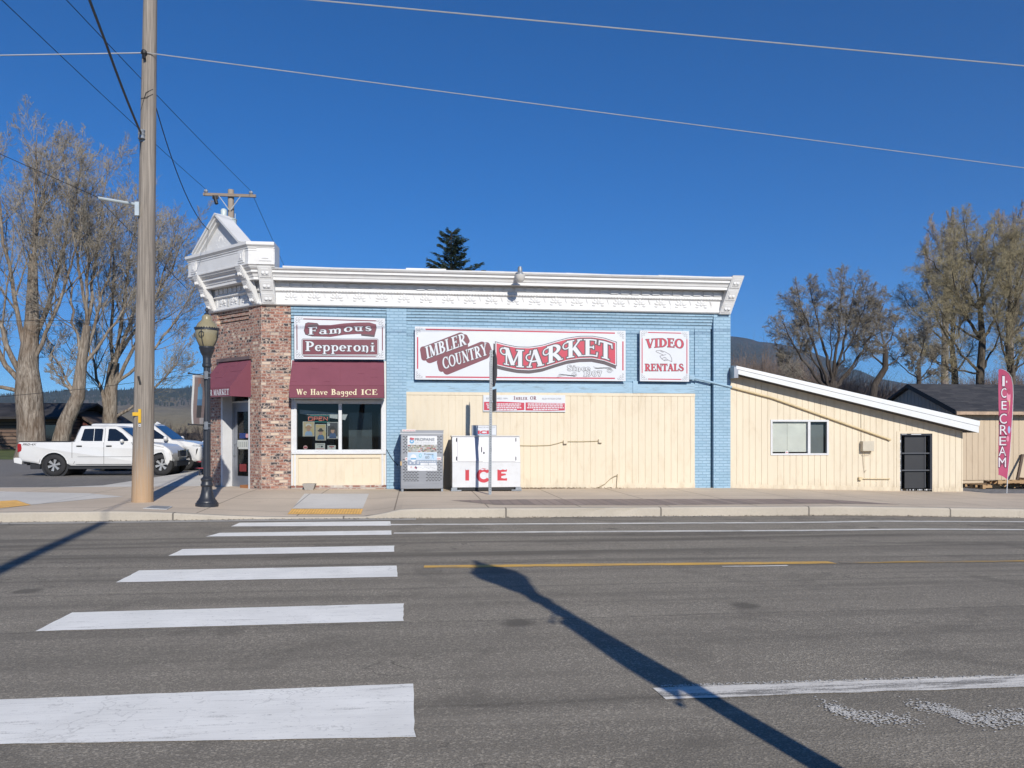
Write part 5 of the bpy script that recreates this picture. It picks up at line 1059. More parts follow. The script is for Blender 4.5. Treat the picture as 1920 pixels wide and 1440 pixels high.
# ------------------------------------------------------------------ street lamps
M_globe = pm('amber_acrylic', (.38, .33, .205), .22, var=.12, scale=5, obj=True, spec=.6); M_globe.node_tree.nodes['Principled BSDF'].inputs['Transmission Weight'].default_value = .12
def slim(p, k, kz=1.0): return [(r_ * k, h * kz if h > 0 else h) for r_, h in p]
def street_lamp(loc, rz_, label):
    t = thing('street_lamp', label, 'street lamp', loc, rz_, 'black post lamps with acorn globes')
    b = MB(); b.lathe(slim([(.265, -.05), (.27, .02), (.27, .085), (.25, .10), (.245, .13), (.215, .16), (.175, .23), (.145, .34), (.13, .44), (.128, .50)], .77, .76), (0, 0, 0), 28, flute=.05); b.lathe(slim([(.275, -.05), (.275, .075), (.262, .09), (.2, .09)], .77, .76), (0, 0, 0), 28); b.lathe(slim([(.135, .50), (.15, .52), (.15, .56), (.132, .585), (.132, .64), (.148, .66), (.148, .70), (.11, .73), (.09, .76)], .77, .76), (0, 0, 0), 24); b.build('base', M_lampblk, t, local=True, smooth=True)
    b = MB(); b.lathe([(.068, .55), (.068, 1.6), (.063, 2.72)], (0, 0, 0), 24, flute=.07); b.lathe(slim([(.09, 2.68), (.105, 2.70), (.105, 2.74), (.09, 2.76), (.09, 2.86), (.10, 2.90), (.14, 2.96), (.165, 3.03), (.175, 3.05), (.175, 3.075), (.15, 3.08)], .84), (0, 0, 0), 24); b.build('post', M_lampblk, t, local=True)
    b = MB(); b.lathe(slim([(.145, 3.08), (.155, 3.09), (.215, 3.19), (.245, 3.30), (.248, 3.40), (.24, 3.43), (.235, 3.45), (.19, 3.53), (.125, 3.58), (.105, 3.61), (.108, 3.65), (.085, 3.68), (.05, 3.70)], .87), (0, 0, 0), 28); b.build('globe', M_globe, t, local=True, smooth=True)
    b = MB(); b.lathe(slim([(.250, 3.385), (.258, 3.39), (.258, 3.425), (.246, 3.43)], .87), (0, 0, 0), 28)
    for k in range(4):
        a = R(25 + 90 * k); P = [(.221 * math.cos(a), .221 * math.sin(a), 3.39), (.219 * math.cos(a), .219 * math.sin(a), 3.29), (.195 * math.cos(a), .195 * math.sin(a), 3.19), (.145 * math.cos(a), .145 * math.sin(a), 3.09)]; b.tube(P, .009, 6)
        b.tube([(.229 * math.cos(a + .22 * math.cos(q)), .229 * math.sin(a + .22 * math.cos(q)), 3.30 + .05 * math.sin(q)) for q in [R(30 * i) for i in range(13)]], .006, 5)
    for k in range(28): a = R(360 / 28 * k); b.ball((.224 * math.cos(a), .224 * math.sin(a), 3.43), (.013, .014, .014), 5, 4)
    b.build('band', M_lampblk, t, local=True)
    b = MB(); b.lathe([(.05, 3.695), (.052, 3.715), (.03, 3.73), (.022, 3.75), (.036, 3.775), (.03, 3.80), (.008, 3.84)], (0, 0, 0), 12); b.build('finial', M_lampblk, t, local=True, smooth=True)
    for z in (2.535, 1.575): b = MB(); b.tube([(-.05, 0, z - .015), (-.43, -.03, z)], .011, 6); b.ball((-.43, -.03, z), .022, 7, 5); b.build('banner_arm', M_lampblk, t, local=True)
    for z in (2.47, 1.50):
        b = MB(); b.lathe([(.068, z), (.077, z + .002), (.077, z + .012), (.068, z + .014)], (0, 0, 0), 16); b.lathe([(.068, z + .09), (.077, z + .092), (.077, z + .102), (.068, z + .104)], (0, 0, 0), 16); b.box(-.095, -.035, -.075, -.04, z - .02, z + .13); b.build('clamp', M_galv, t, local=True)
    return t
def lamp_banner(loc, rz_, label):
    t = thing('street_banner', label, 'banner', loc, rz_, 'banners hung from post lamps'); b = MB(); nx, nz = 8, 16
    def P(i, j): u, v_ = i / nx, j / nz; return (-.36 + .27 * u, -.03 - .035 * math.sin(u * 3.1) * (.5 + .5 * v_) + .02 * math.sin(v_ * 5 + u * 2), 1.585 + .94 * v_ - (.02 * (1 - u) if j == nz else 0))
    for i in range(nx):
        for j in range(nz):
            u, v_ = (i + .5) / nx, (j + .5) / nz; mi = 1 if i < 1 else 0
            if i >= 1:
                if j >= nz - 1: mi = 5
                elif 2 < i < 6 and .52 < v_ < .80 - abs(i - 4) * .04: mi = 2
                elif 2 < i < 6 and .36 < v_ <= .52: mi = 6
                elif 2 < i < 5 and .80 <= v_ < .92: mi = 3
                elif 2 < i < 6 and .14 < v_ <= .36: mi = 4
                elif v_ < .14 and i > 4: mi = 5
            b.quad(P(i, j), P(i + 1, j), P(i + 1, j + 1), P(i, j + 1), mi)
    o = b.build('fabric', [pm('banner_brown', (.20, .15, .14), .8), pm('banner_white_edge', (.6, .6, .58), .8), pm('banner_blue', (.10, .24, .38), .8), pm('banner_face', (.26, .14, .11), .8), pm('banner_dark', (.045, .045, .05), .8), pm('banner_pale', (.36, .33, .32), .8), pm('banner_denim', (.07, .16, .28), .8)], t, local=True); o.modifiers.new('thick', 'SOLIDIFY').thickness = .003; return t
lx, ly = px_ground(388, 949, side_z); lz = side_z(lx, ly)
street_lamp((lx, ly, lz), R(52), 'black street lamp with amber acorn globe standing before the brick corner'); lamp_banner((lx, ly, lz), R(52), 'brown and blue photo banner hanging left of the black street lamp by the brick corner')
NEAR = (2.30, 1.25, .13); q = street_lamp(NEAR, R(72), 'black street lamp on the near kerb whose shadow falls across the road'); q.scale = (1.15, 1.15, 1.17); q = lamp_banner(NEAR, R(72), 'photo banner on the near street lamp that casts its shadow on the road'); q.scale = (1.15, 1.15, 1.17)

# ------------------------------------------------------------------ poles and wires
up = thing('utility_pole', 'tall weathered wooden utility pole in front of the white pickup', 'utility pole', (*px_ground(267, 941, side_z), .2)); ux, uy, _ = up.location; TOP = at(284, -150, uy)
def onpole(py): t = (941 - py) / (941 + 150); return (ux + (TOP[0] - ux) * t, uy, .2 + (TOP[2] - .2) * t)
b = MB(); n = 26; b.tube([(ux + (TOP[0] - ux) * k / n, uy, .15 + (TOP[2] - .15) * k / n) for k in range(n + 1)], [.205 - .088 * k / n for k in range(n + 1)], 22); b.build('pole', M_poleW, up, smooth=True)
M_yref = pm('yellow_reflector', (.80, .47, .02), .5)
b = MB(); p0 = onpole(778); b.box(p0[0] - .035, p0[0] + .015, uy - .215, uy - .19, at(0, 792, uy - .2)[2], at(0, 766, uy - .2)[2]); q = onpole(776); b.box(p0[0] - .15, p0[0] - .035, uy - .197, uy - .165, q[2] - .03, q[2] + .04); b.build('reflector', M_yref, up)
b = MB(); z_ = at(0, 800, uy)[2]; b.box(p0[0] - .03, p0[0] + .012, uy - .208, uy - .195, z_, z_ + .05); b.build('number_tag', M_sgn, up); b = MB(); v, f, W = sans('4', .02); b.add([(p0[0] - .022 + .026 * x / W, uy - .2095, z_ + .008 + .034 * y) for x, y in v], f); b.build('tag_digit', M_blk, up)
b = MB(); p1 = onpole(715); b.tube([(p1[0] - .05, uy - .19, p1[2] + .1), (p1[0] - .01, uy - .19, p1[2] - .06)], .022, 6); b.build('bracket', M_blk, up)
b = MB(); a0 = onpole(388); a1 = at(184, 371, uy - .4); b.tube([(a0[0] - .1, uy - .14, a0[2]), a1], [.032, .028], 8); b.box(a0[0] - .17, a0[0] - .09, uy - .2, uy - .1, a0[2] - .22, a0[2] + .05); b.build('arm', pm('pale_blue_steel', (.55, .62, .64), .4, metal=.4), up)
b = MB(); c0 = onpole(258); b.lathe([(.05, -.09), (.07, -.085), (.06, -.03), (.07, 0), (.06, .03), (.07, .085), (.05, .09)], (c0[0] - .07, uy - .17, c0[2]), 10); b.box(c0[0] - .13, c0[0] - .02, uy - .15, uy - .09, c0[2] - .13, c0[2] + .11); b.build('insulator', M_galv, up)
b = MB(); c1 = onpole(106); b.ball((c1[0] - .05, uy - .17, c1[2]), (.06, .05, .06), 8, 6); b.tube([(c1[0] - .05, uy - .16, c1[2] - .02), (c1[0] - .03, uy - .2, c1[2] - .14)], .03, 6); c2 = onpole(180)
for k, (z0, z1) in enumerate(((0, .16), (.1, .55))): b.tube([(c2[0] - .12, uy - .1, c2[2] - z1 * .6), (c2[0], uy - .17, c2[2] + z0 - .1), (c2[0] + .11, uy - .1, c2[2] + z0)], .006, 5)
b.build('hardware', M_blk, up)
np_ = thing('utility_pole', 'wooden utility pole behind the camera whose shadow reaches in from the left', 'utility pole', (-3.1, -1.4, .13)); b = MB(); b.tube([(-3.1, -1.4, .05), (-2.2, -2.2, 9.05)], [.15, .10], 14); b.build('pole', M_poleF, np_, smooth=True)
def wire(name, label, pts, r, mat=None, sag=0.0):
    b = MB(); P = []
    for (p, q) in zip(pts, pts[1:]):
        n = 14
        for k in range(n + (q is pts[-1])): t = k / n; v = Vector(p).lerp(Vector(q), t); v.z -= sag * 4 * t * (1 - t); P.append(tuple(v))
    b.tube(P, r, 5); tag(b.build(name, mat or M_wire), label, 'wire', 'overhead wires')
def far(p, q, k): return tuple(Vector(p).lerp(Vector(q), k))
w0 = (c1[0], uy - .16, c1[2])
w1 = at(1920, 313.5, 21.1); wire('overhead_wire', 'bright wire sloping from the tall pole right across the sky above the market', [w0, far(w0, w1, 3.2)], .0105, M_wireW, .02)
wire('overhead_wire', 'bright wire running level to the left from the top of the tall pole', [w0, at(-260, 108, uy)], .012, M_wireW)
p0, p1 = at(1510, 85.5, 13.0), at(1920, 123.5, 13.2); wire('overhead_wire', 'short bright wire crossing the upper right corner of the sky', [far(p0, p1, -2.4), far(p0, p1, 6)], .011, M_wireW)
cb0 = (c0[0] - .07, uy - .17, c0[2]); wire('overhead_cable', 'thick dark cable rising to upper left from the insulator on the tall pole', [cb0, at(200, 85, 14.0), (-2.22, -2.17, 8.9)], .022, pm('grey_cable', (.07, .07, .075), .6), .05)
wire('overhead_wire', 'black service wire dropping from the tall pole to the white gable', [(c2[0] + .1, uy - .1, c2[2]), at(392, 432, 21.0)], .010, None, .45)

# pole with transformer behind the corner
YT = 42; tx = at(433, 360, YT)[0]; tp = thing('transformer_pole', 'wooden power pole with crossarm and grey transformer rising behind the white gable', 'power pole', (tx, YT, .2))
b = MB(); tt = at(433, 356, YT)[2]; b.tube([(tx, YT, .1), (tx, YT, tt)], [.22, .15], 14); b.build('pole', M_poleF, tp, smooth=True)
b = MB(); xa, xb = at(381, 366, YT - .2)[0], at(480, 366, YT - .2)[0]; za = at(430, 366, YT - .2)[2]; b.box(xa, xb, YT - .26, YT - .15, za - .07, za + .07); b.build('crossarm', wood_mat('crossarm_wood', (.24, .19, .15), (.36, .29, .23), (1, 9, 9), 1.2), tp)
for x in (at(388, 0, YT)[0], at(472, 0, YT)[0]): b = MB(); b.lathe([(.03, .07), (.05, .09), (.10, .13), (.11, .17), (.08, .21), (.05, .24), (.03, .26)], (x, YT - .2, za), 10); b.build('insulator', pm('glazed_porcelain', (.45, .47, .5), .25), tp, smooth=True)
for s_ in (-1, 1): b = MB(); b.tube([(tx + s_ * .52, YT - .28, za - .08), (tx + s_ * .04, YT - .24, at(0, 382, YT)[2])], .022, 6); b.build('brace', pm('brace_steel', (.55, .58, .6), .4), tp)
b = MB(); zt0, zt1 = at(0, 440, YT)[2], at(0, 404, YT)[2]; b.lathe([(.22, zt0 - za), (.26, zt0 - za + .03), (.26, zt1 - za - .02), (.28, zt1 - za), (.28, zt1 - za + .04), (.1, zt1 - za + .12)], (tx + .12, YT - .48, za), 18); b.tube([(tx + .34, YT - .6, zt0), (tx + .34, YT - .6, zt1 + .3)], .02, 6); b.build('transformer', pm('pale_green_grey_tank', (.56, .63, .62), .4), tp, smooth=True)
b = MB(); bx = at(424, 393, YT)[0]; b.lathe([(.05, -.35), (.06, -.1), (.15, -.08), (.16, .2), (.10, .28)], (bx, YT - .5, at(0, 394, YT)[2]), 10); b.build('bushing', pm('porcelain_white', (.62, .70, .68), .3), tp, smooth=True)
b = MB(); fx = at(407, 378, YT)[0]; b.tube([(fx - .05, YT - .3, za - .1), (fx + .06, YT - .34, za - .5)], .09, 8); b.box(fx - .16, fx + .12, YT - .32, YT - .2, za - .22, za - .06); b.build('fuse_cutout', M_blk, tp)
i0, i1 = (at(388, 0, YT)[0], YT - .2, za + .25), (at(472, 0, YT)[0], YT - .2, za + .25)
q = at(101, 86, 22); wire('overhead_wire', 'thin line from the left end of the far crossarm up past the tall pole', [i0, far(i0, q, 1.5)], .010, None, .1)
q = at(212, 86, 22); wire('overhead_wire', 'thin line from the right end of the far crossarm up past the tall pole', [i1, far(i1, q, 1.5)], .010, None, .1)
e1 = at(560, 560, 75); wire('overhead_wire', 'thin line falling from the far crossarm to behind the roof', [i1, e1], .012)
wire('overhead_wire', 'black wire slanting through the bare trees past the pale arm', [at(-60, 262, 24), at(181, 369, 23.4), at(262, 452, 23), at(352, 543, 22.6)], .009)
wire('overhead_wire', 'level wire behind the bare trees left of the street lamp', [at(-80, 603, 36), at(372, 598, 36)], .011)
wire('overhead_wire', 'low wire rising gently to the street lamp in front of the hill', [at(-40, 748, 45), at(170, 728, 45), at(384, 700, 45)], .013)

# ------------------------------------------------------------------ lean-to annex
YN = 20.34; an = thing('lean_to_annex', 'cream yellow lean-to shed with sloping white edged roof joined to the blue wall', 'shed', (11, YN, .1))
ax0, ax1 = 8.256, at(1805, 900, YN)[0]; r0, r1 = at(1374, 703, YN), at(1806, 809, YN)
def rz2(x): return r0[2] + (r1[2] - r0[2]) * (x - r0[0]) / (r1[0] - r0[0])
wx0, wx1, wz0, wz1 = at(1446, 0, YN)[0], at(1552, 0, YN)[0], at(1500, 852, YN)[2], at(1500, 788.5, YN)[2]
dx0, dx1, dz1 = at(1687.5, 0, YN)[0], at(1747.5, 0, YN)[0], at(1715, 813, YN)[2]
b = MB(); P = .172; low = .06
siding(b, ax0, wx0, low, rz2, YN, P); siding(b, wx0, wx1, low, lambda x: wz0, YN, P); siding(b, wx0, wx1, wz1, rz2, YN, P); siding(b, wx1, dx0, low, rz2, YN, P); siding(b, dx0, dx1, dz1, rz2, YN, P); siding(b, dx1, ax1, low, rz2, YN, P)
b.hexa([(ax1 - .03, YN + .03, -.1), (ax1, YN + .0, -.1), (ax1, 26, -.1), (ax1 - .03, 26, -.1), (ax1 - .03, YN + .03, rz2(ax1)), (ax1, YN + .0, rz2(ax1)), (ax1, 26, rz2(ax1)), (ax1 - .03, 26, rz2(ax1))])
b.box(ax0, ax1, 25.97, 26, -.1, 1.9); b.build('siding', M_yel, an)
b = MB()
for a, c in ((ax0, dx0 - .04), (dx1 + .04, ax1)):
    z = lambda x: side_z(x, 20.3) + .01; n = 8
    for k in range(n): x, x2 = a + (c - a) * k / n, a + (c - a) * (k + 1) / n - .003; b.hexa([(x, YN - .018, z(x) - .15), (x2, YN - .018, z(x2) - .15), (x2, YN + .02, z(x2) - .15), (x, YN + .02, z(x) - .15), (x, YN - .018, z(x) + .09), (x2, YN - .018, z(x2) + .09), (x2, YN + .02, z(x2) + .09), (x, YN + .02, z(x) + .09)])
b.box(dx0 - .10, dx0 - .001, YN - .012, YN - .001, 0, dz1 + .06); b.box(dx1 + .001, dx1 + .08, YN - .012, YN - .001, 0, dz1 + .06); b.box(dx0 - .001, dx1 + .001, YN - .012, YN - .001, dz1 + .001, dz1 + .06); b.build('skirt_trim', M_yel, an)
re = at(1833, 0, YN - .35)[0]; b = MB(); x0 = ax0 + .02
b.hexa([(x0, YN - .33, rz2(x0) + .005), (re, YN - .33, rz2(re) + .005), (re, 26.2, rz2(re) + .005), (x0, 26.2, rz2(x0) + .005), (x0, YN - .33, rz2(x0) + .07), (re, YN - .33, rz2(re) + .07), (re, 26.2, rz2(re) + .30), (x0, 26.2, rz2(x0) + .20)]); rf_ = b.build('roof', M_roof, an)
b = MB(); b.hexa([(x0 - .02, YN - .36, rz2(x0) + .0), (re + .03, YN - .36, rz2(re) + .0), (re + .03, YN - .332, rz2(re) + .0), (x0 - .02, YN - .332, rz2(x0)), (x0 - .02, YN - .36, rz2(x0) + .115), (re + .03, YN - .36, rz2(re) + .175), (re + .03, YN - .332, rz2(re) + .175), (x0 - .02, YN - .332, rz2(x0) + .115)])
b.hexa([(x0, YN - .375, rz2(x0) + .118), (re + .04, YN - .375, rz2(re) + .178), (re + .04, YN - .2, rz2(re) + .178), (x0, YN - .2, rz2(x0) + .118), (x0, YN - .368, rz2(x0) + .20), (re + .06, YN - .368, rz2(re) + .315), (re + .06, YN + .3, rz2(re) + .36), (x0, YN + .3, rz2(x0) + .26)]); b.build('fascia', pm('white_metal_trim', (.80, .82, .82), .4, var=.05), rf_)
b = MB(); b.box(ax0 - .04, ax0 + .07, YN - .37, YN - .04, rz2(ax0) - .12, rz2(ax0) + .17); b.build('flashing', M_alu, rf_)
# window
b = MB(); f_ = .045; ym = YN - .02
for q in ((wx0 - .02, wx1 + .02, wz1 - .03, wz1 + .02), (wx0 - .02, wx1 + .02, wz0 - .02, wz0 + .03), (wx0 - .02, wx0 + .03, wz0 + .03, wz1 - .03), (wx1 - .03, wx1 + .02, wz0 + .03, wz1 - .03)): b.box(q[0], q[1], ym, ym + .09, q[2], q[3])
xm = at(1517, 0, YN)[0]; b.box(xm - .035, xm + .035, ym + .01, ym + .09, wz0 + .03, wz1 - .03); aw_ = b.build('window', M_wht2, an)
MB().quad((wx0 + .03, ym + .06, wz0 + .03), (xm - .035, ym + .06, wz0 + .03), (xm - .035, ym + .06, wz1 - .03), (wx0 + .03, ym + .06, wz1 - .03)).build('pane', glass('clear_glass', (.86, .88, .86)), aw_); MB().quad((xm + .035, ym + .045, wz0 + .03), (wx1 - .03, ym + .045, wz0 + .03), (wx1 - .03, ym + .045, wz1 - .03), (xm + .035, ym + .045, wz1 - .03)).build('pane', M_glass, aw_)
b = MB(); z = wz0 + .07; k = 0
while z < wz1 - .03:
    b.hexa([(wx0 + .03, ym + .088, z), (xm - .03, ym + .088, z), (xm - .03, ym + .095, z), (wx0 + .03, ym + .095, z), (wx0 + .03, ym + .098, z + .028), (xm - .03, ym + .098, z + .028), (xm - .03, ym + .105, z + .028), (wx0 + .03, ym + .105, z + .028)]); z += .027
b.box(wx0 + .03, xm - .03, ym + .15, ym + .16, wz0 + .06, wz1 - .03); b.box(wx0 + .48, wx0 + .49, ym + .08, ym + .085, wz0 + .05, wz1 - .03); b.build('blind', pm('pale_blind', (.78, .79, .74), .6), aw_)
b = MB(); b.box(xm, wx1 - .03, ym + .15, ym + .16, wz0 + .03, wz1 - .03); b.build('screen', pm('grey_screen', (.34, .36, .37), .7), aw_)
b = MB(); pl_ = onY(ym - .004); x_, z_ = at(1477, 848, ym)[0], at(1477, 849, ym)[2]
b.add([(x_ + .045 * math.cos(R(30 * k)), ym + .052, z_ + .01 + .045 * math.sin(R(30 * k))) for k in range(12)], [tuple(range(12))]); b.quad((x_ - .025, ym + .05, z_), (x_ + .025, ym + .05, z_), (x_ + .025, ym + .05, z_ + .02), (x_ - .025, ym + .05, z_ + .02), 1); b.build('window_sticker', [PAP, M_red], aw_)
# door: dark opening with an inner leaf and rails
b = MB(); zd = side_z(13, 20) + .03; yd = YN
b.box(dx0, dx0 + .05, yd + .005, yd + .1, zd, dz1); b.box(dx1 - .05, dx1, yd + .005, yd + .1, zd, dz1); b.box(dx0 + .05, dx1 - .05, yd + .005, yd + .1, dz1 - .05, dz1); ad = b.build('door', M_lampblk, an)
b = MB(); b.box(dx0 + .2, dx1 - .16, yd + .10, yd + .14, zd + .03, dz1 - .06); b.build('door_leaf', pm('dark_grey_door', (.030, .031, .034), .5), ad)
b = MB(); b.box(dx0 + .05, dx1 - .05, yd + .03, yd + .06, zd + (dz1 - zd) * .64, zd + (dz1 - zd) * .66); b.box(dx0 + .05, dx1 - .05, yd + .03, yd + .06, zd + (dz1 - zd) * .335, zd + (dz1 - zd) * .355); b.box(dx1 - .16, dx1 - .135, yd + .08, yd + .14, zd + .05, dz1 - .06); b.build('door_rails', pm('rail_grey', (.10, .105, .115), .4), ad)
b = MB(); rr_ = random.Random(2)
for k in range(40): x = rr_.uniform(dx0, dx1 - .04); b.box(x, x + rr_.uniform(.01, .05), yd - .004, yd + .004, zd - .02, zd + .015)
for k in range(30): z = rr_.uniform(zd, dz1 - .1); b.box(dx0 - .012, dx0 + rr_.uniform(.0, .02), yd - .0135, yd - .0125, z, z + rr_.uniform(.01, .05))
b.box(dx0 + .05, dx0 + .2, yd + .003, yd + .006, dz1 - .02, dz1 - .008); b.box(dx0 + .33, dx0 + .62, yd + .003, yd + .006, dz1 - .03, dz1 - .01); b.build('chipped_paint', M_wht2, ad)
MB().box(ax0 + .05, ax1 - .05, YN + .04, 25.9, -.08, -.04).build('floor', M_dark, an)
# small fittings, each its own thing
pp0, pp1, pp2, pp3 = at(1293, 706.5, YF - .03), at(1372, 726, YN - .05), at(1448, 746, YN - .05), at(1664, 822.5, YN - .05)
b = MB(); b.tube([pp0, pp1], .03, 8); b.box(pp0[0] - .02, pp0[0] + .12, YF - .07, YF + .1, pp0[2] - .07, pp0[2] + .05); b.tube([pp1, pp2, pp3, (pp3[0] + .09, YN - .03, pp3[2] - .03)], [.028, .028, .028, .04], 8, 1); tag(b.build('wall_pipe', [M_bwood, pm('cream_pipe', (.74, .60, .36), .6)]), 'slanting pipe running from the blue wall down across the cream annex siding', 'pipe')
e0 = at(1618, 846, YN - .15); eb = thing('electrical_box', 'grey beige metal electrical box on the annex wall beside the dark door', 'electrical box', (e0[0], YN, e0[2])); x0, x1 = at(1618, 0, YN - .15)[0], at(1639.5, 0, YN - .15)[0]; z1 = at(0, 828.5, YN - .15)[2]
b = MB(); b.box(x0, x1, YN - .15, YN - .001, e0[2], z1); b.build('cover', pm('beige_box', (.62, .56, .44), .5), eb, bevel=.01)
b = MB(); b.tube([(x0 + .01, YN - .06, e0[2]), (x0 + .07, YN - .08, e0[2] - .09), (x1 - .06, YN - .08, e0[2] - .08), (x1 - .04, YN - .06, e0[2])], .006, 5); b.tube([(x0 + .03, YN - .02, z1), (x0 + .02, YN - .02, rz2(x0) - .02)], .005, 5); b.tube([(x0 + .07, YN - .02, e0[2] - .05), (x0 + .09, YN - .02, .75), (x0 + .12, YN - .03, .55), (x0 + .17, YN - .02, .62)], .005, 5); b.build('cord', pm('tan_cord', (.45, .36, .22), .7), eb)
jb = thing('hose_bib', 'small painted box and horizontal pipe low on the annex wall', 'pipe', at(1612, 902, YN)); b = MB(); j0, j1 = at(1613, 897.5, YN - .04), at(1668, 898, YN - .04); b.tube([j0, j1], .014, 6); b.box(j0[0] - .05, j0[0] + .04, YN - .08, YN - .001, j0[2] - .04, j0[2] + .04); b.tube([j1, (j1[0], YN, j1[2])], .02, 6); b.build('pipe', pm('cream_pipe', (.74, .60, .36)), jb)
for i, (bx, by, lb) in enumerate(((1060, 829, 'left small cream outlet box on the yellow siding where the cord ends'), (1125.5, 827, 'right small cream outlet box on the yellow siding'))):
    p = at(bx, by, YF + .03); b = MB(); b.box(p[0] - .05, p[0] + .05, YF - .005, YF + .07, p[2] - .045, p[2] + .05); tag(b.build('outlet_box', M_yel, bevel=.006), lb, 'outlet box', 'outlet boxes on the siding')
b = MB(); b.tube([at(x, y, YF + .055) for x, y in ((974, 835.5), (1000, 835.8), (1030, 835), (1043, 832), (1055, 828.5), (1060, 828))], .008, 5); b.tube([at(x, y, YF + .055) for x, y in ((1064, 828), (1090, 828), (1122, 827))], .008, 5); tag(b.build('siding_cord', pm('yellowed_cord', (.50, .40, .22), .7)), 'thin painted cord running along the yellow siding from the ice chest to the outlets', 'cord')
b = MB(); b.tube([at(x, y, YF + .03) for x, y in ((1120, 915), (1135, 907), (1145, 897), (1152, 893), (1158, 891))], .009, 5); b.tube([at(x, y, YF + .04) for x, y in ((1156, 916), (1156.5, 905), (1158, 889))], .009, 5); tag(b.build('stub_pipe', pm('tan_cord', (.45, .36, .22))), 'thin bent pipe with stub rising from the sidewalk at the yellow siding', 'pipe')
b = MB(); b.tube([at(x, y, YF - .01) for x, y in ((724.5, 842), (730, 852), (737, 863), (746, 873))], .008, 5); tag(b.build('pier_cable', M_wire), 'thin black cable hanging down the blue brick pier behind the propane cage', 'cord')
# dead leaves along the wall foot
b = MB(); rl = random.Random(6)
for k in range(700):
    x = min(7.0, 1.95 + abs(rl.gauss(0, 1.5))); y = YF + .05 - abs(rl.gauss(0, .09)); z = side_z(x, y) + .004; a = rl.uniform(0, 6.3); l = rl.uniform(.012, .04); h = rl.uniform(0, .03)
    b.quad((x - l * math.cos(a), y - l * math.sin(a), z + h * .3), (x + l * .3 * math.sin(a), y - l * .3 * math.cos(a), z), (x + l * math.cos(a), y + l * math.sin(a), z + h), (x - l * .3 * math.sin(a), y + l * .3 * math.cos(a), z + h * .5))
b.build('leaf_litter', pm('dead_leaves', (.17, .11, .06), .9, var=.5, scale=30), None, recalc=False)['kind'] = 'stuff'

b = MB()
for k in range(1500):                                                # grit and leaf scraps along the gutter
    x = rl.uniform(-9, 16); y = KY - .02 - abs(rl.gauss(0, .11)); z = road_z(x, y) + .010; a = rl.uniform(0, 6.3); l = rl.uniform(.006, .022) * (1.6 if rl.random() < .1 else 1)
    b.quad((x - l * math.cos(a), y - l * math.sin(a), z), (x + l * .6 * math.sin(a), y - l * .6 * math.cos(a), z + .004), (x + l * math.cos(a), y + l * math.sin(a), z + rl.uniform(0, .02)), (x - l * .6 * math.sin(a), y + l * .6 * math.cos(a), z + .004), rl.randint(0, 1))
b.build('gutter_grit', [pm('grit_tan', (.33, .27, .2), .95, var=.4), pm('grit_dark', (.12, .10, .08), .95, var=.4)], None, recalc=False)['kind'] = 'stuff'
# ------------------------------------------------------------------ tan shed to the right
HX0, HY0 = 17.15, 23.8; th_ = thing('tan_shed', 'tan sided outbuilding with dark shingle roof and grey shaded gable', 'shed', (HX0 + 4, HY0, 0)); HX1, HD = 27.5, 4.5; ze, zr = 2.38, 3.27; ym_ = HY0 + HD / 2
M_tan = pm('tan_siding', (.64, .515, .365), .7, var=.07, scale=1.5, bmp=.2, stretch=(1, 1, .3), dirt=(.35, .24, .16), dirt_amt=.2)
b = MB(); siding(b, HX0, HX1, .12, lambda x: ze - .02, HY0, .205); b.box(HX0 + .1, HX1, HY0 + .035, HY0 + .07, -.1, .12); 
b.build('front_wall', M_tan, th_)
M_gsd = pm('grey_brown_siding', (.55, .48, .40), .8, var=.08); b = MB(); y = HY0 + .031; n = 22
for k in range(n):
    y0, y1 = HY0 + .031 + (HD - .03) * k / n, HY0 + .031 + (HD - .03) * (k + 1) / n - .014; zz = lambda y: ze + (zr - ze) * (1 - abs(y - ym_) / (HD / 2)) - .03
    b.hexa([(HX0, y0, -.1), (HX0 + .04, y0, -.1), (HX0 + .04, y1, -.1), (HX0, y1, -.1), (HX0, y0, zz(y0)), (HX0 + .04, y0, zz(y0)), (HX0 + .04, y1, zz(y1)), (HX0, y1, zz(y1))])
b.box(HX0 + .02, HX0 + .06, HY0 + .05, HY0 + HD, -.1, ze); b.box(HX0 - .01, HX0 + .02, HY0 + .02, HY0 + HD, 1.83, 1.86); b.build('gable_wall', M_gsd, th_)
M_sh = brick('dark_shingles', (1, 0), [(0, (.062, .06, .062)), (.3, (.078, .075, .076)), (.65, (.05, .049, .052)), (.85, (.095, .09, .088))], (.03, .03, .032), .33, .05, .006, var=.25)
b = MB(); ov = .3; oh = .15; sl2 = (zr - ze) / (HD / 2)
for s_ in (-1, 1):
    yo = ym_ + s_ * (HD / 2 + ov); zo = ze - sl2 * ov
    b.hexa([(HX0 - oh, yo, zo), (HX1, yo, zo), (HX1, ym_, zr), (HX0 - oh, ym_, zr), (HX0 - oh, yo, zo + .09), (HX1, yo, zo + .09), (HX1, ym_, zr + .09), (HX0 - oh, ym_, zr + .09)])
rr2 = b.build('roof', M_sh, th_); yo = HY0 - ov; zo = ze - sl2 * ov
b = MB(); b.box(HX0 - oh, HX1, yo - .025, yo - .001, zo - .045, zo + .055); b.build('fascia', pm('tan_fascia', (.50, .36, .25), .7, var=.3, scale=6), rr2)
b = MB(); b.hexa([(HX0 - oh - .02, yo, zo - .06), (HX0 - oh - .001, yo, zo - .06), (HX0 - oh - .001, ym_, zr - .06), (HX0 - oh - .02, ym_, zr - .06), (HX0 - oh - .02, yo, zo + .10), (HX0 - oh - .001, yo, zo + .10), (HX0 - oh - .001, ym_, zr + .10), (HX0 - oh - .02, ym_, zr + .10)]); b.build('rake_board', M_blk, rr2)
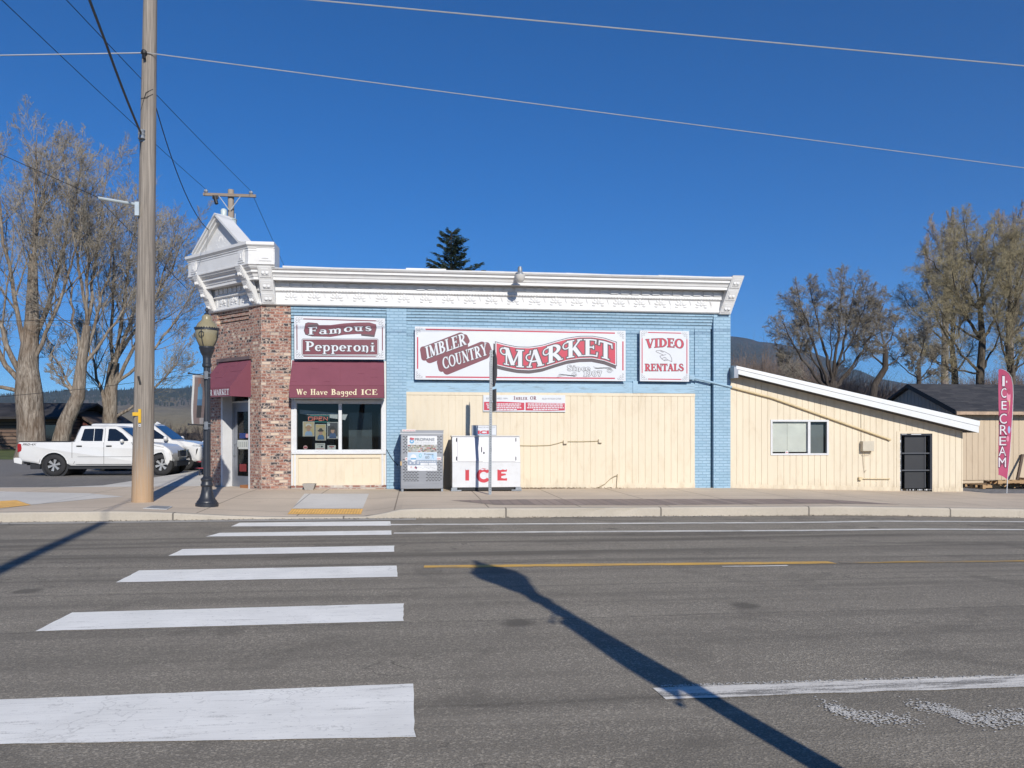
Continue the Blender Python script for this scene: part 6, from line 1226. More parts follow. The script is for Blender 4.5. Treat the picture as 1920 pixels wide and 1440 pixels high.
b = MB(); b.box(HX0 + .06, HX1, HY0 + HD - .05, HY0 + HD, -.1, ze); b.build('rear_wall', M_tan, th_)
b = MB(); b.box(HX0 - .03, HX0 + .06, HY0 - .016, HY0 - .001, .1, ze - .03); b.box(HX0 - .03, HX0 - .001, HY0 - .001, HY0 + .1, .1, ze - .03); b.build('corner_board', M_tan, th_)
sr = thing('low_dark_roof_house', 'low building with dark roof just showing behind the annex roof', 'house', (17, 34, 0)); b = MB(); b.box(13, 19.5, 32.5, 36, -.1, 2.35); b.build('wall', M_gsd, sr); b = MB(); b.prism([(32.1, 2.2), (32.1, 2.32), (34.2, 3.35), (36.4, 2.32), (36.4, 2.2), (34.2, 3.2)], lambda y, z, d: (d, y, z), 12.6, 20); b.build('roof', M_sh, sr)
# feather flag
Yg = 19.9; ff = thing('feather_flag', 'tall pink feather flag reading ICE CREAM on a thin white pole', 'flag', (*at(1887, 922, Yg)[:2], -.03)); fl_ = lambda x, y: (1640 + x / 4.8, 660 + y / 4.8)
oc = [(1114, 160), (1126, 154), (1150, 157), (1180, 170), (1205, 195), (1226, 232), (1238, 280), (1243, 340), (1243, 480), (1238, 620), (1228, 740), (1219, 860), (1208, 990), (1198, 1080), (1192, 1146), (1165, 1126), (1140, 1112), (1114, 1106), (1113, 900), (1116, 700), (1115, 500), (1112, 300)]
def fpl2(k):
    def f(px, py): p = at(px, py, Yg); wv = .05 * math.sin((py - 690) * .05) * min(1, (1893 - px) / 12); q = at(px, py, Yg + wv - .004 * k); return q
    return f
v, f = union([[fl_(*p) for p in oc]] ); gridp = [(1872 + i * 3.5, 695 + 8 * j) for i in range(7) for j in range(27)]
outl = [Vector(fl_(*p)) for p in oc]; r_ = delaunay_2d_cdt(outl + [Vector(p) for p in gridp], [], [list(range(len(outl)))][:1] if area2([tuple(o) for o in outl]) > 0 else [list(range(len(outl)))[::-1]], 1, 1e-5)
b = MB(); b.add([fpl2(0)(*p) for p in r_[0]], [tuple(q) for q, o in zip(r_[2], r_[5]) if len(o)]); fb = b.build('fabric', pm('pink_fabric', (.46, .062, .145), .7, var=.12, scale=2), ff); fb.modifiers.new('thick', 'SOLIDIFY').thickness = .003
b = MB()
poly(b, [fl_(*p) for p in ((1196, 430), (1222, 425), (1214, 520), (1204, 560))], fpl2(1.2), 2); poly(b, [fl_(*p) for p in circ(1206, 400, 18, 40)], fpl2(1.5), 3); poly(b, [fl_(*p) for p in circ(1210, 355, 14, 30)], fpl2(1.8), 5); poly(b, [fl_(*p) for p in circ(1210, 700, 12, 34)], fpl2(1.2), 4); poly(b, [fl_(*p) for p in circ(1188, 268, 6, 10)], fpl2(1.2), 1); poly(b, [fl_(*p) for p in circ(1198, 780, 12, 26)], fpl2(1.2), 3)
for ch_, cx, cy, w_, h_ in (('I', 1160, 262, 22, 90), ('C', 1162, 368, 46, 88), ('E', 1165, 480, 46, 76), ('C', 1157, 600, 64, 90), ('R', 1160, 700, 66, 86), ('E', 1153, 800, 62, 78), ('A', 1150, 892, 66, 84), ('M', 1149, 993, 66, 86)):
    for off, k, mi in ((.03, 2.4, 6), (.0, 3.4, 1)):
        v, f, W = sans(ch_, off); y0 = min(q[1] for q in v); y1 = max(q[1] for q in v); x0 = min(q[0] for q in v); x1 = max(q[0] for q in v); gr = 1.2 if mi == 6 else 1
        b.add([fpl2(k)(*fl_(cx + ((q[0] - x0) / (x1 - x0) - .5) * w_ * gr, cy - ((q[1] - y0) / (y1 - y0) - .5) * h_ * gr)) for q in v], f, mi)
b.build('print', [M_red, pm('flag_white', (.74, .70, .74), .7), pm('cone_tan', (.62, .45, .24), .7), pm('light_pink', (.72, .25, .36), .7), pm('pale_blue_scoop', (.33, .42, .66), .7), pm('deep_pink', (.45, .05, .12), .7), pm('flag_outline', (.16, .03, .07), .7)], ff)
b = MB(); P = [at(*fl_(*p), Yg + .01) for p in ((1188, 1262), (1196, 1110), (1212, 960), (1228, 740), (1240, 560), (1246, 400), (1244, 300), (1232, 230), (1208, 190), (1180, 168), (1150, 156))]; P[0] = (P[0][0], Yg + .01, -.06); b.tube(P, [.014, .013, .012, .011, .010, .009, .008, .007, .006, .005, .004], 6); b.build('pole', pm('white_fibreglass', (.72, .72, .72), .4), ff)
# pallets
M_pal = wood_mat('pallet_wood', (.40, .24, .12), (.62, .42, .22), (1.2, 9, 9), 1.3)
def pallet(cx, cy, z, rz_, tilt, label, w_=1.25, d=1.0):
    t = thing('pallet', label, 'pallet', (cx, cy, z), rz_, 'wooden pallets on the gravel'); t.rotation_euler = (R(tilt), R(tilt * .4), rz_); b = MB()
    for k in range(7): x = -w_ / 2 + w_ * k / 6.6; b.box(x, x + .115, -d / 2, d / 2, .10, .118)
    b.build('deck_boards', M_pal, t, local=True)
    for y in (-d / 2, -.045, d / 2 - .09): b = MB(); b.box(-w_ / 2, w_ / 2 + .02, y, y + .09, .022, .099); b.build('stringer', M_pal, t, local=True)
    b = MB()
    for k in (0, 3, 6): x = -w_ / 2 + w_ * k / 6.6; b.box(x, x + .115, -d / 2, d / 2, .0, .02)
    b.build('bottom_boards', M_pal, t, local=True)
pallet(17.15, 22.3, -.02, R(12), 0, 'lowest pallet lying flat on gravel beside the shaded tan wall', 1.3, .8); pallet(17.75, 21.9, .10, R(-20), -5, 'tilted pallet lying across another behind the pink flag'); pallet(18.7, 21.6, .10, R(14), 6, 'rightmost broken pallet leaning over the heap by the flag', 1.4, 1.1); pallet(18.4, 22.7, .0, R(4), 2, 'rear pallet flat against the tan wall behind the heap', 1.5, .9)
b = MB(); q = at(1916, 893, 23.2); b.hexa([(q[0] - .1, 23.3, 0.1), (q[0] - .02, 23.3, 0.1), (q[0] - .02, 23.36, .1), (q[0] - .1, 23.36, .1), (q[0] + .42, 23.7, .95), (q[0] + .5, 23.7, .95), (q[0] + .5, 23.76, .95), (q[0] + .42, 23.76, .95)]); tag(b.build('leaning_board', wood_mat('dark_board', (.09, .06, .045), (.16, .11, .08))), 'dark board leaning against the tan wall at the far right edge', 'board')
# bench
bc = thing('bench', 'red slatted bench on dark legs half hidden behind the street lamp', 'bench', (*at(377, 890, 28.0)[:2], .2)); bx, by = bc.location[:2]; M_bred = pm('red_slats', (.32, .035, .045), .5); b = MB()
for k in range(2): b.box(bx - .17, bx + 1.3, by - .16 + .13 * k, by - .05 + .13 * k, .445, .475)
b.build('seat', M_bred, bc); b = MB(); b.box(bx - .22, bx + 1.3, by + .27, by + .30, .645, .695); b.build('backrest', M_bred, bc)
for x in (bx - .05, bx + 1.15): b = MB(); b.box(x, x + .05, by - .12, by - .06, .19, .444); b.box(x, x + .05, by + .22, by + .27, .19, .70); b.box(x, x + .05, by - .06, by + .22, .39, .444); b.build('leg', M_lampblk, bc)

# ------------------------------------------------------------------ vehicles (local x forward, y to the left, near side is y = -hw)
M_car = pm('white_car_paint', (.78, .78, .77), .22, var=.03, scale=1.5, obj=True, spec=.6, dirt=(.6, .55, .48), dirt_amt=.12); M_car.node_tree.nodes['Principled BSDF'].inputs['Coat Weight'].default_value = .2
M_cgl = pm('dark_car_glass', (.012, .016, .022), .04, var=.2, spec=.8, obj=True); M_rub = pm('tyre_rubber', (.022, .022, .024), .8, var=.3, scale=8, obj=True); M_rim = pm('alloy_rim', (.46, .46, .455), .35, metal=.35, var=.1, obj=True); M_trim = pm('black_trim', (.02, .02, .022), .5, obj=True)
M_seam = pm('panel_gap', (.10, .10, .105), .7); M_tail = pm('red_lens', (.40, .015, .02), .15, var=.25, scale=14, obj=True); M_head = pm('clear_lens', (.60, .62, .64), .08, var=.4, scale=14, obj=True); M_amb = pm('amber_lens', (.55, .16, .08), .15, obj=True); M_chr = pm('chrome', (.7, .7, .72), .12, metal=.9, obj=True)
def inset(poly_, d):
    n = len(poly_); out = []; s_ = 1 if area2(poly_) > 0 else -1
    for i in range(n):
        p, q, r_ = Vector(poly_[i - 1]), Vector(poly_[i]), Vector(poly_[(i + 1) % n]); a, c = (q - p).normalized(), (r_ - q).normalized(); n1, n2 = Vector((-a.y, a.x)) * s_, Vector((-c.y, c.x)) * s_; m_ = n1 + n2; k = m_.dot(n1)
        v = m_ / k * d if k > .35 else n1 * d; out.append((q.x + v.x, q.y + v.y))
    return out
def shell_solid(b, prof, hw, edge=((.0, .075), (.018, .03), (.05, .0)), mi=0):
    """side outline extruded over the width with rounded long edges"""
    n = len(prof); rings = []
    lay = [(-hw + e, ins) for e, ins in edge] + [(hw - e, ins) for e, ins in reversed(edge)]
    for y, ins in lay: rings.append([(x, y, z) for x, z in (inset(prof, ins) if ins else prof)])
    o = len(b.v); b.v += [p for r_ in rings for p in r_]
    for k in range(len(rings) - 1):
        for i in range(n): b.f.append((o + k * n + i, o + k * n + (i + 1) % n, o + (k + 1) * n + (i + 1) % n, o + (k + 1) * n + i)); b.m.append(mi)
    for k in (0, len(rings) - 1):
        for t in tri_poly([(p[0], p[2]) for p in rings[k]]): b.f.append(tuple(o + k * n + i for i in t)); b.m.append(mi)
def wheel(t, x, y, r_, w_, rim, nsp, side):
    wl = MB(); wl.lathe([(.02, -w_ / 2 + .09), (rim, -w_ / 2 + .09), (rim + .012, -w_ / 2), (rim + .05, -w_ / 2 - .008), (r_ - .05, -w_ / 2 - .004), (r_ - .012, -w_ / 2 + .02), (r_, -w_ / 2 + .06), (r_, w_ / 2 - .06), (r_ - .012, w_ / 2 - .02), (r_ - .05, w_ / 2 + .004), (rim + .01, w_ / 2), (rim, w_ / 2 - .09), (.02, w_ / 2 - .09)], (x, y, r_), 32, axis='y'); W_ = wl.build('wheel', M_rub, t, local=True, smooth=True)
    q = MB(); s_ = -w_ / 2 * side; d = .02 * side; 
    for k in range(28):
        a0, a1 = R(360 / 28 * k), R(360 / 28 * (k + 1)); f8 = lambda a, rr, yy: (x + rr * math.cos(a), yy, r_ + rr * math.sin(a)); q.hexa([f8(a0, rim - .016, s_ + d), f8(a1, rim - .016, s_ + d), f8(a1, rim + .014, s_ + d), f8(a0, rim + .014, s_ + d), f8(a0, rim - .016, s_ - d * .3), f8(a1, rim - .016, s_ - d * .3), f8(a1, rim + .014, s_ - d * .4), f8(a0, rim + .014, s_ - d * .4)])
    for k in range(nsp):
        a = 2 * math.pi * k / nsp + .3; ca, sa = math.cos(a), math.sin(a); wd0, wd1 = .022, .045
        P = [(x + ca * .03 - sa * wd, y + s_ + dd, r_ + sa * .03 + ca * wd) for wd, dd in ((-wd0, 0), (wd0, 0))] + [(x + ca * (rim - .01) - sa * wd, y + s_ - d * .4, r_ + sa * (rim - .01) + ca * wd) for wd in (wd1, -wd1)]
        q.hexa([(p[0], p[1] + d * .9, p[2]) for p in P] + P)
    q.lathe([(.012, s_ - d * .7), (.05, s_ - d * .5), (.06, s_ + d)], (x, y, r_), 14, axis='y'); q.build('rim', [M_rim, M_trim], W_, local=True)
def arch(cx, r_, zb, n=12): # from right foot to left foot over the wheel
    a0 = math.asin(max(-1, min(1, (zb - r_w[0]) / r_))); return [(cx + r_ * math.cos(a0 + (math.pi - 2 * a0) * i / n), r_w[0] + r_ * math.sin(a0 + (math.pi - 2 * a0) * i / n)) for i in range(n + 1)]
r_w = [.37]
def side_y(z, hw, zb, zr, tuck): return -(hw - tuck * max(0, min(1, (z - zb) / (zr - zb))))
def greenhouse(b, bot, top, hwb, hwt, zb, zt):
    """cabin: belt line x range to roof x range, rounded shoulders"""
    lv = [(zb - .06, 0), (zb, 0), (zb + (zt - zb) * .5, .5), (zb + (zt - zb) * .86, .86), (zb + (zt - zb) * .955, .98), (zt, 1.12)]; rings = []
    for z, t in lv:
        tt = min(t, 1.0); x0 = bot[0] + (top[0] - bot[0]) * tt; x1 = bot[1] + (top[1] - bot[1]) * tt; hw = hwb + (hwt - hwb) * tt
        if t > 1: x0 += .10; x1 -= .16; hw -= .12
        c = .10; pts = []
        for cx, cy, a0 in ((x1 - c, hw - c, 0), (x0 + c, hw - c, 90), (x0 + c, -hw + c, 180), (x1 - c, -hw + c, 270)): pts += [(cx + c * math.cos(R(a0 + 22.5 * i)), cy + c * math.sin(R(a0 + 22.5 * i)), z) for i in range(5)]
        rings.append(pts)
    n = len(rings[0]); o = len(b.v); b.v += [p for r_ in rings for p in r_]
    for k in range(len(rings) - 1):
        for i in range(n): b.f.append((o + k * n + i, o + k * n + (i + 1) % n, o + (k + 1) * n + (i + 1) % n, o + (k + 1) * n + i)); b.m.append(0)
    b.f.append(tuple(range(o + (len(rings) - 1) * n, o + len(rings) * n))); b.m.append(0)
def vehicle(name, label, loc, rz_, body, cab, hw, wheels, rw, rim, nsp, wins, seams, handles, extra, cat='pickup truck', group=None, wsh=None, warp=(.9, .30, 1)):
    t = thing(name, label, cat, loc, rz_, group); r_w[0] = rw; b = MB(); prof = []
    for e in body:
        if isinstance(e[0], str): prof += arch(e[1], e[2], e[3])
        else: prof.append(e)
    shell_solid(b, prof, hw); greenhouse(b, *cab); B_ = b.build('body', M_car, t, local=True, smooth=True)
    b = MB()
    for wx in wheels: b.lathe([(rw + .075, -hw + .10), (rw + .075, hw - .10)], (wx, 0, rw), 24, axis='y')
    xs_ = [p[0] for p in prof]; b.box(min(xs_) + .35, max(xs_) - .45, -hw + .12, hw - .12, .24, .52); b.build('underbody', M_trim, t, local=True)
    for wx in wheels:
        for s_ in (-1, 1): wheel(t, wx, s_ * (hw - .135), rw, .24, rim, nsp, 1 if s_ < 0 else -1)
    (bx0, bx1), (tx0, tx1), hwb, hwt, zb, zt = cab
    sy = lambda z: -(hwb + (hwt - hwb) * max(0, min(1, (z - zb) / (zt - zb))))
    for wpts in wins:
        for s_ in (1, -1):
            b = MB(); b.prism(wpts, lambda u, v, d: (u, (sy(v) + d) * s_, v), -.008, .01); b.build('window', M_cgl, t, local=True)
    if wsh:
        for nm, xa, xb, s_ in wsh:
            b = MB(); fx = lambda z: xa + (xb - xa) * (z - zb) / (zt - zb); z0, z1 = zb + .04, zb + (zt - zb) * .88; h0, h1 = hwb - .12, hwb + (hwt - hwb) * .88 - .09
            b.hexa([(fx(z0) - .01, -h0, z0), (fx(z0) - .01, h0, z0), (fx(z0) + .012 * s_, h0, z0), (fx(z0) + .012 * s_, -h0, z0), (fx(z1) - .01, -h1, z1), (fx(z1) - .01, h1, z1), (fx(z1) + .012 * s_, h1, z1), (fx(z1) + .012 * s_, -h1, z1)]); b.build(nm, M_cgl, t, local=True)
    b = MB()
    for pts in seams:
        for q in seg_polys_px(pts, .012):
            b.prism(q, lambda u, v, d: (u, (-hw if v < zb else sy(v)) + d, v), -.003, .01)
    b.build('panel_gaps', M_seam, B_, local=True)
    for hx, hz in handles:
        b = MB(); b.box(hx - .09, hx + .09, -hw - .028, -hw - .006, hz - .014, hz + .014); b.box(hx - .08, hx + .08, -hw - .006, -hw + .01, hz - .03, hz + .02); b.build('door_handle', M_trim, t, local=True)
    extra(t, hw, sy, B_)
    for ch_ in t.children_recursive:                                  # rounded nose in plan, shortened tail
        if ch_.type == 'MESH' and not ch_.name.startswith(('wheel', 'rim')):
            for vv in ch_.data.vertices:
                x = vv.co.x
                if x > wheels[1]: x = wheels[1] + (x - wheels[1]) * warp[0] - warp[1] * (vv.co.y / hw) ** 2 * min(1, (x - wheels[1]) / .5)
                elif x < 2.0: x = 2.0 - (2.0 - x) * warp[2]
                vv.co.x = x
    if warp[2] != 1:
        for ch_ in t.children_recursive:
            if ch_.name.startswith(('wheel', 'rim')) and ch_.parent is t and sum(vv.co.x for vv in ch_.data.vertices) / len(ch_.data.vertices) < 2: ch_.location.x = (2.0 - wheels[0]) * (1 - warp[2])
    return t
# the pickup
def pick_extra(t, hw, sy, B_):
    b = MB(); b.box(.03, 1.72, -hw + .04, -hw + .12, 1.165, 1.195); b.box(.03, 1.72, hw - .12, hw - .04, 1.165, 1.195); b.box(.03, .12, -hw + .12, hw - .12, 1.165, 1.19); b.build('bed_rail', M_trim, t, local=True)
    for s_ in (-1, 1):
        b = MB(); b.prism([(.025, .82), (.13, .86), (.15, .95), (.13, 1.10), (.06, 1.12), (.015, 1.08)], lambda u, v, d: (u, s_ * (hw - .03 + d), v), 0, .036); b.build('taillight', M_tail, t, local=True, smooth=True)
        b = MB(); b.prism([(4.98, .84), (5.20, .70), (5.33, .73), (5.26, .86), (5.08, .90)], lambda u, v, d: (u, s_ * (hw - .05 + d), v), -.08, .034); q_ = b.build('headlight', M_head, t, local=True); b = MB(); b.prism([(4.97, .84), (5.09, .77), (5.11, .895), (5.06, .895)], lambda u, v, d: (u, s_ * (hw - .05 + d), v), -.02, .038); b.build('turn_lamp', M_amb, q_, local=True)
        b = MB(); b.ball((3.42, s_ * (hw + .09), 1.20), (.065, .085, .07), 12, 8); b.box(3.38, 3.46, s_ * hw - .06 if s_ > 0 else -hw + .0, s_ * hw if s_ > 0 else -hw + .06, 1.13, 1.17); b.build('mirror', M_car, t, local=True, smooth=True)
        b = MB(); b.box(.70, .74, s_ * (hw - .13) - .12, s_ * (hw - .13) + .12, .30, .66); b.build('mud_flap', M_trim, t, local=True)
        b = MB(); b.lathe([(.07, 0), (.07, .02)], (5.27, s_ * (hw - .16), .52), 14, axis='x'); b.build('fog_lamp', M_head, t, local=True)
    b = MB(); b.prism([(5.30, .64), (5.41, .66), (5.37, .86), (5.30, .88)], lambda u, v, d: (u, d, v), -.55, .55); b.build('grille', M_trim, t, local=True); b = MB(); b.prism([(5.38, .66), (5.425, .67), (5.39, .865), (5.36, .87)], lambda u, v, d: (u, d, v), -.10, .10); b.box(5.33, 5.40, -.56, .56, .85, .885); b.build('grille_bar', M_chr, t, local=True)
    b = MB(); b.box(5.16, 5.41, -.72, .72, .32, .50); b.build('lower_bumper', M_trim, t, local=True)
    b = MB(); b.prism([(-.11, .46), (.14, .40), (.16, .62), (-.09, .64), (-.13, .60)], lambda u, v, d: (u, d, v), -hw + .02, hw - .02); b.build('rear_bumper', M_car, t, local=True, bevel=.02)
    b = MB(); b.box(.05, .9, -.35, .35, .36, .42); b.tube([(.3, -.5, .40), (.9, -.5, .38)], .035, 8); b.build('tow_bar', M_trim, t, local=True)
    b = MB(); poly(b, [(.20, 1.075), (.50, 1.075), (.50, 1.09), (.20, 1.09)], lambda u, v: (u, -hw - .006, v), 0)
    v, f, W = sans('PRO-4X', .01); b.add([(.18 + .42 * x / W + .03 * y, -hw - .0065, 1.052 + .075 * y) for x, y in v], f, 1); b.build('decal', [pm('decal_grey', (.5, .5, .5)), M_seam], B_, local=True)
    b = MB(); b.prism(arch(4.69, .475, .42) + arch(4.69, .435, .42)[::-1], lambda u, v, d: (u, d, v), -hw - .004, -hw + .08); b.prism(arch(1.18, .475, .42) + arch(1.18, .435, .42)[::-1], lambda u, v, d: (u, d, v), -hw - .004, -hw + .08); b.build('arch_lip', M_car, B_, local=True)
    b = MB(); b.hexa([(1.86, -.6, 1.30), (1.88, .6, 1.30), (1.90, .6, 1.60), (1.90, -.6, 1.60), (1.84, -.6, 1.30), (1.86, .6, 1.30), (1.88, .6, 1.60), (1.88, -.6, 1.60)]); b.build('rear_glass', M_cgl, t, local=True)
body_p = [(.02, .62), (.14, .50), (.60, .44), ][::-1]
bp = [(.60, .44), (.13, .52), (.03, .66), (.03, .82), (.02, 1.12), (.06, 1.165), (1.74, 1.165), (1.76, .60), (1.77, .60), (1.785, 1.165), (3.62, 1.175), (4.2, 1.135), (4.75, 1.07), (5.12, .985), (5.30, .88), (5.36, .70), (5.38, .60), (5.36, .42), (5.22, .33), (5.12, .36)]
bp = [(.60, .44), (.13, .52), (.03, .66), (.03, .82), (.02, 1.12), (.06, 1.165), (1.785, 1.168), (3.62, 1.175), (4.2, 1.135), (4.75, 1.07), (5.12, .985), (5.30, .88), (5.36, .70), (5.38, .60), (5.36, .42), (5.24, .34), (5.13, .36)]
zpk = .165; X0 = at(32, 890, 29)[0]
bodyp = bp[3:] + [('a', 4.69, .445, .38)] + [(4.24, .38), (4.2, .35), (1.72, .35), (1.66, .38)] + [('a', 1.18, .445, .40)] + bp[0:3]
vehicle('pickup_truck', 'white crew cab pickup parked side on behind the wooden utility pole', (X0, 29.92, zpk), 0, bodyp, ((1.76, 3.92), (1.96, 3.18), .86, .70, 1.165, 1.735), .925, (1.18, 4.69), .373, .21, 6,
        [[(2.02, 1.22), (2.10, 1.62), (2.42, 1.63), (2.43, 1.20), (2.14, 1.20)], [(2.45, 1.20), (2.44, 1.63), (2.68, 1.63), (2.72, 1.60), (2.72, 1.20)], [(2.90, 1.20), (2.90, 1.61), (2.94, 1.63), (3.12, 1.62), (3.36, 1.47), (3.58, 1.24), (3.56, 1.20)]],
        [[(1.765, .62), (1.765, 1.16)], [(1.80, .42), (1.85, .48), (1.82, 1.18), (1.92, 1.62)], [(2.80, .40), (2.80, 1.15)], [(2.80, 1.18), (2.79, 1.64)], [(3.72, .42), (3.80, .60), (3.78, 1.0), (3.70, 1.16)], [(1.9, .40), (3.7, .40)], [(1.95, .66), (3.72, .66)], [(4.0, 1.13), (5.0, .98)]],
        [(2.0, 1.03), (2.97, 1.03)], pick_extra, wsh=(('windshield', 3.93, 3.19, 1),))
def suv_extra(t, hw, sy, B_):
    for s_ in (-1, 1):
        b = MB(); b.prism([(4.78, .98), (5.1, .94), (5.16, 1.0), (4.9, 1.04)], lambda u, v, d: (u, s_ * (hw - .06 + d), v), -.05, .064); b.build('headlight', M_head, t, local=True)
        b = MB(); b.ball((3.66, s_ * (hw + .10), 1.27), (.09, .12, .11), 12, 8); b.box(3.62, 3.7, -hw if s_ < 0 else hw - .06, -hw + .06 if s_ < 0 else hw, 1.16, 1.2); b.build('mirror', M_car, t, local=True, smooth=True)
        b = MB(); b.prism([(5.02, .88), (5.06, .88), (5.01, .70), (4.97, .60), (4.99, .84)], lambda u, v, d: (u, s_ * (hw - .04 + d), v), 0, .046); b.build('bumper_vent', M_trim, t, local=True)
        b = MB(); b.prism([(.02, .9), (.10, .92), (.10, 1.4), (.05, 1.4)], lambda u, v, d: (u, s_ * (hw - .06 + d), v), 0, .064); b.build('taillight', M_tail, t, local=True)
    b = MB(); b.box(5.12, 5.24, -.7, .7, .60, .92); b.build('grille', M_trim, t, local=True)
    b = MB(); b.prism([(2.9, 1.86), (3.15, 1.87), (3.0, 1.96)], lambda u, v, d: (u, d, v), -.03, .03); b.build('roof_antenna', M_car, t, local=True)
bodys = [(.02, .50), (.0, .75), (.03, 1.12), (.08, 1.215), (3.78, 1.215), (4.3, 1.17), (4.85, 1.11), (5.12, 1.02), (5.20, .90), (5.22, .55), (5.12, .38), (4.90, .36), ('a', 4.30, .47, .38), (3.82, .36), (1.6, .36), ('a', 1.12, .47, .38), (.62, .38), (.15, .42)]
XS = at(344, 862, 33)[0] - 4.30
SW = [[(.32, 1.27), (.42, 1.72), (1.25, 1.74), (1.25, 1.26)], [(1.36, 1.26), (1.36, 1.74), (2.30, 1.74), (2.30, 1.26)], [(2.40, 1.26), (2.40, 1.74), (3.02, 1.71), (3.58, 1.34), (3.58, 1.26)]]
SG = ([[(2.35, .42), (2.35, 1.20)], [(3.70, .5), (3.76, .9), (3.68, 1.20)], [(1.32, .5), (1.30, 1.2)]], [(1.6, 1.12), (2.55, 1.12)])
vehicle('suv', 'white sport utility vehicle parked beyond the pickup, front wheel showing', (XS, 33 + 1.0, .165), 0, bodys, ((.08, 3.86), (.26, 3.02), .95, .76, 1.21, 1.875), 1.0, (1.12, 4.30), .395, .26, 8, SW, *SG, suv_extra, cat='suv', warp=(1, .2, .72), wsh=(('windshield', 3.87, 3.03, 1),))
X3 = at(371, 850, 42)[0]
vehicle('parked_car', 'white car far back, its glass just showing beside the street lamp', (X3, 43, .165), 0, [(p[0], p[1] if isinstance(p[0], str) else p[1] * .92) + tuple(p[2:]) if isinstance(p[0], str) else (p[0], p[1] * .86) for p in bodys], ((.10, 3.86), (.62, 2.9), .92, .72, 1.045, 1.60), .96, (1.12, 4.30), .36, .24, 8, [[(.62, 1.10), (.85, 1.47), (1.6, 1.5), (1.6, 1.09)], [(1.7, 1.09), (1.7, 1.5), (2.7, 1.48), (3.4, 1.15), (3.4, 1.09)]], [[(2.35, .42), (2.35, 1.04)]], [(1.6, .95)], lambda *a: None, cat='car', wsh=(('windshield', 3.87, 2.91, 1),))

# ------------------------------------------------------------------ log house behind the trees
M_log = brick('dark_logs', (.02, 0), [(0, (.18, .115, .08)), (.4, (.21, .14, .10)), (.75, (.15, .095, .07))], (.02, .014, .012), 30, .24, .03, bst=1.0)
lh_ = thing('log_house', 'dark brown log house with dark metal roof behind the big bare trees', 'house', (-33, 60, .6)); hx0, hx1 = at(-180, 800, 58)[0], at(128, 800, 58)[0]; he = at(60, 782, 58)[2]; hr = at(60, 758, 62)[2]
b = MB(); b.box(hx0, hx1, 58, 66, 0, he); b.build('wall', M_log, lh_); b = MB(); b.prism([(56.8, he - .15), (56.8, he), (62, hr + .1), (67.2, he), (67.2, he - .15), (62, hr - .05)], lambda y, z, d: (d, y, z), hx0 - .6, hx1 + .4); b.build('roof', pm('dark_metal_roof', (.06, .057, .058), .85, var=.5, scale=.9, spec=.2), lh_)
b = MB(); qx = at(95, 790, 57.9)[0]; b.box(qx - .5, qx + .5, 57.94, 57.99, 1.3, 2.3); w_ = b.build('window', M_cgl, lh_)
rg = thing('red_barn', 'rust red boarded barn end showing right of the leaning trunk', 'barn', (-29, 61, .6)); gx0, gx1 = at(112, 800, 60)[0], at(196, 800, 60)[0]; gz0, gz1 = at(0, 806, 60)[2], at(0, 769, 60)[2]; xm_ = at(138, 800, 60)[0]
b = MB(); b.prism([(2 * xm_ - gx1 + .6, 0), (gx1 - .6, 0), (gx1 - .6, gz0), (xm_, gz1 - .15), (2 * xm_ - gx1 + .6, gz0)], lambda u, v, d: (u, d, v), 60, 68); b.build('wall', brick('rust_boards', (0, 0), [(0, (.17, .045, .03)), (.5, (.14, .038, .028))], (.03, .012, .01), 30, .18, .02), rg)
b = MB()
for s_ in (-1, 1): xe = xm_ + s_ * (gx1 - xm_); b.hexa([(xm_, 59.6, gz1 - .12), (xe, 59.6, gz0 - .12), (xe, 68.4, gz0 - .12), (xm_, 68.4, gz1 - .12), (xm_, 59.6, gz1 + .06), (xe, 59.6, gz0 + .06), (xe, 68.4, gz0 + .06), (xm_, 68.4, gz1 + .06)])
b.build('roof', pm('brown_roof_edge', (.10, .07, .055), .8), rg)
g = drape('grass', [(-80, 50), (20, 50), (20, 58), (-80, 58)], lambda x, y: .17 + .06 * (y - 50), 0, M_grass, None, 3); g['kind'] = 'stuff'

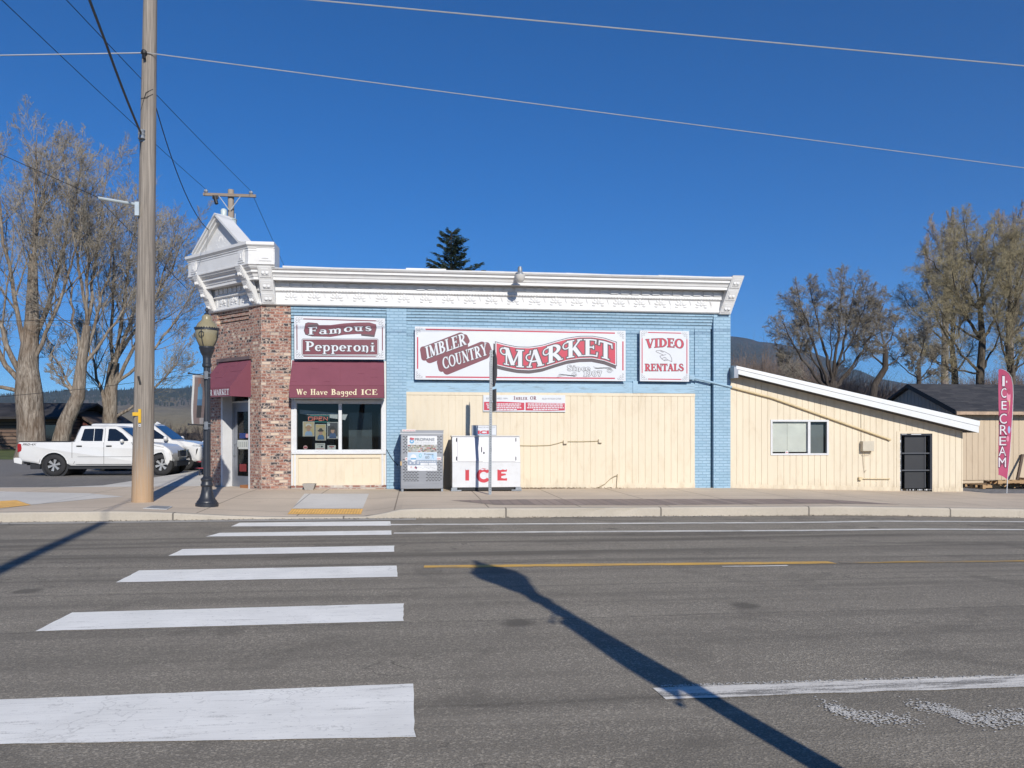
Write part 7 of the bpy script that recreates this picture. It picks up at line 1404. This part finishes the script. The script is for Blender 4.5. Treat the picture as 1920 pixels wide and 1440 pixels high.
# ------------------------------------------------------------------ trees
def fast_mesh(name, V, F, mats, parent, mi=None, smooth=False):
    me = bpy.data.meshes.new(name); V = np.asarray(V, np.float32); F = np.asarray(F, np.int32); n, k = F.shape
    me.vertices.add(len(V)); me.vertices.foreach_set('co', V.ravel()); me.loops.add(n * k); me.loops.foreach_set('vertex_index', F.ravel()); me.polygons.add(n); me.polygons.foreach_set('loop_start', np.arange(0, n * k, k, dtype=np.int32))
    for m_ in (mats if isinstance(mats, list) else [mats]): me.materials.append(m_)
    if mi is not None: me.polygons.foreach_set('material_index', np.asarray(mi, np.int32))
    me.update(calc_edges=True); me.validate()
    if smooth: me.shade_smooth()
    o = bpy.data.objects.new(name, me); C.objects.link(o)
    if parent is not None: o.parent = parent
    return o
def tubes(paths, sides):
    """all limbs of one tree as tapered tubes: paths = list of (points, radii)"""
    VS = []; FS = []; base = 0; by = {}
    for p, r_ in paths: by.setdefault(len(p), []).append((p, r_))
    for n, L_ in by.items():
        P = np.array([a for a, _ in L_], np.float64); RR = np.array([c for _, c in L_]); T = np.empty_like(P); T[:, 1:-1] = P[:, 2:] - P[:, :-2]; T[:, 0] = P[:, 1] - P[:, 0]; T[:, -1] = P[:, -1] - P[:, -2]; T /= np.linalg.norm(T, axis=2, keepdims=True) + 1e-9
        ref = np.where(np.abs(T[:, :1, 2:3]) < .9, np.array([0, 0, 1.0]), np.array([1.0, 0, 0])); A = np.cross(T, np.broadcast_to(ref, T.shape)); A /= np.linalg.norm(A, axis=2, keepdims=True) + 1e-9; B = np.cross(A, T)
        an = np.arange(sides) * 2 * np.pi / sides; V = P[:, :, None, :] + RR[:, :, None, None] * (A[:, :, None, :] * np.cos(an)[:, None] + B[:, :, None, :] * np.sin(an)[:, None])
        N = len(L_); VS.append(V.reshape(-1, 3)); i, j, k = np.meshgrid(np.arange(N), np.arange(n - 1), np.arange(sides), indexing='ij'); o = base + (i * n + j) * sides; k2 = (k + 1) % sides
        FS.append(np.stack([o + k, o + k2, o + sides + k2, o + sides + k], -1).reshape(-1, 4)); base += N * n * sides
    return np.concatenate(VS), np.concatenate(FS)
def grow(rng, out, p, d, L_, r_, lev, cfg):
    n = cfg['seg'][lev]; pts = [p]; rad = [r_]; dx, dy, dz = d; j = cfg['jit'][lev]; up = cfg['up'][lev]; r1 = r_ * cfg['taper'][lev]; st = L_ / n; g = rng.gauss
    for k in range(n):
        dx += g(0, j); dy += g(0, j); dz += g(0, j) + up; m_ = math.sqrt(dx * dx + dy * dy + dz * dz); dx /= m_; dy /= m_; dz /= m_
        p = (p[0] + dx * st, p[1] + dy * st, p[2] + dz * st); pts.append(p); rad.append(r_ + (r1 - r_) * (k + 1) / n)
    out[lev].append((pts, rad))
    if lev + 1 < len(cfg['seg']): sprout(rng, out, pts, rad, L_, lev, cfg)
def sprout(rng, out, pts, rad, L_, lev, cfg):
    n = len(pts) - 1; nc = cfg['kids'][lev]; nc = int(nc * rng.uniform(.75, 1.25) + .5)
    for c in range(nc):
        t = cfg['t0'][lev] + (1 - cfg['t0'][lev]) * ((c + rng.random()) / nc); t = min(.999, t); k = int(t * n); f = t * n - k; a, q = pts[k], pts[k + 1]
        pp = (a[0] + (q[0] - a[0]) * f, a[1] + (q[1] - a[1]) * f, a[2] + (q[2] - a[2]) * f); rr = rad[k] + (rad[k + 1] - rad[k]) * f
        ax = Vector((q[0] - a[0], q[1] - a[1], q[2] - a[2])).normalized(); rv = Vector((rng.gauss(0, 1), rng.gauss(0, 1), rng.gauss(0, 1))); pv = rv - ax * rv.dot(ax)
        if pv.length < 1e-4: continue
        pv.normalize(); an = R(cfg['ang'][lev] * rng.uniform(.65, 1.35)); dd = ax * math.cos(an) + pv * math.sin(an)
        grow(rng, out, pp, tuple(dd), L_ * cfg['len'][lev] * rng.uniform(.6, 1.25) * (1.18 - (.85 if lev == 0 else .6) * t), max(cfg['rmin'], min(rr * .75, rr * cfg['rad'][lev] * rng.uniform(.8, 1.2))), lev + 1, cfg)
def bez(p0, p1, p2, n): return [tuple(p0 * (1 - t) ** 2 + p1 * 2 * t * (1 - t) + p2 * t * t) for t in [i / n for i in range(n + 1)]]
def tree(name, label, base_px, Y, trunk, limbs, cfg, mats, seed, z0=.3, group=None, leaves=None, depth=3.0):
    """trunk: list of (px, py, radius); limbs: list of (start index on trunk, [px, py] end, start radius, bulge)"""
    rng = random.Random(seed); P = [Vector(at(a, c, Y)) for a, c, _ in trunk]; P[0].z = z0 - .1; t = thing(name, label, 'tree', (P[0].x, P[0].y, z0), 0, group); org = Vector(t.location)
    rads = [r_ for _, _, r_ in trunk]; pts = []; rr = []
    for i in range(len(P) - 1):
        for k in range(5): f = k / 5; pts.append(P[i].lerp(P[i + 1], f)); rr.append(rads[i] + (rads[i + 1] - rads[i]) * f)
    pts.append(P[-1]); rr.append(rads[-1]); rr[0] *= 1.22; rr[1] *= 1.08
    big = [([tuple(p) for p in pts], rr)]; out = [[] for _ in cfg['seg']]
    for si, (ex, ey), r0, bul in limbs:
        a = P[si] if isinstance(si, int) else P[int(si)].lerp(P[min(len(P) - 1, int(si) + 1)], si - int(si)); e = Vector(at(ex, ey, Y)); e.y += rng.uniform(-depth, depth); m_ = a.lerp(e, .5); m_.x += (e.x - a.x) * bul; m_.z -= abs(e.x - a.x) * bul * .4; path = bez(a, m_, e, 12)
        path = [path[0]] + [(p[0] + rng.gauss(0, .06), p[1] + rng.gauss(0, .06), p[2] + rng.gauss(0, .04)) for p in path[1:]]; rd = [r0 * cfg.get('thin', .8) * (1 - .85 * k / 12) for k in range(13)]; big.append((path, rd)); sprout(rng, out, path, rd, (e - a).length, 0, cfg)
    sub = lambda V: V - np.array(org)
    V, F = tubes(big, 12); rs = np.random.RandomState(seed); fast_mesh('trunk', sub(V), F, mats[0], t, smooth=True)
    Vs = []; Fs = []; Ms = []; base = 0
    for lev, ps in enumerate(out):
        if not ps: continue
        v, f = tubes(ps, 6 if lev <= 1 else 3); Vs.append(v); Fs.append(f + base); base += len(v); Ms.append(np.full(len(f), 0 if lev <= 1 else (1 if lev < len(out) - 1 else 2)))
    if Vs: fast_mesh('crown', sub(np.concatenate(Vs)), np.concatenate(Fs), [mats[0], mats[1], mats[2]], t, np.concatenate(Ms))
    return t
def bark(name, a, c, sc_=1.0):
    a, c = dim(a), dim(c); m_, nt, p = NT(name); v = pos(nt, (5 * sc_, 5 * sc_, .9 * sc_)); n = noise(nt, v, 1.6, 6, .65, .8); g2 = noise(nt, pos(nt), .7, 4)
    o = mixc(nt, ramp(nt, n, [(.36, 0), (.62, 1)]), a, c); o = mixc(nt, math_(nt, 'MULTIPLY', ramp(nt, g2, [(.45, 0), (.7, 1)]), .45), o, (a[0] * 1.1, a[1] * .85, a[2] * .6)); nt.links.new(o, p.inputs['Base Color']); p.inputs['Roughness'].default_value = .95; bump(nt, p, n, 1.0, .12); return m_
M_bk = bark('cottonwood_bark', (.14, .105, .075), (.42, .36, .29)); M_tw1 = pm('pale_branch', (.42, .375, .30), .9, var=.3, scale=.6); M_tw2 = pm('pale_twig', (.42, .375, .305), .9, var=.3, scale=.6)
cfgA = dict(seg=[6, 5, 5, 4, 3], jit=[.05, .06, .08, .10, .12], up=[.07, .09, .09, .07, .05], taper=[.22, .25, .3, .35, .5], kids=[12, 8, 6, 4], t0=[.24, .15, .12, .1], thin=.55, ang=[32, 36, 40, 44], len=[.50, .48, .5, .55], rad=[.42, .48, .52, .6], rmin=.0105)
tree('cottonwood_tree', 'huge bare cottonwood with thick pale trunk at the left edge of the picture', 0, 51, [(60, 842, .80), (58, 790, .74), (54, 735, .74), (52, 690, .58), (60, 600, .38), (62, 480, .22)],
     [(2, (-70, 510), .34, .25), (2, (-40, 375), .33, .2), (3, (12, 305), .30, .1), (4, (40, 290), .25, 0), (5, (66, 243), .22, 0), (4, (100, 280), .24, .1), (3, (135, 265), .32, .15), (3, (165, 405), .25, .2), (2, (-90, 690), .25, .2)], cfgA, (M_bk, M_tw1, M_tw2), 5)
tree('cottonwood_tree', 'bare cottonwood leaning right from behind the pickup cab', 0, 52, [(106, 842, .52), (122, 795, .46), (146, 745, .40), (152, 690, .32), (163, 610, .22)],
     [(2, (100, 680), .22, .2), (3, (130, 440), .20, .1), (4, (148, 305), .20, .0), (4, (190, 290), .20, .1), (3, (215, 405), .22, .15), (3, (255, 460), .20, .2), (4, (180, 375), .2, 0), (2, (70, 600), .16, .1)], cfgA, (M_bk, M_tw1, M_tw2), 9)
tree('cottonwood_tree', 'bare spreading cottonwood behind the utility pole, farther back right', 0, 56, [(212, 842, .55), (206, 790, .45), (208, 730, .40), (214, 680, .34)],
     [(1, (175, 600), .26, .2), (2, (205, 375), .26, .05), (3, (245, 360), .24, .05), (3, (290, 395), .26, .1), (2, (335, 440), .26, .15), (3, (352, 410), .24, .1), (2, (366, 520), .22, .2), (1, (345, 640), .20, .25), (2, (270, 520), .22, .1)], cfgA, (M_bk, M_tw1, M_tw2), 13)
cfgB = dict(seg=[6, 6, 5, 4, 3], jit=[.09, .10, .12, .15, .18], up=[.05, .04, .03, .01, -.02], taper=[.22, .25, .3, .35, .5], kids=[14, 10, 8, 6], thin=.58, t0=[.42, .20, .10, .1], ang=[40, 42, 46, 50], len=[.44, .48, .5, .55], rad=[.36, .40, .5, .6], rmin=.007)
M_dk = bark('dark_bark', (.045, .037, .03), (.105, .085, .07)); M_dtw = pm('dark_branch', (.13, .11, .088), .9, var=.3); M_dtw2 = pm('grey_brown_twig', (.40, .355, .28), .9, var=.3)
tree('round_bare_tree', 'dark many limbed bare tree with rounded fine crown above the annex roof', 0, 50, [(1560, 775, .36), (1558, 735, .32), (1562, 715, .28)],
     [(1, (1440, 610), .20, .15), (1, (1478, 545), .20, .1), (2, (1530, 525), .20, .05), (2, (1575, 520), .20, .0), (2, (1618, 525), .20, .1), (1, (1660, 570), .18, .2), (1, (1500, 600), .16, .15), (1, (1452, 660), .13, .2), (1, (1545, 575), .13, .1), (2, (1600, 560), .13, .1), (1, (1640, 630), .13, .2)], cfgB, (M_dk, M_dtw, M_dtw2), 21)
tree('round_bare_tree', 'second dark bare tree with a kinked trunk right of the round crowned one', 0, 52, [(1622, 760, .26), (1640, 722, .24), (1660, 690, .20), (1660, 655, .16)],
     [(3, (1640, 580), .13, 0), (3, (1675, 560), .14, 0), (3, (1700, 590), .12, .1), (2, (1610, 600), .12, .1), (2, (1715, 640), .11, .1)], cfgB, (M_dk, M_dtw, M_dtw2), 22)
tree('small_bare_tree', 'small bare fan shaped tree just above the ridge of the tan shed', 0, 55, [(1722, 770, .20), (1723, 715, .17), (1723, 690, .14)],
     [(1, (1690, 640), .09, .1), (2, (1710, 612), .09, 0), (2, (1735, 615), .09, 0), (1, (1755, 650), .09, .1), (1, (1680, 680), .08, .1), (1, (1765, 690), .08, .1)], cfgB, (M_dk, M_dtw, M_dtw2), 23)
cfgW = dict(cfgB); cfgW.update(thin=.6, t0=[.28, .15, .1, .1], kids=[16, 9, 6, 5], up=[.07, .06, .03, -.01, -.08], len=[.50, .52, .52, .6], rmin=.007)
M_wk = bark('willow_bark', (.06, .05, .038), (.16, .132, .10)); M_olv = pm('olive_branch', (.36, .31, .19), .9, var=.3); M_olv2 = pm('olive_new_twig', (.54, .46, .28), .9, var=.35, scale=.4)
WN = (M_wk, M_olv, M_olv2)
tree('willow_tree', 'large willow hazed with olive new growth right of the roof ridge', 0, 60, [(1835, 790, .36), (1838, 700, .31), (1842, 640, .26), (1838, 580, .20)],
     [(2, (1740, 520), .24, .15), (3, (1770, 495), .22, .1), (3, (1815, 445), .22, .0), (3, (1870, 455), .22, .05), (2, (1905, 525), .22, .1), (1, (1725, 590), .20, .2), (2, (1800, 535), .2, .05), (2, (1715, 560), .18, .15), (3, (1745, 470), .18, .1), (3, (1790, 410), .18, .05), (3, (1850, 430), .18, .05), (1, (1880, 560), .16, .15), (1, (1705, 660), .14, .2)], cfgW, WN, 31)
tree('willow_tree', 'olive tinged willow cut off by the right edge of the picture', 0, 58, [(1900, 790, .34), (1896, 700, .29), (1890, 640, .24)],
     [(2, (1850, 485), .22, .05), (2, (1915, 435), .22, .0), (2, (1960, 505), .22, .1), (1, (1985, 560), .2, .15), (1, (1840, 560), .18, .1), (2, (1880, 450), .18, .05), (2, (1935, 400), .18, .1), (1, (1860, 650), .14, .15), (1, (1930, 640), .14, .15)], cfgW, WN, 32)
tree('willow_tree', 'many stemmed willow with lower dark trunks behind the tan shed', 0, 63, [(1795, 790, .30), (1790, 700, .26), (1785, 650, .20)],
     [(2, (1735, 525), .18, .05), (2, (1775, 555), .18, .0), (1, (1720, 640), .16, .2), (2, (1820, 560), .18, .1), (1, (1850, 620), .16, .2), (2, (1760, 440), .15, .1), (2, (1705, 545), .15, .15), (1, (1745, 690), .12, .2), (2, (1800, 450), .15, .05)], cfgW, WN, 33)
M_pop = pm('pale_poplar_twig', (.42, .36, .32), .9, var=.25); cfgP = dict(cfgA); cfgP.update(ang=[22, 24, 28, 32], up=[.16, .16, .14, .12, .1], kids=[13, 8, 6, 4], len=[.36, .45, .5, .5])
tree('poplar_tree', 'tall pale upright poplar rising behind the willows', 0, 75, [(1770, 800, .40), (1772, 640, .32), (1775, 520, .24)], [(1, (1728, 465), .12, .2), (1, (1742, 440), .12, .2), (2, (1752, 415), .12, .1), (2, (1766, 407), .12, .1), (2, (1780, 405), .12, 0), (2, (1794, 407), .12, .05), (1, (1806, 425), .12, .2), (1, (1820, 465), .12, .2)], cfgP, (bark('pale_bark', (.25, .22, .19), (.48, .43, .38)), M_pop, M_pop), 41)
tree('poplar_tree', 'tall pale upright poplar at the right edge behind the willows', 0, 76, [(1895, 800, .40), (1895, 640, .32), (1893, 520, .24)], [(2, (1880, 405), .12, .1), (2, (1892, 393), .12, 0), (2, (1904, 387), .12, 0), (2, (1925, 410), .12, .05), (1, (1870, 455), .12, .2), (1, (1940, 435), .12, .2)], cfgP, (MC['pale_poplar_twig'], M_pop, M_pop), 42)
# conifer behind the roof
def conifer(px, ytop, Y, zb, label, seed):
    rng = random.Random(seed); top = at(px, ytop, Y); t = thing('conifer_tree', label, 'tree', (top[0], Y, zb)); H_ = top[2] - zb; b = MB(); b.tube([(0, 0, -.3), (0, 0, H_ * .5), (0, 0, H_)], [.32, .17, .02], 10); b.build('trunk', M_dk, t, local=True); V = []; F = []; br = []
    z = 1.5
    while z < H_ - .1:
        f = (H_ - z) / H_; Lb = .35 + 6.4 * f ** .85 * rng.uniform(.55, 1.15); az = rng.uniform(0, 6.283); el = R(rng.uniform(2, 28)) + .5 * (1 - f) ** 3; n = max(4, int(Lb / .10)); P = []
        for k in range(7): s_ = Lb * k / 6; P.append((s_ * math.cos(az), s_ * math.sin(az), z + s_ * math.sin(el) - .10 * (s_ / max(.6, Lb)) ** 2 * Lb + .06 * s_ * (k > 4)))
        br.append((P, [.03 * (1 - k / 7.5) for k in range(7)]))
        for k in range(int(n * 7)):
            u = rng.uniform(.12, 1.03); i = min(5, int(u * 6)); q = Vector(P[i]).lerp(Vector(P[i + 1]), u * 6 - i); sp = .34 * Lb * (1 - u) * .75 + .07; q += Vector((-math.sin(az), math.cos(az), 0)) * rng.uniform(-sp, sp) + Vector((0, 0, rng.uniform(-.12, .05))); dr = Vector((math.cos(az + rng.uniform(-.9, .9)), math.sin(az + rng.uniform(-.9, .9)), rng.uniform(-.35, .35))).normalized(); l = rng.uniform(.12, .24); sd = dr.cross(Vector((rng.gauss(0, 1), rng.gauss(0, 1), rng.gauss(0, 1)))).normalized() * rng.uniform(.025, .05); o = len(V); V += [tuple(q - sd * .6), tuple(q + sd), tuple(q + dr * l + sd * .4), tuple(q + dr * l - sd * .4)]; F.append((o, o + 1, o + 2, o + 3))
        z += rng.uniform(.035, .075)
    v, f_ = tubes(br, 4); fast_mesh('branches', v, f_, M_dk, t); fast_mesh('crown', V, F, pm('fir_needles', (.028, .052, .026), .8, var=.45, scale=1.5), t)
conifer(846, 432, 58, .5, 'dark green fir tip rising behind the flat market roof', 3)

# brush and distant woods: masses nobody could count
def brush(name, cols, seed, n, mats, hh, cfg=None):
    rng = random.Random(seed); paths = []; th = []
    for _ in range(n):
        px = rng.uniform(cols[0], cols[1]); Y = rng.uniform(cols[2], cols[3]); x, y, _z = at(px, 780, Y); h = hh(px) * rng.uniform(.65, 1.1)
        for s_ in range(7):
            d = Vector((rng.gauss(0, .35), rng.gauss(0, .35), 1)).normalized(); p = Vector((x + rng.gauss(0, .25), y + rng.gauss(0, .25), 0)); P = [tuple(p)]
            for k in range(5): d += Vector((rng.gauss(0, .16), rng.gauss(0, .16), .02)); d.normalize(); p = p + d * h / 5; P.append(tuple(p))
            paths.append((P, [.035 * (1 - k / 6) + .008 for k in range(6)]))
            for c in range(11):
                k = rng.randint(1, 4); q = Vector(P[k]); dd = (d + Vector((rng.gauss(0, .7), rng.gauss(0, .7), rng.gauss(.1, .4)))).normalized(); l = h * rng.uniform(.12, .32); Q = [tuple(q), tuple(q + dd * l * .5), tuple(q + dd * l + Vector((0, 0, l * .15)))]; th.append((Q, [.014, .011, .007]))
                for e in range(3): dd2 = (dd + Vector((rng.gauss(0, .6), rng.gauss(0, .6), rng.gauss(0, .5)))).normalized(); qq = Vector(Q[1 + e % 2]); th.append(([tuple(qq), tuple(qq + dd2 * l * .28), tuple(qq + dd2 * l * .5)], [.010, .008, .006]))
    v1, f1 = tubes(paths, 4); v2, f2 = tubes(th, 3); o = fast_mesh(name, np.concatenate([v1, v2]), np.concatenate([f1, f2 + len(v1)]), mats, None, np.concatenate([np.zeros(len(f1)), np.ones(len(f2))])); o['kind'] = 'stuff'; return o
M_br1 = pm('brush_stem', (.26, .20, .16), .9, var=.4, scale=.5); M_br2 = pm('brush_twig', (.28, .21, .17), .9, var=.4, scale=.5)
brush('brush_thicket', (1370, 1960, 70, 95), 4, 560, [M_br1, M_br2], lambda px: lerp(px, [(1370, 8.9), (1420, 9.6), (1500, 8.4), (1560, 7.4), (1640, 6.4), (1700, 6.2), (1960, 8.5)]))
brush('roadside_brush', (-200, 420, 75, 100), 5, 120, [pm('tan_stem', (.26, .21, .17), .9), pm('tan_twig', (.27, .215, .175), .9)], lambda px: 2.6)

# ------------------------------------------------------------------ hills
def hill(name, cols, prof, d0, d1, ybase, stops, seed, nx=150, ny=36, rough=.05):
    rng = np.random.RandomState(seed); V = []; F = []; gn = rng.randn(ny + 1, nx + 1)
    for _ in range(3): gn = (gn + np.roll(gn, 1, 0) + np.roll(gn, 1, 1) + np.roll(gn, -1, 1)) / 2.6
    for j in range(ny + 1):
        t = j / ny
        for i in range(nx + 1):
            px = cols[0] + (cols[1] - cols[0]) * i / nx; D = d0 + (d1 - d0) * t; yb = lerp(px, prof); s_ = t ** 1.15
            yy = ybase + (yb - ybase) * s_; p = at(px, yy, D); hz = p[2] * (1 + rough * gn[j, i] * (1 if 0 < j < ny else .25) * .5); V.append((p[0], p[1], hz))
    for j in range(ny):
        for i in range(nx): o = j * (nx + 1) + i; F.append((o, o + 1, o + nx + 2, o + nx + 1))
    n0 = len(V)                                                      # back slope
    for i in range(nx + 1): q = V[ny * (nx + 1) + i]; V.append((q[0] * 1.25, q[1] * 1.25, -5))
    for i in range(nx): o = ny * (nx + 1) + i; F.append((o, o + 1, n0 + i + 1, n0 + i))
    m_, nt, p = NT(name + '_cover'); g_ = nd(nt, 'ShaderNodeNewGeometry').outputs['Position']; z = nd(nt, 'ShaderNodeSeparateXYZ', {0: g_}).outputs[2]; zt = max(v[2] for v in V)
    nn = noise(nt, pos(nt, (1, 1, 2)), .006, 8, .65); k = math_(nt, 'ADD', math_(nt, 'DIVIDE', z, zt), math_(nt, 'MULTIPLY', math_(nt, 'SUBTRACT', nn, .5), .9))
    o = ramp(nt, k, stops); f2 = noise(nt, pos(nt), .06, 6, .75); o = mixc(nt, 1.0, o, ramp(nt, f2, [(.3, .55), (.7, 1.3)]), 'MULTIPLY'); nt.links.new(o, p.inputs['Base Color']); p.inputs['Roughness'].default_value = 1; p.inputs['Specular IOR Level'].default_value = 0
    bump(nt, p, noise(nt, pos(nt), .03, 6, .7), 1.0, 8.0)
    return struct(fast_mesh(name, V, F, m_, None, smooth=True)), np.array(V), nx, ny
LH, LV, lnx, lny = hill('left_hill', (-700, 760), [(-700, 742), (-200, 736), (0, 742), (120, 735), (260, 729), (340, 727), (420, 730), (600, 740), (760, 760)], 260, 3200, 812, [(.0, (.33, .27, .17)), (.25, (.29, .25, .17)), (.45, (.19, .165, .13)), (.68, (.16, .145, .125)), (.78, (.035, .05, .042))], 3)
RH, RV, rnx, rny = hill('right_hill', (700, 2600), [(700, 745), (1000, 690), (1200, 640), (1300, 622), (1372, 630), (1405, 634), (1420, 640), (1480, 648), (1530, 662), (1590, 690), (1640, 708), (1720, 722), (1850, 735), (2100, 745), (2600, 765)], 500, 4300, 800, [(.0, (.20, .17, .13)), (.2, (.13, .11, .085)), (.38, (.05, .06, .045)), (.62, (.035, .05, .042)), (.82, (.04, .052, .046)), (.97, (.07, .07, .062))], 4)
def forest(name, V, nx, ny, jr, cnt, h, seed, keep):
    rng = random.Random(seed); VV = []; FF = []
    for _ in range(cnt):
        j = rng.uniform(*jr) * ny; i = rng.uniform(0, nx - 1); a = int(j); c = int(i)
        if a >= ny: continue
        q = Vector(V[a * (nx + 1) + c]).lerp(Vector(V[a * (nx + 1) + c + 1]), i - c).lerp(Vector(V[(a + 1) * (nx + 1) + c]).lerp(Vector(V[(a + 1) * (nx + 1) + c + 1]), i - c), j - a)
        if rng.random() > keep(i / nx, j / ny): continue
        hh = h * rng.uniform(.6, 1.25); r_ = hh * .2; o = len(VV); VV += [(q.x + r_ * math.cos(k * 1.2566), q.y + r_ * math.sin(k * 1.2566), q.z - 1) for k in range(5)] + [(q.x, q.y, q.z + hh)]; FF += [(o + k, o + (k + 1) % 5, o + 5, o + 5) for k in range(5)]
    b = MB(); b.v = VV; b.f = [f[:3] for f in FF]; b.m = [0] * len(FF); o = b.build(name, pm('far_conifers', (.030, .048, .040), .95, var=.3, scale=.01), None, recalc=False); o['kind'] = 'stuff'
forest('hill_forest', LV, lnx, lny, (.66, .999), 16000, 11, 1, lambda u, v: max(.08, min(1, (v - .68) * 6 + .3 * math.sin(u * 40))))
forest('mountain_forest', RV, rnx, rny, (.30, .96), 16000, 15, 2, lambda u, v: .9 if v < .84 else .35)

# ------------------------------------------------------------------ the air
hb = MB(); hb.box(-4600, 4600, -60, 4700, -12, 700); hz_ = hb.build('haze', None or bpy.data.materials.new('haze_air'), None); hz_['kind'] = 'stuff'
m_ = hz_.data.materials[0]; m_.use_nodes = True; nt = m_.node_tree; nt.nodes.remove(nt.nodes['Principled BSDF']); pv = nt.nodes.new('ShaderNodeVolumePrincipled'); pv.inputs['Color'].default_value = (.62, .76, .95, 1); pv.inputs['Density'].default_value = .00010; pv.inputs['Anisotropy'].default_value = .2
nt.links.new(pv.outputs[0], nt.nodes['Material Output'].inputs['Volume'])
